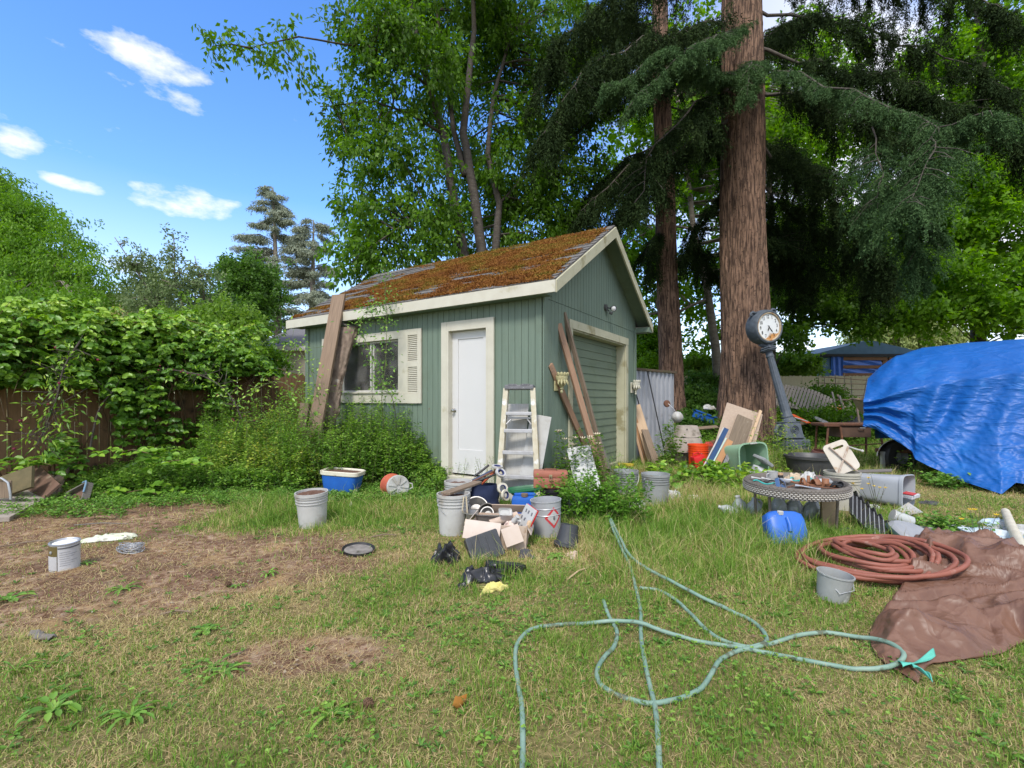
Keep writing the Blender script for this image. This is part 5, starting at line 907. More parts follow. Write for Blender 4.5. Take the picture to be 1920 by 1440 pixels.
for a, b_, lb in (((1100, 880), (1062, 692, 6.5), 'dark iron rod leaning between the studs'), ((1112, 870), (1076, 705, 6.7), 'second dark rod leaning behind the orange brown stud')):
    tag(MB().tube([G(*a), P(*b_)], .010, 8).build('iron_rod', RUST, None, smooth=True), lb, 'rod')
ribbed('siding_piece', 'short piece of white siding speckled with black mould leaning among the roses', G(1112, 950), P(1084, 838, 6.05), .30, 4, mat('mouldy_white_siding', (.50, .50, .50), (.44, .44, .435), 9, .6, .2, c3=(.07, .07, .07), s3=26, t3=.60, w3=.03), (-.1, -1, .5), th=.016)
# ornate planters
def wall_planter(name, label, y, z, m):
    t = thing(name, label, 'wall planter', SW(.03, y, z), (0, 0, RZ)); b = MB(); s_ = 1.0
    b.lathe([(.0, -.10), (.018, -.098), (.026, -.08), (.016, -.06), (.03, -.045), (.022, -.03), (.05, .0), (.085, .05), (.10, .10), (.098, .13), (.088, .13), (.07, .06), (0, .02)], 32, (.07, 0, 0), sx=.75, cap=False); bo = b.build('bowl', m, t, smooth=True)
    b = MB()
    for i in range(7):
        a = -math.pi / 2 + math.pi * i / 6; b.lathe([(0, -.03), (.016, -.01), (.022, .015), (.014, .035), (0, .04)], 10, (.07 + math.cos(a) * .072, math.sin(a) * .095, .135), (0, .3, a), sx=.6)
        b.lathe([(0, -.06), (.012, -.03), (.014, .0), (.006, .05), (0, .06)], 8, (.07 + math.cos(a) * .068, math.sin(a) * .088, .06), (0, -.35, a), sx=.7)
    b.build('petals', m, t, smooth=True); b = MB(); b.box((.02, .14, .2), (.0, 0, .03), bev=.008); b.build('back_plate', m, t); return t
wall_planter('wall_planter', 'yellowed ornate petal shaped wall planter behind the leaning studs', .33, 1.44, mat('yellow_ceramic', (.50, .46, .25), (.38, .34, .18), 9, .6, .2, c3=(.2, .17, .08), s3=14))
wall_planter('wall_planter', 'ivory ornate petal shaped wall planter right of the garage door', 3.42, 1.45, mat('ivory_ceramic', (.62, .60, .50), (.50, .47, .38), 9, .6, .2, c3=(.3, .28, .2), s3=14))
# right of the garage
for p0, p1, w_, th_, m_, lb in [((1207, 872), (1173, 742, 9.15), .05, .03, W_TAN, 'thin tan strip closest to the garage door frame among the leaning boards'), ((1216, 870), (1181, 756, 9.2), .10, .03, mat('orange_board', (.42, .22, .10), (.33, .17, .08), 6, .8, .3, stretch=(10, 10, .7)), 'orange brown board leaning beside the garage door'),
                         ((1226, 872), (1191, 760, 9.3), .20, .04, W_PALE, 'widest pale board leaning beside the garage door'), ((1234, 880), (1209, 806, 9.1), .14, .03, W_OLD, 'short dull board with a greenish edge in front of the widest pale board')]:
    plank('board', lb, G(*p0), P(*p1), w_, th_, m_, (.2, -1, .2))
a = P(1190, 750, 9.55); e = P(1263, 750, 10.4); ax = math.atan2(e.y - a.y, e.x - a.x); t = thing('metal_shed', 'grey corrugated metal enclosure between the shed and the slim conifer', 'metal shed', (a.x, a.y, 0), (0, 0, ax)); Ln = math.hypot(e.x - a.x, e.y - a.y)
COR = mat('corrugated_steel', (.36, .37, .40), (.30, .31, .335), 4, .5, .05, metal=.2, c3=(.22, .21, .2), s3=3, t3=.6)
b = MB(); b.grid(lambda u, v: Vector((u * Ln, -.018 * (1 if math.sin(u * 2 * math.pi * 9) > .2 else (-1 if math.sin(u * 2 * math.pi * 9) < -.2 else 5 * math.sin(u * 2 * math.pi * 9))), .0 + 1.86 * v - .03 * u)), 144, 2); b.build('wall_panel', COR, t)
b = MB(); b.box((Ln + .1, .14, .05), (Ln / 2, .02, 1.87), (0, .012, 0)); b.build('top_rail', mat('mossy_rust', (.10, .06, .045), (.07, .07, .03), 14, .9, .4), t); b = MB(); b.box((.02, 1.2, 1.84), (Ln, .6, .92)); b.build('side_panel', COR, t)
for a_, b_, lb in (((1224, 855, .03), (1190, 728, 9.1), 'dark rod leaning on the corrugated metal nearest the ivory planter'), ((1249, 860, .03), (1214, 697, 9.6), 'dark rod leaning across the middle of the corrugated metal')):
    tag(MB().tube([G(*a_), P(*b_)], .012, 8).build('iron_rod', BLACKP, None, smooth=True), lb, 'rod')
t = thing('clamp_lamp', 'rusty lamp head with a long arm hanging on the corrugated metal', 'lamp', P(1250, 757, 9.75)); b = MB(); b.lathe([(0, -.05), (.05, -.04), (.075, .0), (.07, .03), (.0, .035)], 20, rot=(1.4, 0, .3)); b.build('lamp_head', RUST, t, smooth=True); b = MB(); b.tube([(.02, -.04, 0), (.12, -.1, -.12), (.2, -.12, -.3)], .009, 6); b.build('arm', CHROME, t, smooth=True)
tag(MB().lathe([(0.001, -.115), (.06, -.10), (.105, -.045), (.118, 0), (.105, .045), (.06, .1), (.001, .115)], 28).build('float_ball', WPLAST, None, smooth=True), 'round off white float ball hanging at the end of the corrugated metal', 'ball').location = P(1270, 782, 9.5)
for (px_, py_, Y_, w0, w1, hh, lb) in ((1288, 818, 8.7, .23, .17, .20, 'upper trapezoid concrete block of the stack behind the orange bucket'), (1283, 845, 8.6, .33, .26, .24, 'wider lower trapezoid concrete block under the upper one')):
    t = thing('pier_block', lb, 'concrete block', P(px_, py_, Y_), (0, 0, .12)); b = MB(); ns = 24
    b.grid(lambda u, v: Vector(((w0 + (w1 - w0) * v) * sq(u * 2 * math.pi, .45)[0], (w0 * .8 + (w1 - w0) * v) * sq(u * 2 * math.pi, .45)[1], hh * v + (.012 * math.sin(u * 40) if v == 0 else 0))), 48, 6); b.grid(lambda u, v: Vector((w1 * 1.0 * v * sq(u * 2 * math.pi, .45)[0], (w0 * .8 + w1 - w0) * v * sq(u * 2 * math.pi, .45)[1], hh - .001)), 48, 2); b.build('block', CONC, t, smooth=True); b = MB(); b.lathe([(.012, 0), (.012, .004), (0, .004)], 10, (-.08, -w0 * .8 * .86, hh * .7), (1.4, 0, 0)); b.build('bolt_hole', DARK, t)
plank('block', 'rough grey block carrying the trapezoid concrete stack', P(1262, 856, 8.6), P(1302, 856, 8.6), .22, .12, CONC, (0, 0, 1), cat='block')
bk = bucket('bucket', 'bright orange bucket with white stencilled lettering', 'bucket', P(1309, 884, 8.1), .168, .47, RPLAST, handle=False, rot=(0, 0, 0), rb=.15)
b = MB()
for i, (dx, dz, lw, lh, r_) in enumerate([(0, 0, .012, .07, 0), (.022, .0, .012, .07, 0), (.011, .0, .026, .012, 0), (.05, .0, .012, .07, 0), (.064, .028, .022, .012, 0), (.064, 0, .018, .012, 0), (.064, -.028, .022, .012, 0)]):
    th = -2.02 + dx / .16; zz = .25 + dz + dx * .8; rr = .1545 + (.168 - .15) * zz / .47; b.box((lw, .002, lh), (rr * math.cos(th), rr * math.sin(th), zz), rot=(0, -.5, th + math.pi / 2))
b.build('lettering', WPLAST, bk)
t = thing('fuel_can', 'small glossy red fuel can in front of the orange bucket', 'fuel can', P(1312, 878, 7.7), (0, math.radians(-14), .2)); b = MB(); b.box((.20, .13, .22), (0, 0, .11), bev=.03); b.build('can_body', REDP, t, smooth=True); b = MB(); b.tube([(-.07, 0, .21), (-.06, 0, .26), (.04, 0, .26), (.06, 0, .21)], .012, 8); b.build('handle', REDP, t, smooth=True)
crumple('rag', 'red crumpled rag between the concrete blocks and the leaning boards', 'rag', P(1328, 838, 8.6), .28, .2, .10, mat('red_rag', (.4, .06, .04), (.3, .05, .04), 9, .9, .3), 41, 24, drape=lambda x, y: P(1328, 838, 8.6).z)
# leaning boards by the big tree
plank('particle_board', 'large pale sheet of particle board leaning towards the big conifer', P(1362, 893, 8.0), P(1396, 766, 8.75), .64, .018, mat('particle_board', (.40, .315, .24), (.34, .26, .20), 30, .9, .2, c3=(.34, .26, .2), s3=5, t3=.6), (-.15, -1, .45), cat='sheet')
plank('board', 'dark weathered wide board leaning on the pale particle board', P(1354, 905, 7.75), P(1397, 783, 8.55), .27, .035, mat('dark_old_board', (.20, .155, .11), (.13, .10, .07), 7, .9, .4, stretch=(12, 12, .6), c3=(.3, .26, .2), s3=5), (-.15, -1, .4))
plank('board', 'thin pinkish strip beside the dark weathered board near the green tote', P(1378, 905, 7.7), P(1426, 770, 8.6), .05, .03, W_PALE, (.1, -1, .3))
BLB = mat('dark_blue_panel', (.012, .055, .15), (.01, .04, .11), 5, .35, .1)
for a_, b_, w_, th_, m_, lb in [((1322, 884, 7.5), (1362, 804, 7.95), .075, .03, BLB, 'dark blue panel with a white edge leaning left of the brown board'), ((1316, 880, 7.53), (1356, 803, 7.98), .018, .04, WPLAST, 'narrow white strip along the dark blue panel, away from the tree'), ((1329, 882, 7.48), (1361, 822, 7.85), .02, .034, mat('mint_plastic', (.45, .58, .5), (.38, .5, .44), 6, .5, .05), 'mint white strip between the dark blue panel and the brown board'),
                             ((1335, 888, 7.45), (1369, 826, 7.75), .095, .03, mat('orange_board', (0, 0, 0)), 'orange brown board leaning right of the blue panel'), ((1352, 888, 7.4), (1370, 843, 7.6), .06, .02, mat('grey_speckle', (.25, .25, .26), (.1, .1, .11), 30, .7, .3), 'short grey speckled strip leaning on the dark weathered board')]:
    plank('strip' if w_ < .05 else 'board', lb, P(*a_), P(*b_), w_, th_, m_, (-.2, -1, .4))
# green tote on its side
t = thing('storage_tote', 'pale green storage tote lying on its side with papers spilling out', 'storage box', P(1414, 866, 7.3), (math.radians(88), math.radians(-3), math.radians(14))); TG = mat('pale_green_plastic', (.27, .42, .28), (.22, .36, .24), 4, .5, .05, c3=(.4, .45, .36), s3=5, t3=.62)
b = MB(); ring(b, [(.84, -.42), (.97, -.02), (1.0, -.02), (1.06, -.02), (1.06, 0), (.985, 0), (.96, -.03), (.82, -.41)], .255, .285, k=.4, cap=False); ring(b, [(.82, -.41), (.01, -.41)], .255, .285, k=.4, cap=False); b.build('tote_body', TG, t, smooth=True)
b = MB(); b.box((.13, .02, .02), (0, .287, .012), bev=.006); b.build('grip', WPLAST, t, smooth=True)
NEWS = mat('newsprint', (.60, .58, .56), (.42, .44, .52), 26, .8, .05, c3=(.12, .14, .2), s3=30, t3=.58)
for i, (dx, dy, dz, sz, r_, lb, m_) in enumerate([(.06, -.05, -.17, (.17, .24, .16), (.3, .3, .1), 'bundled newspapers inside the green tote', NEWS), (.14, .0, .02, (.22, .25, .05), (.2, .6, .3), 'grey wrapped bundle leaning behind the wicker table rim', GPLAST)]):
    p_ = P(1414, 866, 7.3) + Vector((dx, dy, dz)); tt = thing('paper_bundle', lb, 'bundle', p_, r_); b = MB(); b.box(sz, bev=.015); b.build('bundle', m_, tt)

# ---- street clock
cp = Vector(((1480 - CX) * 11.3 / F, 11.3, .03)); IRON = mat('grey_blue_cast_iron', (.095, .115, .14), (.065, .078, .095), 12, .6, .3, c3=(.17, .185, .2), s3=10, t3=.6)
t = thing('street_clock', 'tall dark iron street clock leaning against the big conifer trunk', 'clock', cp, (math.radians(-4), 0, math.radians(8)))
b = MB(); b.box((.62, .50, .30), (.06, 0, .12), bev=.03); b.box((.50, .42, .06), (.04, 0, .29), bev=.02); b.build('plinth', IRON, t)
b = MB(); vs = [(.46, 0), (.40, .08), (.36, .30), (.33, .36)]
ring(b, [(1.12, .31), (1.02, .40), (.9, .62), (.84, .66), (.90, .68), (.78, .70)], .25, .22, k=.35); b.build('pedestal', IRON, t, smooth=True)
b = MB(); 
for sx_ in (-1,): b.tube([(-.20, -.05, .62), (-.32, -.05, .60), (-.38, -.05, .48), (-.32, -.05, .38), (-.24, -.05, .36), (-.26, -.05, .25), (-.34, -.05, .24), (-.35, -.05, .32), (-.30, -.05, .33)], [.035, .045, .05, .04, .035, .03, .025, .02, .015], 10)
b.tube([(.20, -.05, .62), (.27, -.05, .58), (.28, -.05, .50), (.24, -.05, .46)], .03, 8)
b.build('scroll_bracket', IRON, t, smooth='all')
b = MB()
for R0 in (.10, .065, .03): b.tube([(R0 * math.cos(a), -.225, .50 + R0 * math.sin(a)) for a in np.linspace(0, 2 * math.pi, 25)[:-1]], .011, 6, closed=True)
b.build('medallion', IRON, t, smooth='all')
top = P(1440, 655, 11.7) - cp; inv = t.matrix_basis.to_3x3().inverted() if False else Euler(t.rotation_euler).to_matrix().inverted(); top = inv @ top; bot = Vector((.02, 0, .70))
axd = (top - bot).normalized(); q_ = axd.to_track_quat('Z', 'Y').to_matrix().to_4x4(); Lp = (top - bot).length
b = MB(); b.T = Matrix.Translation(bot) @ q_; nf = 12; n = 72; pr = [(.16, -.02), (.16, .02), (.135, .05), (.12, .09), (.128, .10), (.128, .13), (.112, .15), (.108, .3), (.092, Lp * .6), (.082, Lp - .22), (.095, Lp - .2), (.095, Lp - .17), (.085, Lp - .15), (.085, Lp - .06)]
vs = []; fs = []
for j, (r0, z0) in enumerate(pr):
    for i in range(n):
        a_ = 2 * math.pi * i / n; rr = r0 * (1 - (.07 * abs(math.sin(a_ * nf / 2)) ** .7 if 7 <= j <= 9 else 0)); vs.append((rr * math.cos(a_), rr * math.sin(a_), z0))
for j in range(len(pr) - 1):
    for i in range(n): fs.append((j * n + i, j * n + (i + 1) % n, (j + 1) * n + (i + 1) % n, (j + 1) * n + i))
b.add(vs, fs); b.build('post', IRON, t, smooth=True)
b = MB(); b.T = Matrix.Translation(bot) @ q_
for z_, r_ in ((Lp - .05, .17), (Lp - .02, .21), (Lp + .03, .19)): b.lathe([(r_ * .8, z_ - .02), (r_, z_ - .012), (r_, z_ + .012), (r_ * .8, z_ + .02)], 6, rot=(0, 0, .3))
b.lathe([(.09, Lp + .03), (.075, Lp + .09), (.10, Lp + .16)], 24); b.build('collar', IRON, t)
hc = inv @ (P(1434, 614, 11.72) - cp); hn = (inv @ Vector((.26, -1, -.03))).normalized(); upv = (inv @ Vector((-.18, 0, 1))); xr = upv.cross(hn).normalized(); upv = hn.cross(xr).normalized()
MH = Matrix.Translation(hc) @ Matrix((xr, upv, hn)).transposed().to_4x4()      # local: x right, y up, z towards the viewer
b = MB(); b.T = MH; b.lathe([(0, -.26), (.30, -.25), (.40, -.20), (.435, -.10), (.44, 0), (.43, .08), (.40, .15), (.37, .165), (.345, .15), (.345, .12)], 64, cap=False); head = b.build('clock_head', IRON, t, smooth=True)
b = MB(); b.T = MH
for s_ in (-1, 1): b = MB(); b.T = MH; b.tube([(s_ * .22, .37, 0), (s_ * .30, .42, 0), (s_ * .36, .40, 0), (s_ * .38, .34, 0), (s_ * .33, .33, 0)], [.04, .035, .03, .025, .02], 8); b.build('finial', IRON, head, smooth='all')
b = MB(); b.T = MH; b.tube([(-.20, -.40, 0), (0, -.47, 0), (.2, -.40, 0)], [.05, .08, .05], 8); b.build('neck', IRON, head, smooth='all')
b = MB(); b.T = MH; b.lathe([(.35, .155), (.335, .16), (.315, .135), (.318, .120)], 64, cap=False); b.build('bezel', mat('rusted_bezel', (.36, .24, .13), (.50, .44, .32), 9, .8, .3, c3=(.30, .13, .04), s3=5, t3=.5), head, smooth=True)
b = MB(); b.T = MH; b.lathe([(.33, .125), (.15, .128), (0, .129)], 48, cap=False); DIAL = mat('enamel_dial', (.74, .76, .76), (.66, .68, .68), 4, .35, .03); b.build('dial', DIAL, head, smooth='all')
b = MB(); b.T = MH; RS = mat('rust_stain', (.62, .33, .12), (.45, .20, .06), 14, .8, .3, c3=(.68, .55, .4), s3=12)
pts_ = []
for i in range(40):
    a_ = math.radians(-118 + 82 * i / 39); rr = .318 if True else 0; pts_.append((rr * math.cos(a_), rr * math.sin(a_)))
for i in range(39, -1, -1):
    a_ = math.radians(-118 + 82 * i / 39); rr = .315 - (.13 * math.sin(math.pi * i / 39)) * (1 + .35 * math.sin(i * 1.9) + .2 * math.sin(i * 4.1)); pts_.append((rr * math.cos(a_), rr * math.sin(a_)))
vs = [(x, y, .1315) for x, y in pts_]; b.add(vs, [(i, i + 1, 78 - i, 79 - i) for i in range(39)]); b.build('rust_patch', RS, head)
def text_geo(s_, size):
    c = bpy.data.curves.new('numeral', 'FONT'); c.body = s_; c.size = size; c.align_x = 'CENTER'; c.align_y = 'CENTER'; c.offset = size * .018; o = bpy.data.objects.new('numeral', c); COL.objects.link(o); dg = bpy.context.evaluated_depsgraph_get(); me = o.evaluated_get(dg).to_mesh()
    v = [tuple(x.co) for x in me.vertices]; f = [tuple(p.vertices) for p in me.polygons]; bpy.data.objects.remove(o); bpy.data.curves.remove(c); return v, f
BLK = mat('black_enamel', (.015, .015, .017), (.02, .02, .02), 8, .5, 0)
b = MB(); b.T = MH
for k in range(1, 13):
    a_ = math.radians(90 - 30 * k); v, f = text_geo(str(k), .10); b.add([(x * .8 + .245 * math.cos(a_), y * 1.15 + .245 * math.sin(a_), .1335) for x, y, z in v], f)
b.build('numerals', BLK, head)
for nm, ang_, l0, l1, wd_ in (('minute_hand', math.radians(-57), -.05, .19, .014), ('hour_hand', math.radians(-118), -.03, .12, .02)):
    b = MB(); b.T = MH @ Matrix.Rotation(ang_, 4, 'Z'); b.prism([(l0, -wd_ * .5), (l0 + .02, -wd_ * .35), (l1 * .6, -wd_ * .8), (l1, 0), (l1 * .6, wd_ * .8), (l0 + .02, wd_ * .35), (l0, wd_ * .5)], .003, Matrix.Translation((0, 0, .137 if nm[0] == 'm' else .142))); b.build(nm, BLK, head)

# ---- black tub, pots, cables, griddle
t = thing('planter_tub', 'wide round black plastic tub standing behind the wicker table', 'tub', P(1522, 896, 7.7), (0, 0, 0)); b = MB(); b.lathe([(0, .01), (.30, .0), (.34, .08), (.375, .32), (.41, .33), (.415, .37), (.395, .375), (.36, .33), (.31, .05), (0, .04)], 48, cap=False); b.build('tub_body', mat('worn_black_plastic', (.04, .04, .042), (.07, .07, .072), 5, .45, .05), t, smooth=True)
t = thing('hose_heap', 'heap of thin black tubing beside the wide black tub', 'tubing', P(1572, 880, 8.0)); b = MB(); g = np.random.default_rng(8)
for i in range(9): R0 = .16 + .1 * g.random(); b.tube([(R0 * math.cos(q), R0 * .8 * math.sin(q), .04 + i * .022 + .03 * math.sin(2 * q + i)) for q in np.linspace(g.random() * 6, 6 + g.random() * 6, 26)], .010, 6)
b.build('coil', BLACKP, t, smooth='all')
t = thing('clay_pot', 'rusty red round pot under the griddle leg', 'pot', P(1534, 864, 9.2), (.2, 0, 0)); b = MB(); b.lathe([(0, 0), (.08, .0), (.13, .06), (.145, .14), (.12, .21), (.10, .21), (.12, .14), (.06, .03), (0, .03)], 30, cap=False); b.build('pot_body', mat('dark_terracotta', (.16, .06, .045), (.10, .045, .035), 9, .7, .2), t, smooth=True)
gp = P(1588, 855, 10.0); gp.z = .05; t = thing('griddle_table', 'long rusty brown metal griddle table on angled legs', 'griddle', gp, (0, 0, -.06)); b = MB(); b.box((1.22, .48, .045), (0, 0, .69), bev=.008); b.box((.30, .5, .03), (-.45, 0, .665)); b.build('table_top', RUST, t)
b = MB(); b.box((.62, .40, .24), (.05, .0, .54), bev=.01); b.build('firebox', mat('brown_rust_panel', (.13, .075, .05), (.09, .055, .04), 7, .8, .3), t); b = MB(); b.tube([(.10, -.22, .60), (.10, -.26, .62), (.20, -.26, .62), (.20, -.22, .60)], .010, 6); b.build('handle', STEEL, t, smooth=True)
for (x0, x1, y_) in ((-.58, -.50, -.2), (-.20, -.26, -.2), (.60, .52, -.2), (-.52, -.50, .2), (.55, .52, .2)): b = MB(); b.tube([(x0, y_ * 1.2, 0), (x1, y_, .66)], .022, 8); b.build('leg', RUST, t, smooth=True)
b = MB(); b.tube([(-.55, -.22, .3), (-.2, -.22, .24), (.56, -.22, .3)], .013, 6); b.build('brace', RUST, t, smooth=True)
# bucket with seat panel
bq = P(1579, 964, 5.4); bq.z = gz(bq.x, bq.y); bucket('bucket', 'cream ribbed bucket right of the wicker table carrying a rusty white seat panel', 'bucket', bq, .175, .42, mat('cream_plastic', (.46, .44, .38), (.38, .36, .30), 6, .5, .05, c3=(.34, .29, .2), s3=7, t3=.6), rot=(0, 0, .3))
t = thing('seat_panel', 'rust stained white plastic seat panel with crossed metal bars propped on the cream bucket', 'seat panel', P(1593, 884, 5.40), (math.radians(74), math.radians(-22), math.radians(-6))); SEAT = mat('stained_seat_plastic', (.56, .52, .45), (.48, .42, .34), 5, .5, .05, c3=(.35, .22, .12), s3=5, t3=.56)
b = MB(); Wd, Hh_ = .27, .36
def rr_(w_, h_, r_, k=6): 
    o = []
    for cx_, cy_, a0 in ((w_ / 2 - r_, h_ / 2 - r_, 0), (-w_ / 2 + r_, h_ / 2 - r_, 90), (-w_ / 2 + r_, -h_ / 2 + r_, 180), (w_ / 2 - r_, -h_ / 2 + r_, 270)):
        for i in range(k + 1): a_ = math.radians(a0 + 90 * i / k); o.append((cx_ + r_ * math.cos(a_), cy_ + r_ * math.sin(a_)))
    return o
def holed(outer, inner, z0, z1, bm, M=None):
    n = len(outer); T_ = M or Matrix(); vs = [T_ @ Vector((x, y, z)) for z in (z0, z1) for ring_ in (outer, inner) for x, y in ring_]
    fs = []
    for i in range(n): j = (i + 1) % n; fs += [(2 * n + i, 2 * n + j, 3 * n + j, 3 * n + i), (i, n + i, n + j, j), (i, j, 2 * n + j, 2 * n + i), (n + i, 3 * n + i, 3 * n + j, n + j)]
    bm.add(vs, fs)
holed(rr_(Wd, Hh_, .05), [(x + .02, y + Hh_ / 2 - .07) for x, y in rr_(.13, .025, .012)], -.008, .008, b, Matrix.Translation((0, Hh_ / 2, 0))); b.build('panel', SEAT, t)
for p0, p1 in (((-.13, .02, .022), (.12, .26, .022)), ((-.07, .33, .03), (.06, -.02, .03))): b = MB(); b.tube([p0, p1], .010, 8); b.build('metal_bar', mat('rusty_white_tube', (.50, .43, .36), (.30, .2, .14), 14, .6, .2), t, smooth=True)
b = MB(); b.tube([(.12, .26, .02), (.17, .20, .05), (.205, .17, .06)], .008, 8); b.lathe([(0, -.012), (.014, -.006), (.014, .006), (0, .012)], 12, (.21, .165, .06)); b.build('arm', WPLAST, t, smooth=True)
# grey bin on its side
gb = P(1705, 912, 5.35) + Vector((-.16, .23, -.06)); t = thing('rubbish_bin', 'grey plastic bin lying on its side with magazines inside', 'bin', gb, (math.radians(90), math.radians(3), math.radians(34))); b = MB(); ring(b, [(.72, -.40), (.96, .24), (1.03, .245), (1.05, .275), (.99, .28), (.95, .24), (.70, -.39)], .20, .185, k=.4, cap=False); ring(b, [(.72, -.40), (.01, -.40)], .20, .185, k=.4, cap=False); b.build('bin_body', mat('light_grey_plastic', (.36, .38, .41), (.31, .33, .36), 4, .45, .05, c3=(.26, .25, .24), s3=4, t3=.62), t, smooth=True)
tt = thing('magazine', 'red and white magazines at the mouth of the grey bin', 'magazine', P(1706, 932, 5.40), (.1, -.1, .4)); b = MB(); b.box((.16, .12, .04), (0, 0, .02), bev=.004); b.build('pages', NEWS, tt); b = MB(); b.box((.14, .10, .008), (-.01, 0, .046), (0, .1, .2)); b.build('cover', mat('red_print', (0, 0, 0)), tt)
plank('board', 'grey flat board lying on top of the fallen grey bin', P(1606, 884, 6.0), P(1672, 882, 5.75), .12, .015, W_GREY, (0, -.2, 1))
v = [P(1672, 955, 5.1), P(1703, 941, 5.35), P(1731, 958, 5.1), P(1690, 964, 4.95)]
for q in v: q.z = .03
v[1].z = .085; tag(MB().add([tuple(q) for q in v], [(0, 3, 2, 1)]).build('plastic_shard', WPLAST, None, solid=.006), 'pale triangular plastic shard lying on the straw before the grey bin', 'shard')

# ---- wicker table and its load
tp_ = Vector((2.78, 4.62, 0)); tp_.z = gz(2.78, 4.62); t = thing('wicker_table', 'round wicker table with a woven black and white rim loaded with junk', 'table', tp_, (math.radians(1.5), math.radians(-1), 0)); TH = .455
WIC = bpy.data.materials.new('woven_wicker'); WIC.use_nodes = True; q = WIC.node_tree; pb = q.nodes['Principled BSDF']; pb.inputs['Roughness'].default_value = .6
b = MB(); b.lathe([(.0, TH - .045), (.38, TH - .045), (.40, TH - .03)], 48); b.build('table_top', mat('dark_glass_top', (.08, .075, .07), (.13, .12, .11), 9, .3, .05), t, smooth=True)
WICA = mat('wicker_dark', (.10, .085, .07), (.16, .14, .12), 20, .6, .2); WICB = mat('wicker_light', (.50, .47, .42), (.40, .37, .32), 20, .6, .2)
b = MB(); b.lathe([(.395, TH - .04), (.41, TH + .0), (.43, TH + .012), (.45, TH - .0), (.455, TH - .05), (.445, TH - .09), (.41, TH - .10), (.39, TH - .07)], 72, cap=False); b.build('rim', WICA, t, smooth=True)
b1_, b2_ = MB(), MB(); N_ = 84
for row in range(6):
    zr_ = TH - .006 - row * .0165
    for i in range(N_):
        a_ = 2 * math.pi * (i + .5 * (row % 2)) / N_; rr = .452 + .004 - (.010 if row in (0, 5) else 0); (b2_ if row in (2, 3, 4) else b1_).box((.024, .010, .010), (rr * math.cos(a_), rr * math.sin(a_), zr_), rot=(0, 0, a_ + math.pi / 2), bev=.003)
b1_.build('weave_dark', mat('wicker_grey', (.24, .22, .20), (.17, .155, .14), 30, .6, .2), t); b2_.build('weave_light', WICB, t)
for a_ in (205, 333, 20, 160): b = MB(); a__ = math.radians(a_); b.tube([(.36 * math.cos(a__), .36 * math.sin(a__) * .9, TH - .09), (.345 * math.cos(a__), .345 * math.sin(a__) * .9, .0)], .013, 10); b.build('leg', mat('leg_brown_metal', (.14, .11, .085), (.22, .18, .14), 14, .6, .2), t, smooth=True)
def on(dx, dy, dz=0): return tp_ + Vector((dx, dy, TH - .03 + dz))
tt = thing('enamel_mug', 'white enamel mug on the wicker table beside the black tub', 'mug', on(-.09, .24), (0, 0, .4)); b = MB(); b.lathe([(0, .0), (.045, 0), (.05, .01), (.05, .085), (.053, .09), (.047, .09), (.046, .01), (0, .008)], 30, cap=False); b.build('mug_body', WPLAST, tt, smooth=True); b = MB(); b.tube([(-.048, 0, .07), (-.08, 0, .065), (-.08, 0, .03), (-.048, 0, .02)], .006, 6); b.build('handle', WPLAST, tt, smooth=True)
tt = thing('small_jar', 'small brown lidded jar right of the enamel mug', 'jar', on(.0, .26)); b = MB(); b.lathe([(0, 0), (.028, 0), (.03, .045), (.026, .05)], 20); b.build('jar_body', BLACKP, tt, smooth=True); b = MB(); b.lathe([(.03, .05), (.03, .068), (0, .07)], 20); b.build('lid', W_TAN, tt, smooth=True)
for (lb, dx, dy, sx_, sy_, h_, m_, sd) in [('lumpy tan cloth on the wicker table behind the brown sandals', .12, .22, .2, .14, .08, mat('tan_cloth', (.52, .42, .30), (.42, .33, .23), 9, .9, .3), 51), ('white plastic wrapping behind the wicker table rim', .30, .26, .22, .18, .09, WPLAST, 52), ('pink and red scrap of cloth at the edge of the table by the cream bucket', .37, .20, .10, .10, .06, mat('crimson_cloth', (.45, .03, .08), (.55, .2, .25), 14, .9, .3), 53)]:
    pp = on(dx, dy); crumple('cloth', lb, 'cloth', pp, sx_, sy_, h_, m_, sd, 26, drape=lambda x, y, z_=pp.z: z_)
SAN = mat('brown_leather', (.26, .11, .05), (.18, .075, .035), 9, .6, .2); TEAL = mat('teal_strap', (.05, .42, .38), (.04, .34, .32), 9, .5, .1)
for dx, dy, rz_, lb in ((.04, -.17, .15, 'brown leather sandal with its sole towards the table edge'), (.16, -.10, -.6, 'brown leather sandal lying crosswise behind the first')):
    tt = thing('sandal', lb, 'sandal', on(dx, dy, .01), (0, 0, rz_)); b = MB(); b.prism([(-.12, -.03), (-.05, -.036), (.03, -.03), (.10, -.045), (.14, -.02), (.14, .02), (.10, .04), (.03, .028), (-.05, .034), (-.12, .03), (-.135, 0)], .016); b.build('sole', SAN, tt)
    b = MB(); b.grid(lambda u, v: Vector((.03 + .06 * v, -.045 + .09 * u, .016 + .05 * math.sin(u * math.pi))), 14, 2); b.grid(lambda u, v: Vector((-.09 + .025 * v, -.036 + .072 * u, .016 + .065 * math.sin(u * math.pi))), 14, 2); b.build('strap', SAN, tt, smooth='all', solid=.004)
tt = thing('hand_mirror', 'small square metal frame standing on edge at the table rim', 'frame', on(-.27, -.20, .02), (1.0, .5, .4)); b = MB(); holed(rr_(.11, .11, .008), rr_(.085, .085, .006), 0, .035, b); b.build('frame_body', CHROME, tt)
tt = thing('torch', 'short black cylinder lying on the table near the cream bucket', 'torch', on(.30, -.17, .03), (1.45, 0, -.3)); b = MB(); b.lathe([(0, -.07), (.025, -.07), (.027, .05), (.03, .07), (.026, .07), (.02, .05), (0, .045)], 24, cap=False); b.build('barrel', BLACKP, tt, smooth=True)
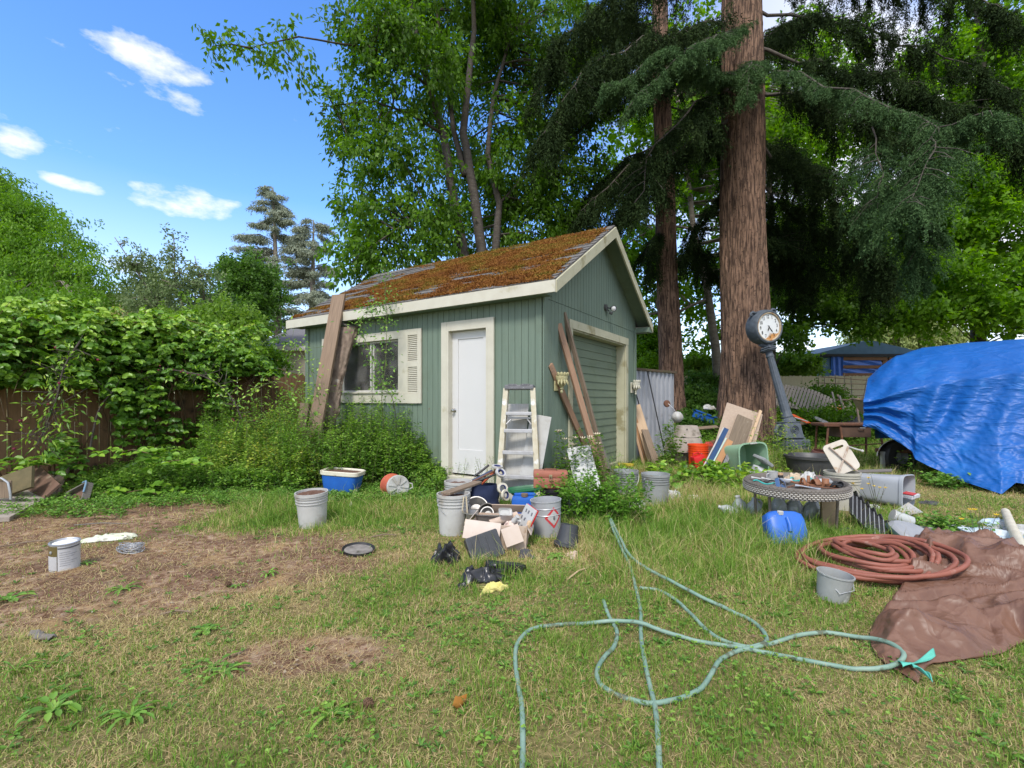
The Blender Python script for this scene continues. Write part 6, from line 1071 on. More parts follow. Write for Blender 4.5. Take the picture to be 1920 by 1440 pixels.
g = np.random.default_rng(12); MIX = [STEEL, RUST, BLACKP, TEAL, GPLAST, NEWS, WPLAST, SAN, TEAL]; kinds = ['steel wrench', 'rusty file', 'black cable end', 'teal strap', 'grey bracket', 'folded leaflet', 'white fitting', 'brown belt', 'teal string']
spots_ = [(-.22, -.08), (-.15, -.22), (-.30, -.02), (.05, .08), (-.10, .0), (.28, .06), (-.18, .12), (-.02, -.05), (.22, .02), (-.05, -.28), (.10, -.30), (.20, -.26), (-.34, -.10), (.34, .0), (-.02, .14), (-.25, .18)]
where = ['toward the square frame', 'at the front edge of the table', 'beside the paper bundle', 'in the middle of the table', 'left of the table middle', 'toward the cream bucket', 'below the enamel mug', 'behind the brown sandal', 'beside the second sandal', 'under the square frame edge', 'before the sandal sole', 'beside the black cylinder', 'hugging the rim by the green tote', 'hugging the rim by the cream bucket', 'behind the table middle', 'nearest the green tote']
for i, (dx, dy) in enumerate(spots_):
    j = i % 9; m_ = MIX[j]; rz_ = g.random() * 3.1; tt = thing(kinds[j].replace(' ', '_'), kinds[j] + ' on the wicker table ' + where[i], kinds[j].split()[-1], on(dx, dy, .012 + .012 * g.random()), (.1 * g.normal(), .1 * g.normal(), rz_)); b = MB(); Lq = .07 + .06 * g.random()
    if j in (0, 1, 6): b.tube([(-Lq, 0, 0), (-Lq * .6, .005, .004), (Lq * .6, -.004, .003), (Lq, 0, 0)], [.014, .007, .007, .015], 8)
    elif j in (2, 3, 7, 8): b.tube([(Lq * 1.3 * (u - .5) * 1.6, .03 * math.sin(u * 7 + i), .012 + .012 * math.sin(u * 9)) for u in np.linspace(0, 1, 14)], .007 if j != 7 else .010, 6)
    elif j == 5: b.grid(lambda u, v: Vector(((u - .5) * .16, (v - .5) * .11, .01 * math.sin(u * 5))), 10, 4)
    else: b.box((Lq * 1.2, .04, .02), (0, 0, .01), bev=.004); b.box((.03, .06, .03), (Lq * .4, .02, .015), bev=.004)
    b.build('body', m_, tt, smooth=True, solid=.003 if j == 5 else 0)
plank('panel', 'curved brown wooden panel under the wicker table beside its leg', P(1556, 992, 4.5), P(1553, 936, 4.6), .16, .02, mat('olive_brown_panel', (.30, .22, .11), (.24, .17, .09), 6, .7, .2), (.1, -1, .0), cat='panel')
for (px_, py_, rx, ry, rz_, r_, h_, lb, hd) in [(1384, 975, .2, 1.25, 2.9, .055, .2, 'clear bottle lying with its white cap toward the lawn, away from the table', False), (1391, 972, .1, -.25, 0, .07, .24, 'cloudy upright bottle beside the fallen white capped bottle', False), (1413, 975, -.1, .1, 0, .075, .22, 'squat clear jug between the lone bottles and the wicker table', True), (1462, 975, 0, -.1, .3, .08, .27, 'cloudy jug behind the blue fuel can, nearest the table leg', True), (1486, 976, .1, .1, .8, .08, .26, 'pale jug with a loop handle behind the blue can', True), (1512, 978, .1, .35, .1, .075, .27, 'grey tinted bottle leaning beside the blue can', False)]:
    pp = at(px_, py_); jug('bottle', lb, pp + Vector((0, 0, .05 if abs(ry) > 1 else 0)), r_, h_, CLEARP, (rx, ry, rz_), handle=hd, group=None)
pp = at(1478, 1022); t = thing('jerry_can', 'rounded blue plastic jerry can with a white cap under the wicker table', 'jerry can', pp + Vector((0, 0, .0)), (math.radians(-28), 0, math.radians(-5))); b = MB(); ring(b, [(.9, 0), (1, .03), (1, .21), (.93, .26), (.7, .285), (.01, .29)], .165, .09, k=.5); b.build('can_body', BPLAST, t, smooth=True)
b = MB(); b.lathe([(.026, 0), (.026, .025), (0, .027)], 8, (-.04, -.07, .255), (.6, 0, 0)); b.build('cap', WPLAST, t, smooth=True); b = MB(); b.tube([(.0, -.092, .22), (.005, -.10, .16), (0, -.096, .10)], .018, 10); b.build('moulded_rib', BPLAST, t, smooth=True)
# black stepped tray
a, e = P(1592, 938, 4.75), P(1668, 1018, 4.1); t = thing('plastic_trough', 'black moulded plastic trough with cross ribs sloping down from the bucket to the grass', 'trough', a); dv = Vector(e) - Vector(a); dv.z = -.19
b = MB(); side_ = Vector((.11, .15, .075))
for i in range(9):
    u0, u1 = i / 9, (i + .93) / 9; p0, p1 = dv * u0, dv * u1; dz = Vector((0, 0, -.02 - .06 * u0))
    b.add([tuple(p0 - side_), tuple(p1 - side_), tuple(p1 + side_), tuple(p0 + side_), tuple(p0 - side_ + dz), tuple(p1 - side_ + dz), tuple(p1 + side_ + dz), tuple(p0 + side_ + dz)], [(0, 1, 2, 3), (7, 6, 5, 4), (0, 4, 5, 1), (3, 2, 6, 7), (0, 3, 7, 4), (1, 5, 6, 2)])
b.build('step_panels', BLACKP, t); b = MB()
for i in range(8): u = (i + .97) / 9; b.tube([dv * u - side_ + Vector((0, 0, .004)), dv * u + side_ + Vector((0, 0, .004))], .004, 6)
b.build('cross_rib', GPLAST, t); b = MB(); b.grid(lambda u, v: dv * u + side_ * 1.0 + Vector((0, 0, .0 + .04 * v * (1 - .6 * u) + .02 * math.sin(u * 40) * v)) , 40, 3); b.build('torn_edge', BLACKP, t, solid=.008)
# ---- hoses
def smooth_path(P3, k=8):
    P3 = [Vector(p) for p in P3]; o = []
    for i in range(len(P3) - 1):
        a, b_, c, d = P3[max(i - 1, 0)], P3[i], P3[i + 1], P3[min(i + 2, len(P3) - 1)]
        for j in range(k): u = j / k; o.append(.5 * ((2 * b_) + (c - a) * u + (2 * a - 5 * b_ + 4 * c - d) * u * u + (3 * b_ - a - 3 * c + d) * u ** 3))
    o.append(P3[-1]); return o
HT = mat('faded_teal_hose', (.13, .235, .18), (.23, .33, .265), 9, .6, .15, c3=(.10, .12, .08), s3=16, t3=.55)
def hose(name, label, px, r_, m_, lift=None, n=10):
    b = MB(); pts = smooth_path([G(*q[:2]) + Vector((0, 0, q[2] if len(q) > 2 else 0)) for q in px], 8); b.tube([Vector((q.x, q.y, q.z + gz(q.x, q.y) + r_ + .001 + .004 * noise.noise((q.x * 3, q.y * 3, 0)))) for q in pts], r_, n); return tag(b.build(name, m_, None, smooth='all'), label, 'hose')
hose('garden_hose', 'faded teal garden hose running from the weeds down past the camera side of the lawn', [(1138, 985, .12), (1152, 1020, .09), (1168, 1050, .06), (1182, 1075, .03), (1193, 1110), (1201, 1150), (1202, 1195, .0), (1208, 1240), (1219, 1290), (1230, 1345), (1236, 1440), (1238, 1560)], .0108, HT)
hose('garden_hose', 'faded teal hose looping from the weeds into a narrow bight on the lawn', [(1142, 990, .12), (1163, 1032, .09), (1186, 1066, .06), (1236, 1096, .045), (1300, 1126, .03), (1375, 1152), (1418, 1175), (1437, 1196), (1430, 1209), (1395, 1214), (1350, 1200), (1315, 1175), (1290, 1148), (1268, 1130), (1240, 1114), (1200, 1106)], .0108, HT)
hose('garden_hose', 'longest faded teal hose winding in wide loops across the lawn to the brown tarp', [(1132, 1130), (1138, 1152), (1150, 1172), (1157, 1190), (1150, 1218), (1128, 1242), (1119, 1268), (1130, 1292), (1165, 1313), (1215, 1324), (1268, 1316), (1312, 1296), (1333, 1268), (1352, 1240), (1382, 1224), (1432, 1212), (1490, 1198), (1550, 1192, .01), (1610, 1202, .02), (1655, 1220, .05), (1690, 1240, .05), (1692, 1253, .04), (1665, 1261, .02), (1610, 1257), (1540, 1245), (1470, 1231), (1390, 1217), (1310, 1206), (1235, 1188, .015), (1200, 1180, .03), (1150, 1173, .02), (1090, 1172), (1035, 1176), (995, 1190), (972, 1215), (966, 1245), (972, 1290), (979, 1335), (980, 1440), (975, 1560)], .0108, HT)
HR = mat('rust_red_hose', (.28, .095, .062), (.22, .075, .05), 6, .55, .06, c3=(.33, .17, .13), s3=10, t3=.6)
b = MB(); pts = []; cxy = G(1632, 1066)
for i in range(9 * 26):
    a_ = i / 26 * 2 * math.pi; l_ = i / 26; ra = .50 - .045 * l_ + .02 * math.sin(l_ * 5); rb_ = .43 - .026 * l_; off = .05 * math.sin(l_ * 2.1); pts.append(Vector((cxy.x + off + ra * math.cos(a_) * (1 + .04 * math.sin(a_ * 2 + l_)), cxy.y + .02 + .03 * math.cos(l_ * 3) + rb_ * math.sin(a_), .02 + .018 * (l_ * .8 + .6 * math.sin(a_ * 1.5 + l_ * 2) ** 2))))
for q in pts: q.z += gz(q.x, q.y) + .09 * max(0, min(1, (q.x - 2.80) / .2))
b.tube(pts, .0165, 10)
pts2 = [Vector((cxy.x + .02 + .50 * math.cos(a_), cxy.y - .06 + .42 * math.sin(a_), .12 + .045 * math.cos(a_))) for a_ in np.linspace(0, 6.283, 61)[:-1]]; b.tube([q + Vector((0, 0, gz(q.x, q.y) + .0)) for q in pts2], .0165, 10, closed=True)
pts3 = [Vector((cxy.x - .03 + .49 * math.cos(a_), cxy.y - .05 + .40 * math.sin(a_), .10 + .05 * math.cos(a_))) for a_ in np.linspace(0, 6.283, 61)[:-1]]; b.tube([q + Vector((0, 0, gz(q.x, q.y) + .0)) for q in pts3], .0165, 10, closed=True)
tag(b.build('air_hose', HR, None, smooth='all'), 'thick rust red hose coiled many times beside the brown tarp', 'hose')
tag(MB().lathe([(.012, -.03), (.02, -.028), (.02, .0), (.014, .004), (.014, .03)], 14, rot=(1.57, 0, .5)).build('hose_fitting', STEEL, None, smooth=True), 'small metal hose fitting inside the rust red coil', 'fitting').location = G(1690, 1086) + Vector((0, 0, .08))
crumple('teal_sheet', 'teal plastic sheet poking out inside the rust red hose coil', 'sheet', at(1598, 1082), .34, .14, .03, mat('teal_sheet', (.10, .46, .36), (.08, .38, .30), 6, .5, .1), 61, 20, -.25)
# ---- brown tarp
def coons(T_, B_, L_, R_, u, v):
    f = lambda c, q: c[min(int(q * (len(c) - 1)), len(c) - 1)]
    return (T_[u] * (1 - v) + B_[u] * v)
def pl(lst, k=60):
    s_ = smooth_path([G(*q) for q in lst], 12); n = len(s_) - 1; return [s_[min(int(i / k * n), n - 1)].lerp(s_[min(int(i / k * n), n - 1) + 1], i / k * n - min(int(i / k * n), n - 1)) for i in range(k + 1)]
NU, NV = 150, 130
Tt = pl([(1712, 1022), (1735, 1012), (1790, 1008), (1850, 1022), (1910, 1055), (1980, 1100), (2080, 1150)], NU); Bb = pl([(1722, 1284), (1742, 1250), (1790, 1243), (1840, 1236), (1880, 1228), (1930, 1208), (2080, 1215)], NU); Ll = pl([(1712, 1022), (1700, 1060), (1690, 1105), (1665, 1140), (1632, 1188), (1648, 1235), (1722, 1284)], NV); Rr = pl([(2080, 1150), (2085, 1180), (2080, 1215)], NV)
vs = []; TW = mat('brown_tarpaulin', (.165, .082, .052), (.135, .066, .042), 5, .46, .25, c3=(.20, .108, .072), s3=3, t3=.55, spec=.45, bdist=.01); crease(TW, 6.5, .55, (1, 1.3, 1), .03)
for j in range(NV + 1):
    v_ = j / NV
    for i in range(NU + 1):
        u_ = i / NU; S = Tt[i] * (1 - v_) + Bb[i] * v_ + Ll[j] * (1 - u_) + Rr[j] * u_ - (Tt[0] * (1 - u_) * (1 - v_) + Tt[-1] * u_ * (1 - v_) + Bb[0] * (1 - u_) * v_ + Bb[-1] * u_ * v_)
        x, y = S.x, S.y; e_ = min(u_, v_, 1 - v_, 1); w1 = noise.noise((x * 1.6, y * 2.2, 3)); th_ = math.atan2(y - 4.25, x - 4.0) + .5 * w1; rad_ = math.hypot(y - 4.25, x - 4.0); r4 = max(0, 1 - abs(math.sin(th_ * 8 + 2.5 * noise.noise((rad_ * 1.2, th_ * 2, 9)))) * 1.6) * min(1, rad_); r1 = 1 - abs(noise.noise((x * 1.7 + w1 * 1.5, y * 1.7 + x * .6, 5)) * 2.4); r2 = 1 - abs(noise.noise((x * 3.2 + w1 * 2, y * 4.2 - x, 8)) * 2.4); r3 = 1 - abs(noise.noise((x * 9 + w1 * 3, y * 9, 2)) * 2.2)
        dome = .12 * math.exp(-((x - 3.55) ** 2 / .5 + (y - 3.5) ** 2 / .35)); z = gz(x, y) + .015 + min(1, e_ * 7) * (dome + .075 * max(0, r1) ** 1.5 + .065 * r4 + .032 * max(0, r2) ** 1.5 + .009 * max(0, r3) ** 1.5) 
        vs.append((x, y, z))
b = MB(); b.add(vs, [(j * (NU + 1) + i, j * (NU + 1) + i + 1, (j + 1) * (NU + 1) + i + 1, (j + 1) * (NU + 1) + i) for j in range(NV) for i in range(NU)]); o = b.build('brown_tarp', TW, None, smooth='all', solid=.004); tag(o, 'wrinkled brown tarp spread over a low mound on the lawn', 'tarp')
b = MB()
for pts_ in ([(1688, 1264), (1712, 1262), (1735, 1252), (1752, 1240)], [(1708, 1266), (1722, 1272), (1738, 1282), (1746, 1290)]):
    c_ = smooth_path([G(*q) for q in pts_], 6); nn_ = len(c_); b.grid(lambda u, v: c_[int(u * (nn_ - 1))] + Vector(((v - .5) * .012, (v - .5) * .045 * (1 - u * .4), .045 + .012 * math.sin(v * 3.1 + u * 5))), nn_ - 1, 4)
b.build('folded_corner', mat('teal_sheet', (0, 0, 0)), o, smooth='all', solid=.003)
t = thing('drum_cover', 'dark green round lid edge sticking out from under the brown tarp', 'lid', at(1900, 1062, .05), (.2, .1, 0)); b = MB(); b.lathe([(0, 0), (.30, 0), (.33, .012), (.335, .035), (.32, .035), (.30, .012), (0, .01)], 48, cap=False); b.build('lid_body', mat('green_plastic', (0, 0, 0)), t, smooth=True)
bk = bucket('bucket', 'small dented grey translucent pail beside the rust red hose coil', 'pail', at(1560, 1122), .098, .165, mat('grey_translucent', (.33, .34, .33), (.26, .27, .26), 7, .35, .1, c3=(.48, .48, .46), s3=8), ribs=False, handle=False, rot=(math.radians(3), math.radians(6), 0)); b = MB(); b.tube([(.094, -.02, .16), (.06, -.09, .10), (-.03, -.10, .075), (-.088, -.02, .15)], .0025, 5); b.build('handle', STEEL, bk, smooth=True)
t = thing('bin_cover', 'large grey plastic lid leaning at the top edge of the brown tarp', 'lid', G(1722, 1018) + Vector((.0, .04, .06)), (math.radians(28), math.radians(12), .2)); b = MB(); ring(b, [(.01, .02), (.85, .02), (.95, .0), (1.0, -.03), (1.03, -.03), (.97, .012), (.86, .032), (.01, .032)], .21, .16, k=.7, cap=False); b.build('lid_body', GPLAST, t, smooth=True); b = MB(); ring(b, [(1.035, -.034), (1.045, -.02), (1.0, .0)], .21, .16, k=.7, cap=False); b.build('rim', mat('dark_green_rim', (.03, .06, .05), (.04, .07, .06), 8, .5, 0), t, smooth=True)
jug('jar', 'clear plastic jar on its side in the grass above the grey lid', at(1710, 995) + Vector((0, 0, .06)), .06, .17, CLEARP, (0, 1.2, 2.8), neck=.9, cat='jar')
SHW = mat('dirty_white_sheet', (.50, .50, .49), (.43, .43, .42), 5, .5, .1, c3=(.32, .36, .42), s3=5, t3=.58)
crumple('plastic_sheet', 'white plastic sheeting beside the yellow flowering weed', 'sheet', at(1795, 1000), .9, .62, .05, SHW, 71, 50, .1)
crumple('plastic_sheet', 'larger white sheet at the frame edge under the ivory pipe', 'sheet', at(1915, 1000), .9, .75, .06, SHW, 72, 50, .4)
t = thing('paint_tray', 'clear blue stained paint tray lying on the white sheeting', 'tray', at(1862, 1020, .05), (.05, .04, -.12)); b = MB(); ring(b, [(.84, .0), (.94, .04), (1.02, .045), (1.02, .038), (.93, .03), (.80, -.006)], .20, .15, k=.35); b.build('tray_body', mat('stained_tray', (.60, .64, .66), (.40, .50, .58), 9, .3, .1, c3=(.15, .28, .42), s3=8, t3=.56), t, smooth=True)
crumple('plastic_wrap', 'pale blue plastic wrap lying behind the paint tray', 'wrap', at(1868, 982, .03), .42, .2, .06, mat('blue_wrap', (.30, .45, .60), (.55, .6, .64), 6, .35, .2), 73, 30, .1)
tag(MB().tube([at(1885, 972, .08), at(1898, 1010, .09), at(1922, 1062, .10), at(1950, 1120, .1)], .036, 16).build('drain_pipe', mat('ivory_pipe', (0, 0, 0)), None, smooth=True), 'ivory plastic pipe lying across the white sheets', 'pipe')
crumple('plastic_bag', 'dusty white bag in the grass beside the ribbed bucket', 'bag', at(1262, 938), .36, .22, .14, WPLAST, 81, 34, .2)
crumple('plastic_bag', 'torn white bag hidden in the weeds below the leaning siding piece', 'bag', at(1190, 955), .40, .25, .12, SHW, 82, 34, .5)
bucket('bucket', 'grey ribbed bucket on the lawn nearest the garage door', 'bucket', at(1173, 932), .155, .36, JEWEL, fill=.86, fillm=mat('murky_water', (.18, .24, .26), (.25, .3, .3), 5, .15, .05), rot=(0, 0, 0))
bucket('bucket', 'grey ribbed bucket to the right of the similar one by the garage', 'bucket', at(1229, 945), .160, .37, JEWEL, fill=.88, fillm=mat('murky_water', (0, 0, 0)), rot=(0, 0, .4))
plank('board', 'long brown board lying on the ground in front of the garage', at(1150, 872, .04), at(1305, 925, .04), .12, .05, mat('red_brown_board', (.20, .10, .065), (.15, .08, .05), 6, .85, .3, stretch=(10, 10, .7)), (0, 0, 1))
tag(MB().box((.30, .06, .05), bev=.01).build('spirit_level', mat('yellow_tool', (.55, .42, .03), (.45, .34, .03), 7, .5, .05), None), 'yellow tool lying on the long board before the garage', 'tool').matrix_world = Matrix.Translation(at(1172, 882, .11)) @ Matrix.Rotation(-.5, 4, 'Z')

# ---- tarp covered boat
bA = Vector((6.135, 7.6, 0)); bd = Vector((.736, -.677, 0)).normalized(); bn = Vector((-.677, -.736, 0)).normalized()
t = thing('boat', 'boat on a trailer under a big shiny blue tarp, tan hull showing at one end', 'boat', bA)
L_ = 4.6; NU, NV = 300, 190; vs = []
TARP = mat('blue_tarpaulin', (.008, .105, .39), (.006, .085, .33), 6, .45, .22, spec=.35, bdist=.02, c3=(.012, .125, .42), s3=1.5, t3=.55)
crease(TARP, 4.5, .5, (.8, .8, 2.2), .035)
def lerp_(a, b, f): return a + (b - a) * f
def ip(x, xs_, ys_): return float(np.interp(x, xs_, ys_))
S_ = np.linspace(-.36, L_, NU + 1)
for j in range(NV + 1):
    v = j / NV
    for i in range(NU + 1):
        s_ = S_[i]; zr_ = ip(s_, [-.42, -.22, 0, .35, .9, 5], [1.60, 1.84, 2.04, 2.15, 2.19, 2.24]); zg = ip(s_, [-.42, -.2, 0, 1.45, 5], [1.26, 1.32, 1.38, 1.66, 1.8]); hw_ = ip(s_, [-.42, -.3, -.1, .3, 5], [.72, .88, .98, 1.02, 1.05])
        zh = ip(s_, [-.42, -.2, .05, .26, .30, .45, .8, 1.18, 1.32, 2, 5], [.84, .78, .62, .46, .36, .28, .12, .02, .16, .1, .1]); oh = ip(s_, [-.42, -.2, .05, .26, .30, .45, .8, 1.18, 1.32, 2, 5], [.06, .10, .14, .20, .36, .44, .60, .86, .66, .6, .6])
        if v < .22: f = v / .22; o_ = lerp_(-hw_ - .15, -hw_, 0) + f * (.10); z = lerp_(.5, zg, f); o_ = -2 * hw_ - .12 + .12 * f
        elif v < .36: f = (v - .22) / .14; o_ = -2 * hw_ + f * hw_; z = zg + (zr_ - zg) * (math.sin(f * math.pi / 2) ** .9)
        elif v < .56: f = (v - .36) / .20; o_ = -hw_ + f * hw_; z = zr_ + (zg - zr_) * (1 - math.cos(f * math.pi / 2) ** .9) if f < 1 else zg
        else: f = (v - .56) / .44; o_ = oh * (f ** 1.9 * .85 + .15 * f) + .02; z = zg + (zh - zg) * f
        if .36 <= v < .56: fade = (v - .36) / .2 * .35
        elif v >= .56: fade = 1
        else: fade = .2
        f = max(0, (v - .56) / .44); end = max(0, min(1, (.5 - s_) / .6))
        c = s_ * 1.0 + f * .55; folds = .085 * fade * math.sin(c * 14 + 3 * noise.noise((c * 1.5, f * 1.2, 1))) * (math.exp(-((f - .25) / .35) ** 2)) * (.5 + .7 * noise.noise((c * 2, 0, 4)))
        cr = noise.noise((s_ * 4.0 + f * 2, f * 7 - s_ * 1.5, 7)); cr2 = max(0, 1 - abs(noise.noise((s_ * 4.5 + f * 4, f * 11 - s_ * 4, 3)) * 3)) ** 1.3; cr3 = max(0, 1 - abs(noise.noise((s_ * 11 + f * 7, f * 26 - s_ * 7, 5)) * 3)) ** 1.3
        dsp = folds + fade * (f > 0) * (.028 * cr * (.3 + f) + (.015 * cr2 + .008 * cr3) * min(1, .25 + f * 1.1)) + end * .05 * math.sin(v * 46 + 4 * noise.noise((s_ * 3, v * 4, 2)))
        up_ = (.012 * noise.noise((s_ * 2.5, v * 9, 1)) + .02 * end * noise.noise((s_ * 6, v * 25, 1)) if v < .56 else 0); sag = -.03 * math.sin(max(0, min(1, (v - .36) / .2)) * math.pi) * (v < .56)
        p = bd * s_ + bn * (o_ + dsp) + Vector((0, 0, z + up_ + sag)); vs.append(tuple(p))
b = MB(); b.add(vs, [(j * (NU + 1) + i, j * (NU + 1) + i + 1, (j + 1) * (NU + 1) + i + 1, (j + 1) * (NU + 1) + i) for j in range(NV) for i in range(NU)])
b.add([vs[j * (NU + 1)] for j in range(NV + 1)] + [tuple(bd * -.46 + bn * -.8 + Vector((0, 0, 1.12)))], [(j, j + 1, NV + 1) for j in range(int(NV * .3), int(NV * .8))]); b.build('blue_tarp', TARP, t, smooth='all')
HULL = mat('tan_hull', (.34, .26, .17), (.29, .22, .145), 3, .5, .05, c3=(.22, .16, .10), s3=3, t3=.62); b = MB()
def hull(u, v): s_ = lerp_(-.62, 4.4, u); w_ = .18 + .80 * min(1, (u * 6) ** .6); a_ = (v - .5) * 2; kz = .62 + .28 * (1 - min(1, u * 5)); zz = 1.27 - .12 * min(1, u * 5) - (1.27 - kz) * (1 - abs(a_) ** 2.2); return bd * (s_ + .30 * (1 - min(1, u * 4)) * (1 - abs(a_))) + bn * (-1.0 + (-a_) * w_) + Vector((0, 0, zz))
b.grid(hull, 60, 24)
b.add([tuple(hull(0, k / 24)) for k in range(25)], [tuple(range(25))]); b.grid(lambda u, v: hull(u, 0).lerp(hull(u, 1), v) + Vector((0, 0, -.02)), 30, 2); hu = b.build('hull', HULL, t, smooth='all')
b = MB(); b.tube([hull(u, 1) for u in np.linspace(0, .3, 14)], .02, 8); b.tube([hull(u, 0) for u in np.linspace(0, .3, 14)], .02, 8); b.tube([hull(0, k / 12) for k in range(13)][::12], .02, 8); b.build('gunwale_rail', mat('brown_rail', (.22, .15, .09), (.17, .12, .07), 6, .5, .05), hu, smooth='all')
b = MB(); pp = hull(.03, .85); b.tube([pp, pp + Vector((-.03, 0, .22))], .012, 8); b.box((.05, .04, .05), pp + Vector((-.03, 0, .24)), bev=.008); b.build('bow_light', WPLAST, t, smooth=True)
tr = thing('boat_trailer', 'rusty trailer with a white mudguard under the tarp covered boat', 'trailer', bA + Vector((0, 0, 0))); wc = P(1684, 838, 7.9) - bA; wc.z = .30
b = MB(); b.grid(lambda u, v: wc + Vector((-.36 * math.cos(u * math.pi), -.02, .02 + .28 * math.sin(u * math.pi))) + bn * (v - .5) * .24, 24, 2); b.build('mudguard', mat('rusty_white_metal', (.55, .53, .50), (.45, .42, .38), 6, .6, .1, c3=(.28, .14, .07), s3=5, t3=.56), tr, smooth='all', solid=.01)
b = MB(); b.lathe([(.12, -.08), (.27, -.09), (.29, -.05), (.29, .05), (.27, .09), (.12, .08)], 36, wc + Vector((0, 0, .0)), (math.pi / 2, 0, .1), cap=False); wh = b.build('wheel', BLACKP, tr, smooth=True); b = MB(); b.lathe([(0, -.07), (.12, -.06), (.14, -.085), (.13, .06)], 24, wc, (math.pi / 2, 0, .1), cap=False); b.build('rim', STEEL, wh, smooth=True)
b = MB(); b.tube([wc + Vector((-.3, .1, .10)), wc + Vector((2.6, -1.0, .10))], .04, 6); b.build('frame', RUST, tr); b = MB(); b.box((.05, .05, .42), wc + Vector((-.30, -.05, -.12))); b.build('support_post', STEEL, tr)
# ---- far junk by the pale fence
def slat_panel(name, label, c, w_, d_, rot, n_, m_, curve=0):
    t = thing(name, label, 'panel', c, rot); b = MB()
    for i in range(n_): x_ = (i + .5) / n_ - .5; b.box((w_ / n_ * .75, d_, .03), (x_ * w_, 0, -curve * x_ * x_ * 4 + random.uniform(-.01, .01)), (random.uniform(-.01, .01), 0, 0))
    b.build('slats', m_, t); b = MB(); 
    for y_ in (-.42, .42): b.grid(lambda u, v: Vector(((u - .5) * w_, y_ * d_ + (v - .5) * .08, -.035 - curve * (u - .5) ** 2 * 4)), 16, 1)
    b.build('crosspieces', m_, t, solid=.03)
slat_panel('slatted_panel', 'grey slatted roof panel lying tilted on the junk beside the clock post', P(1505, 748, 14), 1.5, 1.1, (math.radians(38), math.radians(18), math.radians(-30)), 17, W_GREY, .15)
slat_panel('slatted_panel', 'second grey slatted panel lying lower and partly behind the first', P(1566, 762, 15), 1.2, .9, (math.radians(20), math.radians(12), math.radians(30)), 13, W_GREY, .1)
t = thing('trellis', 'broken dark wooden trellis frame in front of the pale fence', 'trellis', P(1590, 735, 17)); g = np.random.default_rng(3); b = MB()
for i in range(5): b.tube([(-1.2 + .1 * g.normal(), 0, .55 - i * .22), (1.5, .1, .5 - i * .21 + .05 * g.normal())], .018, 5)
b.build('rails', W_OLD, t); b = MB()
for i in range(9): b.tube([(-1.0 + i * .3, .05, -.7 + .1 * g.normal()), (-1.0 + i * .3 + .12 * g.normal(), .05, .55 + .1 * g.normal())], .014, 5)
b.build('uprights', W_GREY, t)
g = np.random.default_rng(44); JM = [W_GREY, W_OLD, WPLAST, W_GREY, RUST, W_TAN, W_GREY, W_OLD]
JL = ['grey stick leaning on the junk near the trellis', 'brown stick crossing the trellis corner', 'white plastic strip lying in the far junk', 'grey pole sloping down towards the boat', 'rusty bar under the slatted panels', 'tan offcut beside the rusty bar', 'grey lath standing behind the griddle table', 'brown stake standing near the tan hull']
for i, (x0, y0, Y0, x1, y1, Y1) in enumerate([(1575, 795, 13, 1560, 735, 13.6), (1600, 790, 13, 1570, 740, 13.6), (1520, 778, 13, 1560, 796, 12.2), (1570, 775, 13.5, 1650, 798, 12), (1545, 768, 14, 1600, 772, 14), (1555, 763, 13.8, 1582, 760, 14), (1590, 800, 12.5, 1574, 742, 13.2), (1612, 800, 12, 1605, 752, 12.6)]):
    plank('stick', JL[i], P(x0, y0, Y0), P(x1, y1, Y1), .07 if i in (2, 5) else .045, .03, JM[i], (0, -1, .5), cat='stick')
crumple('plastic_netting', 'bright orange netting tangled below the slatted panels', 'netting', P(1560, 768, 14.2), .9, .5, .22, mat('orange_netting', (.60, .10, .02), (.5, .08, .02), 12, .6, .3), 91, 26, drape=lambda x, y: P(1560, 768, 14.2).z - .1)
plank('strip', 'long orange strip lying in the grass behind the clock base', P(1484, 777, 12.6), P(1516, 793, 11.9), .12, .02, mat('orange_netting', (0, 0, 0)), (0, -.3, 1))
plank('gutter', 'white gutter piece lying beside the orange strip', P(1519, 778, 13), P(1556, 797, 12.0), .14, .03, WPLAST, (0, -.5, 1), cat='gutter')
plank('gutter', 'thin white bent strip end in the grass right of the clock base', P(1490, 783, 12.0), P(1514, 790, 11.6), .03, .02, WPLAST, (0, -.5, 1), cat='strip')
t = thing('plastic_box', 'bright blue box in the ivy between the two conifer trunks', 'box', P(1320, 783, 13.5), (.2, .3, .3)); b = MB(); b.box((.55, .4, .22), (0, 0, 0), bev=.03); b.build('box_body', BPLAST, t); b = MB(); b.box((.6, .44, .04), (0, 0, .12), bev=.01); b.build('lid', BPLAST, t)
crumple('plastic_bag', 'white scraps of bag in the ivy above the blue box', 'bag', P(1330, 768, 13.8), .5, .3, .15, WPLAST, 92, 22, drape=lambda x, y: P(1330, 768, 13.8).z)
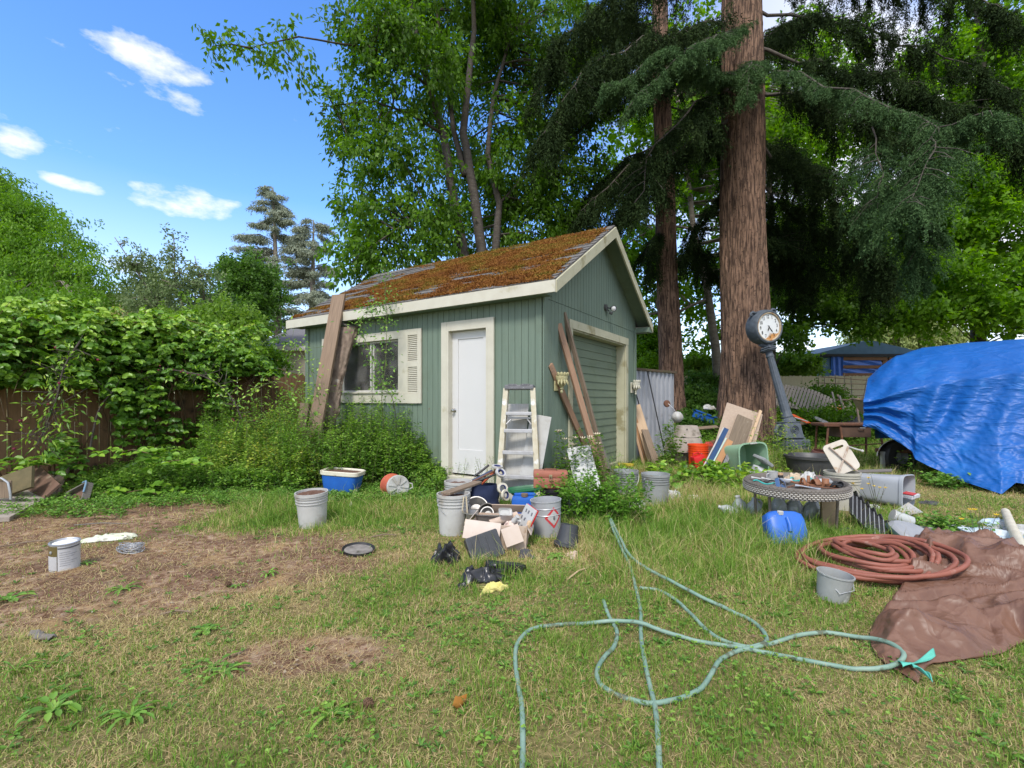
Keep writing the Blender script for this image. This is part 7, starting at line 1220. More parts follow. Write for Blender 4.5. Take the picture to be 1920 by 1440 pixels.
# ================================================================ vegetation near the ground
def pip(x, y, poly):
    ins = np.zeros(x.shape, bool); n = len(poly)
    for i in range(n):
        x0, y0 = poly[i]; x1, y1 = poly[(i + 1) % n]; c = ((y0 > y) != (y1 > y)) & (x < (x1 - x0) * (y - y0) / (y1 - y0 + 1e-12) + x0); ins ^= c
    return ins
def gpoly(pp): return [(G(*q).x, G(*q).y) for q in pp]
POLY_TARP = gpoly([(1715, 1030), (1740, 1015), (1790, 1014), (1850, 1030), (1910, 1062), (2080, 1155), (2080, 1210), (1930, 1203), (1880, 1222), (1790, 1238), (1735, 1270), (1655, 1232), (1640, 1190), (1672, 1140), (1698, 1100)])
POLY_SHED = [(SW(x, y, 0).x, SW(x, y, 0).y) for x, y in ((-4.9, 0), (.02, 0), (.02, 3.7), (-4.9, 3.7))]
CIRC = [(at(587, 985), .14), (at(850, 1000), .14), (at(940, 1015), .22), (at(1027, 1005), .14), (at(122, 1068), .09), (at(1173, 932), .15), (at(1229, 945), .15), (at(672, 1035), .12), (at(1579, 964), .17), (at(1478, 1022), .13), (at(1560, 1122), .095), (at(1522, 896), .3), (at(1668, 930), .3), (at(838, 1052), .10), (at(905, 1085), .14), (at(925, 1102), .09), (at(205, 1012), .16)]
def blocked(x, y):
    m = pip(x, y, POLY_TARP) | pip(x, y, POLY_SHED)
    for c, r in CIRC: m |= (x - c.x) ** 2 + (y - c.y) ** 2 < r * r
    return m
def sample_ground(n, y0, y1, pw, g):
    yy = np.linspace(y0, y1, 400); pdf = yy * np.minimum(1, (2.4 / yy) ** pw); cdf = np.cumsum(pdf); cdf /= cdf[-1]; y = np.interp(g.random(n), cdf, yy); x = (g.random(n) * 2 - 1) * (1.12 * y + 1.1); return x, y
def px_of(x, y): return CX + F * x / y, HY + F * CH / y
def bump(px, py, cx, cy, rx, ry): return np.exp(-(((px - cx) / rx) ** 2 + ((py - cy) / ry) ** 2))
def tallness(x, y):
    px, py = px_of(x, y)
    t = .9 * bump(px, py, 1330, 1010, 190, 70) + .7 * bump(px, py, 1480, 1060, 90, 50) + .6 * bump(px, py, 1620, 1000, 90, 30) + .7 * bump(px, py, 1100, 990, 60, 40) + .5 * bump(px, py, 1180, 1050, 60, 60) + .6 * bump(px, py, 700, 965, 200, 25) + .5 * bump(px, py, 1300, 930, 160, 30) + .45 * bump(px, py, 460, 960, 90, 40) + .4 * bump(px, py, 150, 935, 60, 16) + .5 * bump(px, py, 900, 1075, 120, 30) + .35 * bump(px, py, 560, 1030, 70, 30) + .5 * (y > 7) + .6 * bump(px, py, 1700, 850, 60, 30)
    return np.clip(t, 0, 1)
def strawness(x, y):
    px, py = px_of(x, y)
    s = .40 + 1.6 * (fbm(x * 2.1, y * 2.1, 51, 4) - .5) + .55 * bump(px, py, 1010, 1050, 150, 30) + .5 * bump(px, py, 1750, 920, 240, 40) + .5 * bump(px, py, 1330, 930, 170, 26) + .55 * bump(px, py, 260, 1230, 420, 75) + .45 * bump(px, py, 560, 1110, 160, 60) + .35 * bump(px, py, 800, 1270, 120, 50) - .25 * bump(px, py, 1330, 1020, 200, 60) - .25 * bump(px, py, 700, 960, 260, 45) - .15 * bump(px, py, 720, 1240, 200, 60) + .2 * bump(px, py, 1000, 1260, 90, 60) + .35 * bump(px, py, 1600, 1200, 80, 16)
    return np.clip(s, 0.04, .96)
def blades(name, x, y, Ln, W, lean, V, m, parent=None, z0=0, g=rng):
    n = len(x); z = hgt(x, y) + z0; a = g.random(n) * 2 * np.pi; d = np.stack([np.cos(a), np.sin(a), 0 * a], 1); b_ = g.random(n) * 2 * np.pi; s = np.stack([np.cos(b_), np.sin(b_), 0 * b_], 1) * W[:, None] * .5
    P0 = np.stack([x, y, z - .005], 1); up = np.array([0, 0, 1.]); sl = np.sin(lean)[:, None]; cl_ = np.cos(lean)[:, None]; Lc = Ln[:, None]
    P1 = P0 + (d * sl * .6 + up * (cl_ * .8 + .2)) * Lc * .5; P2 = P1 + (d * np.minimum(sl * 1.35, 1) + up * np.maximum(cl_ - .35, -.12)) * Lc * .5
    P2[:, 2] = np.maximum(P2[:, 2], z + .004); P1[:, 2] = np.maximum(P1[:, 2], z + .006)
    vs = np.stack([P0 - s, P0 + s, P1 + s * .85, P1 - s * .85, P2 + s * .12, P2 - s * .12], 1).reshape(-1, 3); f = np.array([[0, 1, 2, 3], [3, 2, 4, 5]]); Fq = (np.arange(n)[:, None, None] * 6 + f[None]).reshape(-1, 4)
    return npmesh(name, vs, Fq, m, parent, np.repeat(V, 6))
GRASS = leafmat('grass_blade', [(.07, .16, .02), (.12, .24, .03), (.20, .34, .05), (.32, .39, .09), (.48, .42, .18), (.60, .48, .26), (.52, .36, .18)], .30, .55, .25)
g = np.random.default_rng(101)
x, y = sample_ground(760000, 1.3, 13.5, 1.5, g); dm_ = dirt(x, y); cl_ = fbm(x * 5, y * 5, 77, 3); keep = ~blocked(x, y) & (g.random(len(x)) > dm_ * .93) & (g.random(len(x)) < .25 + 1.5 * cl_ * (.5 + vn(x * 6.5, y * 6.5, 5))); x, y = x[keep], y[keep]; n = len(x)
tl = tallness(x, y); st = strawness(x, y) + .22 * dirt(x, y); isS = g.random(n) < st * .85; Ln = (.022 + .030 * g.random(n)) * (.7 + .7 * fbm(x * 3, y * 3, 12)) * (1 + tl * (2.0 + 3.6 * g.random(n))) * (1 + .25 * (y > 5)); Ln *= .55 + .95 * vn(x * 6.5, y * 6.5, 5); W = (.0026 + .0016 * g.random(n)) * (1 + .16 * np.maximum(y - 2, 0)); lean = np.clip(.55 + .45 * g.normal(size=n) + .55 * isS, .05, 1.75)
V = np.where(isS, .58 + .40 * g.random(n), .02 + .42 * g.random(n) + .12 * st); tag(blades('grass', x, y, Ln, W, lean, V, GRASS, g=g), 'patchy green and straw coloured lawn grass', 'grass', kind='stuff')
# dry thatch lying flat
x, y = sample_ground(180000, 1.3, 11, 1.6, g); st = strawness(x, y) * .8 + .40 * (dirt(x, y) > .05) * (fbm(x * 4, y * 4, 8) > .52); keep = ~blocked(x, y) & (g.random(len(x)) < st); x, y = x[keep], y[keep]; n = len(x)
tag(blades('dry_straw', x, y, .05 + .08 * g.random(n), (.0013 + .0009 * g.random(n)) * (1 + .2 * np.maximum(y - 2, 0)), np.full(n, 1.5) + .1 * g.normal(size=n), .62 + .38 * g.random(n), GRASS, z0=.012 * g.random(n), g=g), 'dry straw lying over the lawn and bare soil', 'straw', kind='stuff')
# long thin seed stalks
x, y = sample_ground(21000, 2.4, 9, .8, g); keep = ~blocked(x, y) & (g.random(len(x)) < tallness(x, y) * .85) & (dirt(x, y) < .3); x, y = x[keep], y[keep]; n = len(x)
tag(blades('tall_grass', x, y, .16 + .22 * g.random(n), .0028 * (1 + .12 * np.maximum(y - 2, 0)), .3 + .45 * np.abs(g.normal(size=n)), .3 + .55 * g.random(n), GRASS, g=g), 'long loose grass stalks gone to seed among the junk', 'grass', kind='stuff')
# clover and small broad leaves
HERB = leafmat('herb_leaf', [(.06, .15, .022), (.10, .23, .032), (.17, .33, .045), (.26, .42, .07)], .28, .5, .35)
x, y = sample_ground(22000, 1.3, 7.5, 1.3, g); c = fbm(x * 3.3, y * 3.3, 61, 4); keep = ~blocked(x, y) & (c + .10 * bump(*px_of(x, y), 620, 1300, 260, 70) + .06 * bump(*px_of(x, y), 1300, 1300, 300, 90) > .56) & (dirt(x, y) < .35 + .6 * g.random(len(x)) ** 4); x, y = x[keep], y[keep]; n = len(x)
z = hgt(x, y) + .012 + .03 * g.random(n); a = g.random(n) * 6.28; PB = []; DD = []
for k in range(3): a_ = a + k * 2.09; DD.append(np.stack([np.cos(a_), np.sin(a_), .1 + .2 * g.random(n)], 1)); PB.append(np.stack([x, y, z], 1))
m3 = 3 * n; Lq = np.tile(.006 + .008 * g.random(n), 3); tag(leaves('clover', np.concatenate(PB), np.concatenate(DD), norm(np.tile(np.array([0, 0, 1.]), (m3, 1)) + .35 * g.normal(size=(m3, 3))), Lq, Lq * .95, np.tile(g.random(n), 3), HERB, None, 'oval'), 'low clover patches in the lawn', 'clover', kind='stuff')
# fallen leaves, chips and pebbles on the soil
LIT = leafmat('fallen_leaf', [(.10, .045, .025), (.20, .09, .045), (.30, .17, .08), (.16, .11, .08), (.38, .33, .27)], .05, .8)
x, y = sample_ground(44000, 1.4, 9, 1.1, g); keep = ~blocked(x, y) & (g.random(len(x)) < .04 + .6 * dirt(x, y) * np.clip(fbm(x * 2, y * 2, 90) * 1.6, 0, 1)); x, y = x[keep], y[keep]; n = len(x); a = g.random(n) * 6.28
tag(leaves('leaf_litter', np.stack([x, y, hgt(x, y) + .004 + .006 * g.random(n)], 1), np.stack([np.cos(a), np.sin(a), .25 * g.normal(size=n)], 1), norm(np.array([0, 0, 1.]) + .5 * g.normal(size=(n, 3))), .008 + .022 * g.random(n) ** 2, .005 + .012 * g.random(n), g.random(n), LIT), 'brown leaf litter and chips on the soil', 'litter', kind='stuff')

# ---- generic leafy herbs
def herb(name, label, cat, stems, lm, lsz, lw, per, g, group=None, spread=.10, shape='leaf', stemr=.003, smat=None, kind=None, flowers=None, base=None, pitch=.35, droop=.25):
    """stems: array rows x, y, height, leanx, leany; leaves in whorls up each stem"""
    S = np.array(stems, float); n = len(S); base = base or Vector((S[:, 0].mean(), S[:, 1].mean(), 0)); t = thing(name, label, cat, base, group=group)
    if kind: t['kind'] = kind
    b0 = np.array(base); z0 = hgt(S[:, 0], S[:, 1]); P0 = np.stack([S[:, 0], S[:, 1], z0], 1); P1 = P0 + np.stack([S[:, 3], S[:, 4], S[:, 2]], 1)
    Pm = (P0 + P1) / 2 + np.stack([-S[:, 3] * .2, -S[:, 4] * .2, S[:, 2] * .05], 1); u = .12 + .88 * g.random((n, per)) ** .8; u3 = u[..., None]; pos = P0[:, None] * (1 - u3) ** 2 + 2 * Pm[:, None] * u3 * (1 - u3) + P1[:, None] * u3 ** 2
    a = g.random((n, per)) * 6.28; d = np.stack([np.cos(a), np.sin(a), pitch + .3 * g.normal(size=(n, per))], -1); side = g.random((n, per, 1)) * spread * (1.15 - u3 * .7) * .5; pos = pos + norm(d) * side
    N_ = n * per; leaves('leaves', pos.reshape(-1, 3) - b0, (d + np.array([0, 0, -droop])).reshape(-1, 3), norm(np.array([0, 0, 1.]) + .45 * g.normal(size=(N_, 3))), lsz * (.55 + .8 * g.random(N_)) * (1.1 - .45 * u.ravel()), lw * (.6 + .7 * g.random(N_)) * (1.1 - .45 * u.ravel()), np.clip(.15 + .5 * g.random(N_) + .35 * u.ravel() ** 2 * g.random(N_) + np.repeat(.15 * g.normal(size=n), per), 0, 1), lm, t, shape)
    tb = MB(); tb.T = Matrix.Translation(-base); k = max(1, n // 400)
    for i in range(0, n, k): tb.tube([P0[i], Pm[i] * .5 + P0[i] * .25 + P1[i] * .25, P1[i]], [stemr, stemr * .8, stemr * .4], 4, cap=False)
    if n <= 16:
        for i in range(n): tb = MB(); tb.T = Matrix.Translation(-base); tb.tube([P0[i], Pm[i] * .5 + P0[i] * .25 + P1[i] * .25, P1[i]], [stemr, stemr * .8, stemr * .4], 4, cap=False); tb.build('stem', smat or mat('green_stem', (.10, .16, .04), (.16, .14, .07), 9, .7, 0), t)
    else: tb.build('stems', smat or mat('green_stem', (.10, .16, .04), (.16, .14, .07), 9, .7, 0), t)
    if flowers: fm, fs, fr = flowers; fl_ = MB(); fl_.T = Matrix.Translation(-base); fm_ = fm
    if flowers:
        for i in range(n):
            if g.random() < fr:
                c = P1[i]
                if n <= 16: fl_ = MB(); fl_.T = Matrix.Translation(-base)
                for q in range(8): a_ = q * .785; fl_.add([c, c + np.array([math.cos(a_ - .35) * fs * .6, math.sin(a_ - .35) * fs * .6, fs * .35]), c + np.array([math.cos(a_) * fs, math.sin(a_) * fs, fs * .75]), c + np.array([math.cos(a_ + .35) * fs * .6, math.sin(a_ + .35) * fs * .6, fs * .35])], [(0, 1, 2, 3)])
                if n <= 16: fl_.build('flower', fm, t); fl_ = MB()
        if fl_.v: fl_.build('flowers', fm, t)
    return t
g = np.random.default_rng(202)
WEED = leafmat('weed_leaf', [(.06, .13, .022), (.11, .23, .035), (.21, .38, .05), (.33, .49, .08)], .4, .5); WEEDY = leafmat('yellow_weed_leaf', [(.09, .18, .02), (.18, .31, .035), (.30, .42, .06), (.50, .45, .07)], .35, .5)
def wallY(px):      # depth of the shed front wall along a picture column
    r = (px - CX) / F; xx = (5.935 * r - .39) / (.844 + .536 * r); return 5.935 - .536 * xx
def band(px0, px1, tops, yf, yb, n, g, hmin=.5, hmax=1.0, lean=.10):
    o = []; TX, TY = zip(*tops)
    for i in range(n):
        px = px0 + (px1 - px0) * g.random(); Yf, Yb = yf(px), yb(px); Y = Yf + (Yb - Yf) * g.random(); xx = (px - CX) * Y / F; top_ = np.interp(px, TX, TY); hh = (CH - (top_ - HY) * Y / F) * (hmin + (hmax - hmin) * g.random()) * (.55 + .45 * (Y - Yf) / max(.01, Yb - Yf)); o.append((xx, Y, max(.05, hh), lean * g.normal(), lean * g.normal()))
    return o
tops = [(240, 850), (300, 815), (360, 770), (400, 745), (450, 775), (520, 745), (560, 715), (620, 745), (660, 742), (700, 750), (740, 765), (775, 800), (800, 850), (830, 885)]
yb = lambda px: min(wallY(px) - .08, 8.0) if px > 575 else 7.9
herb('weed_thicket', 'tall dense green weeds and mint growing against the front wall below the window', 'weeds', band(380, 828, tops, lambda p: 6.4 if 520 < p < 650 else 6.7, yb, 760, g, .6, 1.22), WEED, .062, .030, 70, g, spread=.16)
herb('weed_thicket', 'yellowish weeds with pale leaves in front of the fence corner', 'weeds', band(400, 600, [(400, 800), (480, 770), (540, 755), (600, 800)], lambda p: 6.35, lambda p: 7.3, 240, g, .5, 1.15), WEEDY, .05, .026, 60, g, spread=.14)
herb('nettle_patch', 'low nettle like herbs spreading at the foot of the brown fence', 'weeds', band(150, 560, [(150, 880), (250, 850), (350, 820), (450, 830), (560, 840)], lambda p: 6.2, lambda p: 7.2, 620, g, .4), WEED, .055, .034, 44, g, spread=.14, shape='oval')
herb('ground_herbs', 'low leafy herbs along the edge of the lawn between the weeds and the bare soil', 'weeds', band(180, 820, [(180, 925), (400, 905), (600, 912), (820, 915)], lambda p: 5.5, lambda p: 6.7, 900, g, .3), HERB, .035, .022, 26, g, spread=.12, shape='oval', kind='stuff')
herb('ground_herbs', 'herbs and ivy overgrowing the slab and drawer in the fence corner', 'weeds', band(-60, 235, [(-60, 925), (235, 925)], lambda p: 4.9, lambda p: 5.9, 170, g, .4, 1.0), HERB, .04, .026, 26, g, spread=.14, shape='oval', kind='stuff')
herb('ground_herbs', 'green plants covering the ground behind the junk to the far fence', 'weeds', [(xx, yy, .15 + .35 * g.random(), .06 * g.normal(), .06 * g.normal()) for xx, yy in zip(2 + 12 * g.random(1100), 10.5 + 9 * g.random(1100))], WEED, .085, .05, 26, g, spread=.3, kind='stuff')
# brambles over the fence
fa, fb = np.array([-10.5, 2.9]), np.array([-3.0, 11.15]); fd = (fb - fa) / np.linalg.norm(fb - fa); fn = np.array([fd[1], -fd[0]])     # fn points to the yard
def fence_at(px):
    r = (px - CX) / F; k = (r * fa[1] - fa[0]) / (fd[0] - r * fd[1]); return fa + fd * k
g = np.random.default_rng(303); TX = [-250, 0, 60, 140, 250, 350, 420, 480, 530, 575]; TYp = [596, 606, 592, 598, 610, 620, 632, 668, 700, 712]
C = []; 
for i in range(19000):
    px = -330 + 880 * g.random(); q = fence_at(px); off = g.normal() * .42 + .12; f_ = q + fn * off; Yq = f_[1]; px = CX + F * f_[0] / Yq; zt = CH - (np.interp(px, TX, TYp) - HY) * Yq / F + .55 * (float(fbm(np.array([px / 42.]), np.array([off * 2]), 19, 3)[0]) - .72); u = g.random()
    zl = 1.45 if off < .15 else 1.0 if off < .5 else 1.1
    z = zl + (zt - zl) * (1 - u ** 1.7); 
    if off > .1 and g.random() < (.55 if px < 50 else .30): z = .15 + 1.3 * g.random() ** .7
    if z < 1.45 and vn(np.array([px / 60.]), np.array([z * 2.2]), 8)[0] < (.60 if z < 1.1 else .46): continue
    if z < 1.0 and off < .1: continue
    if 432 < px < 600 and HY + (CH - z) * F / Yq > 703: continue
    C.append((f_[0], f_[1], z))
ARCS = []
for i in range(90):
    px = -60 + 500 * g.random(); q = fence_at(px) + fn * (.1 + .5 * g.random()); zt = CH - (np.interp(px, TX, TYp) - HY) * q[1] / F - .1; dx, dy = fd * g.normal() * .5 + fn * (.2 + .6 * g.random()); p0 = np.array([q[0], q[1], zt]); rise = .08 + .26 * g.random(); p1 = p0 + np.array([dx * .5, dy * .5, rise * 2]); p2 = p0 + np.array([dx, dy, rise - .5 * g.random() - .2]); ARCS.append((p0, p1, p2))
    for u in np.linspace(.1, 1, 20): C.append(tuple(p0 * (1 - u) ** 2 + 2 * p1 * u * (1 - u) + p2 * u * u + .035 * g.normal(size=3)))
C = np.array(C); n = len(C); t = thing('bramble_thicket', 'big sunlit bramble thicket spilling over the brown board fence', 'brambles', (-6.2, 7.6, 0)); tb_ = np.array([-6.2, 7.6, 0]); PB, DD, NN = [], [], []; yaw = g.random(n) * 6.28; N0 = norm(np.array([fn[0] * .95, fn[1] * .95, .75]) + .6 * g.normal(size=(n, 3)))
for k, (da, off_) in enumerate(((0, 0), (1.25, 0), (-1.25, 0), (2.2, .02), (-2.2, .02))): a_ = yaw + da; dd = np.stack([np.cos(a_), np.sin(a_), -.45 + .3 * np.sin(a_ * 3)], 1); PB.append(C - dd * off_); DD.append(dd); NN.append(N0)
sz = .065 + .045 * g.random(n); V = np.clip(.08 + .5 * g.random(n) + .6 * np.clip((C[:, 2] - 1.9) / .6, 0, 1) * g.random(n), 0, 1)  # higher leaves get lighter values, sunlight on the top painted in
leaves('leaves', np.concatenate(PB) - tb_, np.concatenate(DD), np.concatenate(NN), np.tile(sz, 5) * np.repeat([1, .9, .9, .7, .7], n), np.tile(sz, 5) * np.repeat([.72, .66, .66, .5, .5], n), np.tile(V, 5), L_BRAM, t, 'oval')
cn = MB(); cn.T = Matrix.Translation((6.2, -7.6, 0))
for p0, p1, p2 in ARCS: cn.tube([p0 * (1 - u) ** 2 + 2 * p1 * u * (1 - u) + p2 * u * u for u in np.linspace(0, 1, 7)], [.006, .0055, .005, .0045, .004, .003, .002], 4)
for i in range(46):
    px = -100 + 660 * g.random(); q = fence_at(px); s0 = np.array([*(q + fn * (.1 + .3 * g.random())), .0 if g.random() < .5 else 1.6]); h_ = 1.5 + .7 * g.random(); e = np.array([*(q + fn * (.4 + .5 * g.random()) + fd * g.normal() * .9), h_ * (.5 + .4 * g.random())]); md = (s0 + e) / 2; md[2] = h_; cn.tube([s0, s0 * .45 + md * .55 + np.array([0, 0, .15]), md, md * .4 + e * .6 + np.array([0, 0, .08]), e], [.009, .008, .006, .005, .003], 5)
cn.build('canes', mat('bramble_cane', (.16, .07, .045), (.10, .09, .04), 8, .7, .2), t, smooth='all'); cn = MB(); cn.T = Matrix.Translation((6.2, -7.6, 0))
for i in range(26):
    px = [150, 190, 240, 300, 480, 500, 110, 90][i % 8] + 14 * g.normal(); q = fence_at(px); q = q + fn * .45; c = (q[0], q[1], [1.75, 1.72, 1.6, 1.55, 1.15, 1.05, 1.3, 1.25][i % 8] + .04 * g.normal()); cn.lathe([(0, -.016), (.013, -.009), (.017, 0), (.012, .01), (0, .016)], 8, c)
cn.build('berries', mat('dark_berry', (.13, .01, .015), (.08, .008, .015), 9, .35, .1), t, smooth=True)
bl = MB(); bl.T = Matrix.Translation((6.2, -7.6, 0))
tags_ = []
for i in range(1500):
    px, py = [(15, 630), (40, 620), (210, 590), (190, 640), (130, 622), (290, 620), (330, 640), (400, 668), (190, 690), (470, 690), (150, 610), (60, 640)][i % 12]; q = fence_at(px + 13 * g.normal()) + fn * .5; z_ = CH - (py + 9 * g.normal() - HY) * q[1] / F; a_ = g.random() * 6.28; s_ = .012; c = np.array([q[0] + .03 * g.normal(), q[1] + .03 * g.normal(), z_]); d_ = np.array([math.cos(a_), math.sin(a_), g.normal() * .4]) * s_; e_ = np.array([0, .3, 1]) * s_ * .5; bl.add([c - d_, c + e_, c + d_, c - e_], [(0, 1, 2, 3)])
bl.build('spent_blossom', mat('straw_blossom', (.40, .30, .13), (.30, .22, .10), 40, .9, 0), t)
# plum sprig and bare stake
def sprig(name, label, cat, path, n, lsz, lw, lm, sd, rr=.006, spread=.10, shape='leaf', fruit=None, smat=None):
    g = np.random.default_rng(sd); sp = smooth_path(path, 8); b0 = sp[0]; t = thing(name, label, cat, b0); b = MB(); b.T = Matrix.Translation(-b0); b.tube(sp, [rr * (1 - .6 * i / len(sp)) for i in range(len(sp))], 6)
    Q = np.array([tuple(p) for p in sp]); idx = g.integers(2, len(Q), n); C = Q[idx] + g.normal(size=(n, 3)) * spread * np.array([1, .8, .8])
    for i in range(0, n, 5): b.tube([Q[idx[i]], C[i]], rr * .35, 3, cap=False)
    b.build('stem', smat or mat('green_stem', (0, 0, 0)), t, smooth='all'); D = norm((C - Q[idx]) + .6 * g.normal(size=(n, 3)) * spread + np.array([0, 0, -.02])); leaves('leaves', C - np.array(b0), D, norm(np.array([0, -.5, 1.]) + .5 * g.normal(size=(n, 3))), lsz * (.6 + .7 * g.random(n)), lw * (.6 + .7 * g.random(n)), .1 + .85 * g.random(n), lm, t, shape)
    if fruit:
        f = MB(); f.T = Matrix.Translation(-b0)
        for i in range(fruit[1]): f.lathe([(0, -fruit[2]), (fruit[2] * .8, -fruit[2] * .6), (fruit[2], 0), (fruit[2] * .8, fruit[2] * .6), (0, fruit[2])], 12, C[i] + np.array([0, -.03, 0]))
        f.build('fruit', fruit[0], t, smooth=True)
    return t
PLUM = mat('plum_skin', (.20, .015, .05), (.13, .01, .035), 6, .3, .02)
sprig('plum_branch', 'leafy plum branch with dark red fruit hanging down before the fence', 'branch', [P(150, 640, 6.3), P(120, 690, 6.1), P(105, 750, 6.0), P(85, 800, 5.95), P(70, 835, 5.9)], 420, .085, .026, L_BRAM, 401, .012, .15, fruit=(PLUM, 9, .018), smat=BARKD)
sprig('plum_branch', 'plum branch with small red fruit lower on the fence beside the bare boards', 'branch', [P(300, 690, 7.2), P(380, 705, 7.1), P(430, 740, 7.0), P(455, 790, 6.9)], 210, .07, .028, L_BRAM, 402, .012, .15, fruit=(PLUM, 14, .012), smat=BARKD)
sprig('rose_shoot', 'climbing shoot rising past the window to above the mossy roof edge', 'rose shoot', [G(716, 900) + Vector((0, .4, 0)), P(716, 755, 6.95), P(722, 690, 6.95), P(725, 620, 6.93), P(723, 560, 6.9), P(722, 505, 6.9)], 330, .045, .026, HERB, 403, .006, .085, 'oval')
sprig('rose_shoot', 'climbing shoot arching across the window toward the bark slab', 'rose shoot', [G(735, 900) + Vector((0, .4, 0)), P(740, 765, 6.9), P(716, 715, 6.9), P(690, 650, 6.9), P(676, 610, 6.9), P(690, 580, 6.9), P(712, 568, 6.9)], 360, .05, .03, HERB, 404, .006, .085, 'oval')
sprig('rose_shoot', 'leafy shoot leaning left from the leaning plank over the fence boards', 'rose shoot', [P(590, 790, 6.7), P(560, 740, 6.7), P(520, 715, 6.7), P(470, 735, 6.6)], 130, .06, .03, L_BRAM, 405, .006, .12, 'oval')
sprig('rose_shoot', 'tall thin shoot standing just left of the leaning plank', 'rose shoot', [P(600, 760, 6.75), P(585, 700, 6.8), P(560, 655, 6.8), P(545, 640, 6.8)], 150, .05, .028, L_BRAM, 406, .006, .10, 'oval')
sprig('rambling_stem', 'dark slanting stem in front of the bare fence boards', 'stem', [P(168, 845, 6.5), P(185, 770, 6.6), P(215, 730, 6.7)], 30, .08, .055, L_BRAM, 407, .016, .12, 'oval', smat=BARKD)
# herbs as individual plants
g = np.random.default_rng(505)
def clump(px, py, w, n, h, l=.12, Yr=.2):
    c = at(px, py); return [(c.x + w * g.normal() * .5, c.y + Yr * g.normal() * .5, h * (.5 + .6 * g.random()), l * g.normal(), l * g.normal() * .7) for _ in range(n)]
herb('mint_plant', 'bright green bushy mint plant where the teal hoses begin', 'plant', clump(1120, 985, .42, 60, .50), leafmat('mint_leaf', [(.07, .17, .02), (.12, .27, .03), (.20, .38, .05)], .35, .5), .06, .036, 70, g, spread=.16)
herb('mint_plant', 'shorter mint plant behind the plant pot and the diamond labelled bucket', 'plant', clump(1085, 965, .25, 26, .42), HERB, .05, .03, 60, g, spread=.14)
herb('wispy_weed', 'feathery weed rising beside the leaning studs and the garage buckets', 'plant', clump(1150, 935, .22, 22, .55, .1), HERB, .03, .014, 60, g, spread=.12)
herb('wispy_weed', 'thin seedy weed standing in front of the white door', 'plant', clump(908, 935, .16, 12, .62, .10), WEED, .022, .012, 40, g, spread=.16)
herb('wispy_weed', 'low seedy weed at the door step', 'plant', clump(875, 912, .16, 14, .42, .10), WEED, .025, .014, 30, g, spread=.12)
herb('nettle', 'short green nettles under the corner of the door frame', 'plant', clump(812, 925, .25, 26, .30, .06), WEED, .05, .03, 34, g, spread=.14)
herb('rose_bush', 'rose bush with cream blossoms among the leaning studs', 'rose bush', [(at(1080, 915).x + .28 * g.normal() * .6, 5.95 + .12 * g.normal(), .45 + .45 * g.random(), .08 * g.normal(), .06 * g.normal()) for _ in range(26)], L_CHERRY, .06, .036, 46, g, spread=.2, shape='oval', flowers=(mat('cream_rose', (.72, .64, .48), (.66, .55, .40), 20, .7, 0), .045, .6))
herb('long_leaf_weed', 'strap leaved weed at the foot of the shed corner', 'plant', [(at(1035, 900).x + .15 * g.normal(), 6.0 + .08 * g.normal(), .4 + .2 * g.random(), .12 * g.normal(), .06 * g.normal()) for _ in range(16)], HERB, .16, .016, 16, g, spread=.08)
herb('grape_vine', 'broad leaved vine creeping in front of the orange bucket and leaning boards', 'vine', [(at(1300, 900).x + .50 * g.normal() * .8, 6.9 + .25 * g.normal(), .16 + .16 * g.random(), .12 * g.normal(), .1 * g.normal()) for _ in range(60)], L_BRAM, .12, .105, 12, g, spread=.3, shape='oval')
herb('rose_bush', 'small dark rose bush before the corrugated metal', 'rose bush', [(at(1238, 880).x + .16 * g.normal(), 8.1 + .1 * g.normal(), .5 + .45 * g.random(), .15 * g.normal(), .08 * g.normal()) for _ in range(14)], L_CHERRY, .07, .042, 34, g, spread=.22, shape='oval')
herb('willowherb', 'tall yellowish weed with red lower leaves between the tote and the black tub', 'plant', [(at(1463, 890).x + .12 * g.normal(), 7.9 + .1 * g.normal(), .55 + .6 * g.random(), .06 * g.normal(), .05 * g.normal()) for _ in range(14)], WEEDY, .06, .03, 44, g, spread=.16)
YEL = mat('yellow_petal', (.80, .56, .01), (.75, .48, .01), 9, .6, 0)
herb('hawkweed_patch', 'patch of small yellow flowers behind the rusty white seat panel', 'flowers', [(at(1640, 870).x + .42 * g.normal() * .7, 7.2 + .3 * g.normal(), .18 + .25 * g.random(), .04 * g.normal(), .04 * g.normal()) for _ in range(70)], WEEDY, .05, .024, 22, g, spread=.14, flowers=(YEL, .026, .22))
herb('dock_plants', 'dark green leafy plants in the shade under the tarp edge', 'plant', [(at(1700, 880).x + .55 * g.normal() * .6, 7.4 + .3 * g.normal(), .2 + .3 * g.random(), .05 * g.normal(), .04 * g.normal()) for _ in range(80)], WEED, .07, .04, 24, g, spread=.2)
herb('dock_plants', 'tall weeds hiding the trailer wheel under the blue tarp', 'plant', [(at(1672, 870).x + .5 * g.normal() * .5, 7.25 + .12 * g.normal(), .4 + .35 * g.random(), .05 * g.normal(), .04 * g.normal()) for _ in range(46)], WEED, .06, .032, 40, g, spread=.2)
herb('dock_plants', 'fresh green seedling clump near the mouth of the grey bin', 'plant', clump(1765, 915, .22, 22, .22), HERB, .07, .05, 16, g, spread=.16, shape='oval')
herb('geranium_clump', 'rounded clump of lobed green leaves at the edge of the grey lid', 'plant', clump(1775, 1000, .20, 24, .16), HERB, .055, .05, 14, g, spread=.18, shape='oval')
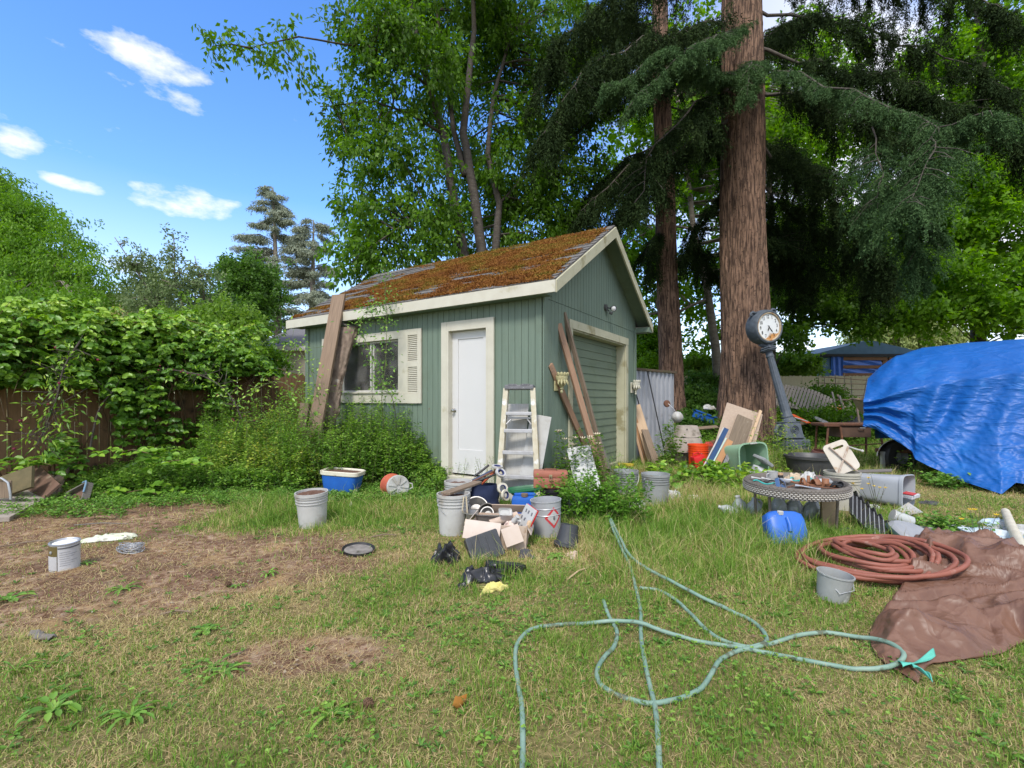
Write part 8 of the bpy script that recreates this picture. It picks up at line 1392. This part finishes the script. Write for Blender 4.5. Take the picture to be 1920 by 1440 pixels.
for lb, px, py, hs, sp_ in [('yellow flowered weed with bare branching stems before the paint tray', 1838, 1020, .30, .10), ('yellow flowered thin weed growing before the cream bucket', 1640, 965, .42, .16)]:
    c = at(px, py); herb('hawkbit', lb, 'flowering weed', [(c.x + .02 * g.normal(), c.y + .02 * g.normal(), hs * (.6 + .5 * g.random()), sp_ * g.normal() * .8, .05 * g.normal()) for _ in range(9)], WEED, .03, .006, 6, g, spread=.03, flowers=(YEL, .022, .5), stemr=.0035, smat=mat('dark_stem', (.05, .07, .03), (.08, .07, .04), 9, .7, 0))
# rosettes in the foreground
def rosette(label, px, py, n, L_, W_, up_, sd, lm=HERB, name='dandelion_rosette'):
    g = np.random.default_rng(sd); c = at(px, py, .005); t = thing(name, label, 'plant', c); a = np.arange(n) * 2.4 + g.normal(size=n) * .3; PB, DD, NN, LL, WW, VV = [], [], [], [], [], []; lp = L_ * (.6 + .6 * g.random(n))
    for k in range(3):
        e = up_ * (1 - k * .75); d = np.stack([np.cos(a), np.sin(a), np.full(n, e)], 1); d = norm(d)
        start = np.zeros((n, 3)) if k == 0 else pos_; PB.append(start); DD.append(d); NN.append(norm(np.array([0, 0, 1.]) - .2 * d)); seg = lp * .42; LL.append(seg * 1.25); WW.append(W_ * (.6, 1.0, .8)[k] * np.ones(n)); VV.append(.2 + .7 * g.random(n)); pos_ = start + d * seg[:, None]
    leaves('leaves', np.concatenate(PB), np.concatenate(DD), np.concatenate(NN), np.concatenate(LL), np.concatenate(WW), np.concatenate(VV), lm, t, 'oval'); return t
rosette('dandelion rosette alone on the bare dirt between the paint can and the straw', 232, 1108, 13, .085, .018, .55, 1)
rosette('small upright seedling with two bright leaves at the far side of the dirt patch', 448, 1100, 6, .05, .018, 1.1, 2)
rosette('tall narrow seedling at the rim of the dirt patch near the lawn', 503, 1080, 9, .075, .02, 1.6, 3)
rosette('large leaved dock plant in the nearest corner of the lawn', 100, 1338, 13, .095, .030, .9, 4, name='dock_rosette'); rosette('plantain rosette with long leaves next to the large dock plant', 245, 1345, 13, .085, .020, .7, 5, name='plantain_rosette')
rosette('bright strap leaved tuft at the frame edge before the bark piece', 30, 1262, 12, .10, .010, .8, 6, name='plantain_rosette'); rosette('grey green mallow clump in the lawn beyond the bark piece', 385, 1180, 12, .06, .04, .5, 7, name='mallow_clump')
rosette('low dandelion rosette in the lawn in front of the yellow cloth', 935, 1125, 12, .07, .014, .5, 8); rosette('weed seedling growing at the foot of the paint can', 160, 1062, 9, .06, .018, .6, 9); rosette('broad leaved weed on the dirt edge beside the picture margin', 15, 1130, 11, .09, .04, .5, 10, name='mallow_clump')
rosette('dandelion rosette near the bottom edge left of the first teal loop', 420, 1265, 12, .075, .022, .5, 11); rosette('single long leaf weed in the clover patch', 400, 1250, 5, .09, .03, .35, 12)
rosette('pale lobed weed lying in front of the diamond labelled bucket', 1040, 1048, 9, .07, .04, .7, 13, name='mallow_clump'); rosette('trampled weed at the middle bottom of the dirt straw', 620, 1345, 14, .08, .02, .5, 14)
# bramble sprigs on the ground by the drawer
for i, (px, py, n_, lb) in enumerate([(215, 915, 26, 'bramble shoot with large blue green leaves lying past the drawer'), (265, 935, 22, 'bramble shoot trailing toward the rag'), (60, 880, 30, 'bramble shoot with bright leaves hanging over the mossy board'), (330, 880, 26, 'bramble leaves low against the fence in the shade'), (250, 860, 26, 'bramble leaves against the fence above the trailing shoots')]):
    c = at(px, py) if py > 900 else P(px, py, 6.1); g2 = np.random.default_rng(700 + i); S_ = []; C = np.array(c) + g2.normal(size=(n_, 3)) * np.array([.28, .12, .04]) + np.array([0, 0, .10]); yaw = g2.random(n_) * 6.28; PB, DD = [], []
    for da in (0, 1.3, -1.3): a_ = yaw + da; DD.append(np.stack([np.cos(a_), np.sin(a_), -.1 + 0 * a_], 1)); PB.append(C)
    t = thing('bramble_shoot', lb, 'bramble', c); leaves('leaves', np.concatenate(PB) - np.array(c), np.concatenate(DD), norm(np.array([0, -.2, 1.]) + .3 * g2.normal(size=(3 * n_, 3))), np.full(3 * n_, .10), np.full(3 * n_, .075), .1 + .6 * g2.random(3 * n_), L_BRAM, t, 'oval'); b = MB(); b.tube([(-.3, .05, .06), (0, 0, .12), (.3, -.05, .06)], .005, 5); b.build('cane', MATS['bramble_cane'], t)
# small extras
t = thing('fallen_leaf', 'curled orange brown dead leaf on the lawn near the bottom edge', 'leaf', at(858, 1330, .01), (.2, .3, 1.0)); b = MB(); b.grid(lambda u, v: Vector(((u - .5) * .085, (v - .5) * .03 * math.sin(u * math.pi) * 1.3, .012 * math.cos(u * 5) + .02 * (v - .5) ** 2 * 8)), 14, 6); b.build('leaf_blade', mat('dead_leaf', (.52, .24, .05), (.40, .16, .04), 14, .7, .2), t, smooth='all')
for i, (px, py) in enumerate([(428, 1098), (690, 1330)]): 
    t = thing('pine_cone', ['brown cone at the edge of the dirt patch', 'brown cone in the lawn near the bottom edge'][i], 'cone', at(px, py, .016), (1.4, 0, i * 1.1)); b = MB(); b.lathe([(0, -.026), (.012, -.02), (.017, -.006), (.013, .012), (0, .028)], 12)
    for k in range(40): a_ = k * 2.4; z_ = -.02 + k * .0011; r__ = .017 * math.sin(math.pi * (.12 + .8 * k / 40)); b.box((.008, .007, .003), (math.cos(a_) * r__, math.sin(a_) * r__, z_), rot=(0, -.6, a_))
    b.build('scales', mat('cone_brown', (.14, .08, .045), (.08, .045, .028), 30, .9, .3), t)
# extra scattered broad leaves in the lawn
g = np.random.default_rng(909); x, y = sample_ground(5200, 1.35, 6.5, 1.2, g); keep = ~blocked(x, y) & (fbm(x * 2.6, y * 2.6, 14, 3) > .47) & (g.random(len(x)) > dirt(x, y) * .8); x, y = x[keep], y[keep]; n = len(x); a = g.random(n) * 6.28
PB, DD = [], []
for k in range(5): a_ = a + k * 1.26 + .3 * g.normal(size=n); DD.append(np.stack([np.cos(a_), np.sin(a_), .25 + .5 * g.random(n)], 1)); PB.append(np.stack([x, y, hgt(x, y) + .006], 1))
m5 = 5 * n; sz5 = np.tile(.016 + .026 * g.random(n), 5); tag(leaves('lawn_weeds', np.concatenate(PB), np.concatenate(DD), norm(np.array([0, 0, 1.]) + .4 * g.normal(size=(m5, 3))), sz5, sz5 * .34, .6 * g.random(m5), HERB, None, 'oval'), 'small plantain and dandelion leaves scattered through the lawn', 'weeds', kind='stuff')
# more scrap in the middle distance
g = np.random.default_rng(919)
for i, (x0, y0, Y0, x1, y1, Y1, w_, m_, lb) in enumerate([(1468, 800, 12.4, 1512, 792, 12.8, .14, W_OLD, 'flat brown board in the grass right behind the clock plinth'), (1585, 772, 14, 1655, 762, 14.5, .16, W_GREY, 'grey plank lying high on the junk heap by the trellis'), (1600, 782, 13.5, 1648, 772, 13, .10, W_TAN, 'tan plank lying below the grey plank on the junk heap'), (1530, 762, 15, 1560, 752, 15.5, .12, W_OLD, 'brown plank between the two slatted panels'), (1548, 785, 13.4, 1590, 780, 13.8, .2, RUST, 'rusty sheet edge on the junk heap behind the griddle table'),
        (1605, 760, 15, 1660, 742, 15.6, .08, W_GREY, 'grey rail resting on the trellis'), (1560, 750, 16, 1650, 748, 16.2, .06, W_OLD, 'long brown batten along the foot of the trellis'), (1290, 805, 12.5, 1345, 800, 12.8, .12, W_OLD, 'brown plank in the ivy below the blue box'), (1330, 850, 9.4, 1372, 862, 8.9, .10, RUST, 'rusty strip on the ground behind the leaning boards')]):
    plank('board', lb, P(x0, y0, Y0), P(x1, y1, Y1), w_, .03, m_, (0, -.6, 1))
for px, py, Y_, sx_, m_, lb, sd in [(1600, 792, 12.6, .5, mat('dark_rag', (.05, .05, .055), (.08, .08, .085), 9, .9, .2), 'dark cloth heap below the trellis', 1), (1640, 790, 12.8, .5, GPLAST, 'grey sheeting heap beside the tan hull', 2), (1555, 792, 13.2, .4, W_GREY, 'grey scrap pile behind the griddle', 3), (1345, 842, 9.3, .3, RUST, 'rusty scrap beside the leaning boards', 4)]:
    c = P(px, py, Y_); crumple('scrap_heap', lb, 'scrap', c, sx_ * 2, sx_ * 1.3, .35, m_, 200 + sd, 26, drape=lambda x, y, z_=c.z: z_ - .15)
# small debris half sunk in the grass
g = np.random.default_rng(929); CLO = mat('dark_rag', (.05, .05, .055), (.08, .08, .085), 9, .9, .2); PKB = mat('cardboard', (0, 0, 0))
for px, py, sx_, hh, m_, nm, lb in [(830, 1035, .12, .03, PKB, 'cardboard_scrap', 'small cardboard scrap in the grass beside the black bag'), (985, 1042, .16, .05, CLO, 'rag', 'dark rag in the grass right of the collapsed cardboard box'), (965, 1020, .10, .04, MATS['olive_brown_panel'], 'wood_chip', 'brown wood chunk at the corner of the cardboard box'),
        (880, 985, .10, .06, MATS['dirty_white_sheet'], 'paper', 'white paper stuffed between the grey bucket and the cardboard box'), (1075, 1045, .14, .04, PKB, 'cardboard_scrap', 'flattened brown scrap before the mint plant'), (1590, 1000, .16, .05, CLO, 'rag', 'dark rag under the black trough'), (1445, 948, .14, .05, MATS['dirty_white_sheet'], 'paper', 'white crumple between the bottles and the table leg'),
        (1640, 955, .14, .05, MATS['dirty_white_sheet'], 'wrapper', 'pale wrapper in the straw in front of the grey bin'), (1745, 945, .2, .04, CLO, 'rag', 'dark scrap in the straw near the mouth of the grey bin'), (1700, 978, .12, .05, MATS['dirty_white_sheet'], 'wrapper', 'white wrapper just above the clear plastic jar'), (1500, 925, .2, .08, CLO, 'rag', 'dark cloth on the ground beyond the wicker table legs'),
        (1340, 915, .2, .06, CLO, 'rag', 'dark cloth in the vine leaves before the leaning boards'), (1395, 905, .16, .07, MATS['orange_board'], 'wood_chip', 'orange brown offcut at the foot of the green tote'), (1205, 965, .14, .06, PKB, 'cardboard_scrap', 'brown scrap beside the torn white bag'), (1300, 935, .16, .05, MATS['yellowed_plastic'], 'wrapper', 'ivory wrapper in the dry grass by the end of the long brown board')]:
    crumple(nm, lb, nm.split('_')[-1] if nm != 'wood_chip' else 'wood', at(px, py), sx_ * 1.5, sx_, hh, m_, 300 + px, 22, g.random() * 3)
for px, py, L_, a_, m_, lb in [(720, 1010, .22, .3, W_OLD, 'short weathered stick in the grass near the round dark tray'), (330, 1155, .16, .2, W_OLD, 'thin twig on the bare dirt'), (350, 1010, .2, -.2, W_OLD, 'twig at the upper side of the dirt patch'), (1085, 1080, .3, .9, W_PALE, 'long pale straw stem across the lawn near the teal hoses'), (190, 985, .5, .1, W_GREY, 'grey stick lying past the drawer toward the rag'), (60, 1020, .4, .5, W_OLD, 'brown stick lying before the flat slab')]:
    c = at(px, py, .014); d = Vector((math.cos(a_), math.sin(a_), 0)) * L_ / 2; tag(MB().tube([c - d, c + Vector((0, .012, .012)), c + d], [.005, .006, .003], 6).build('twig', m_, None, smooth=True), lb, 'twig')
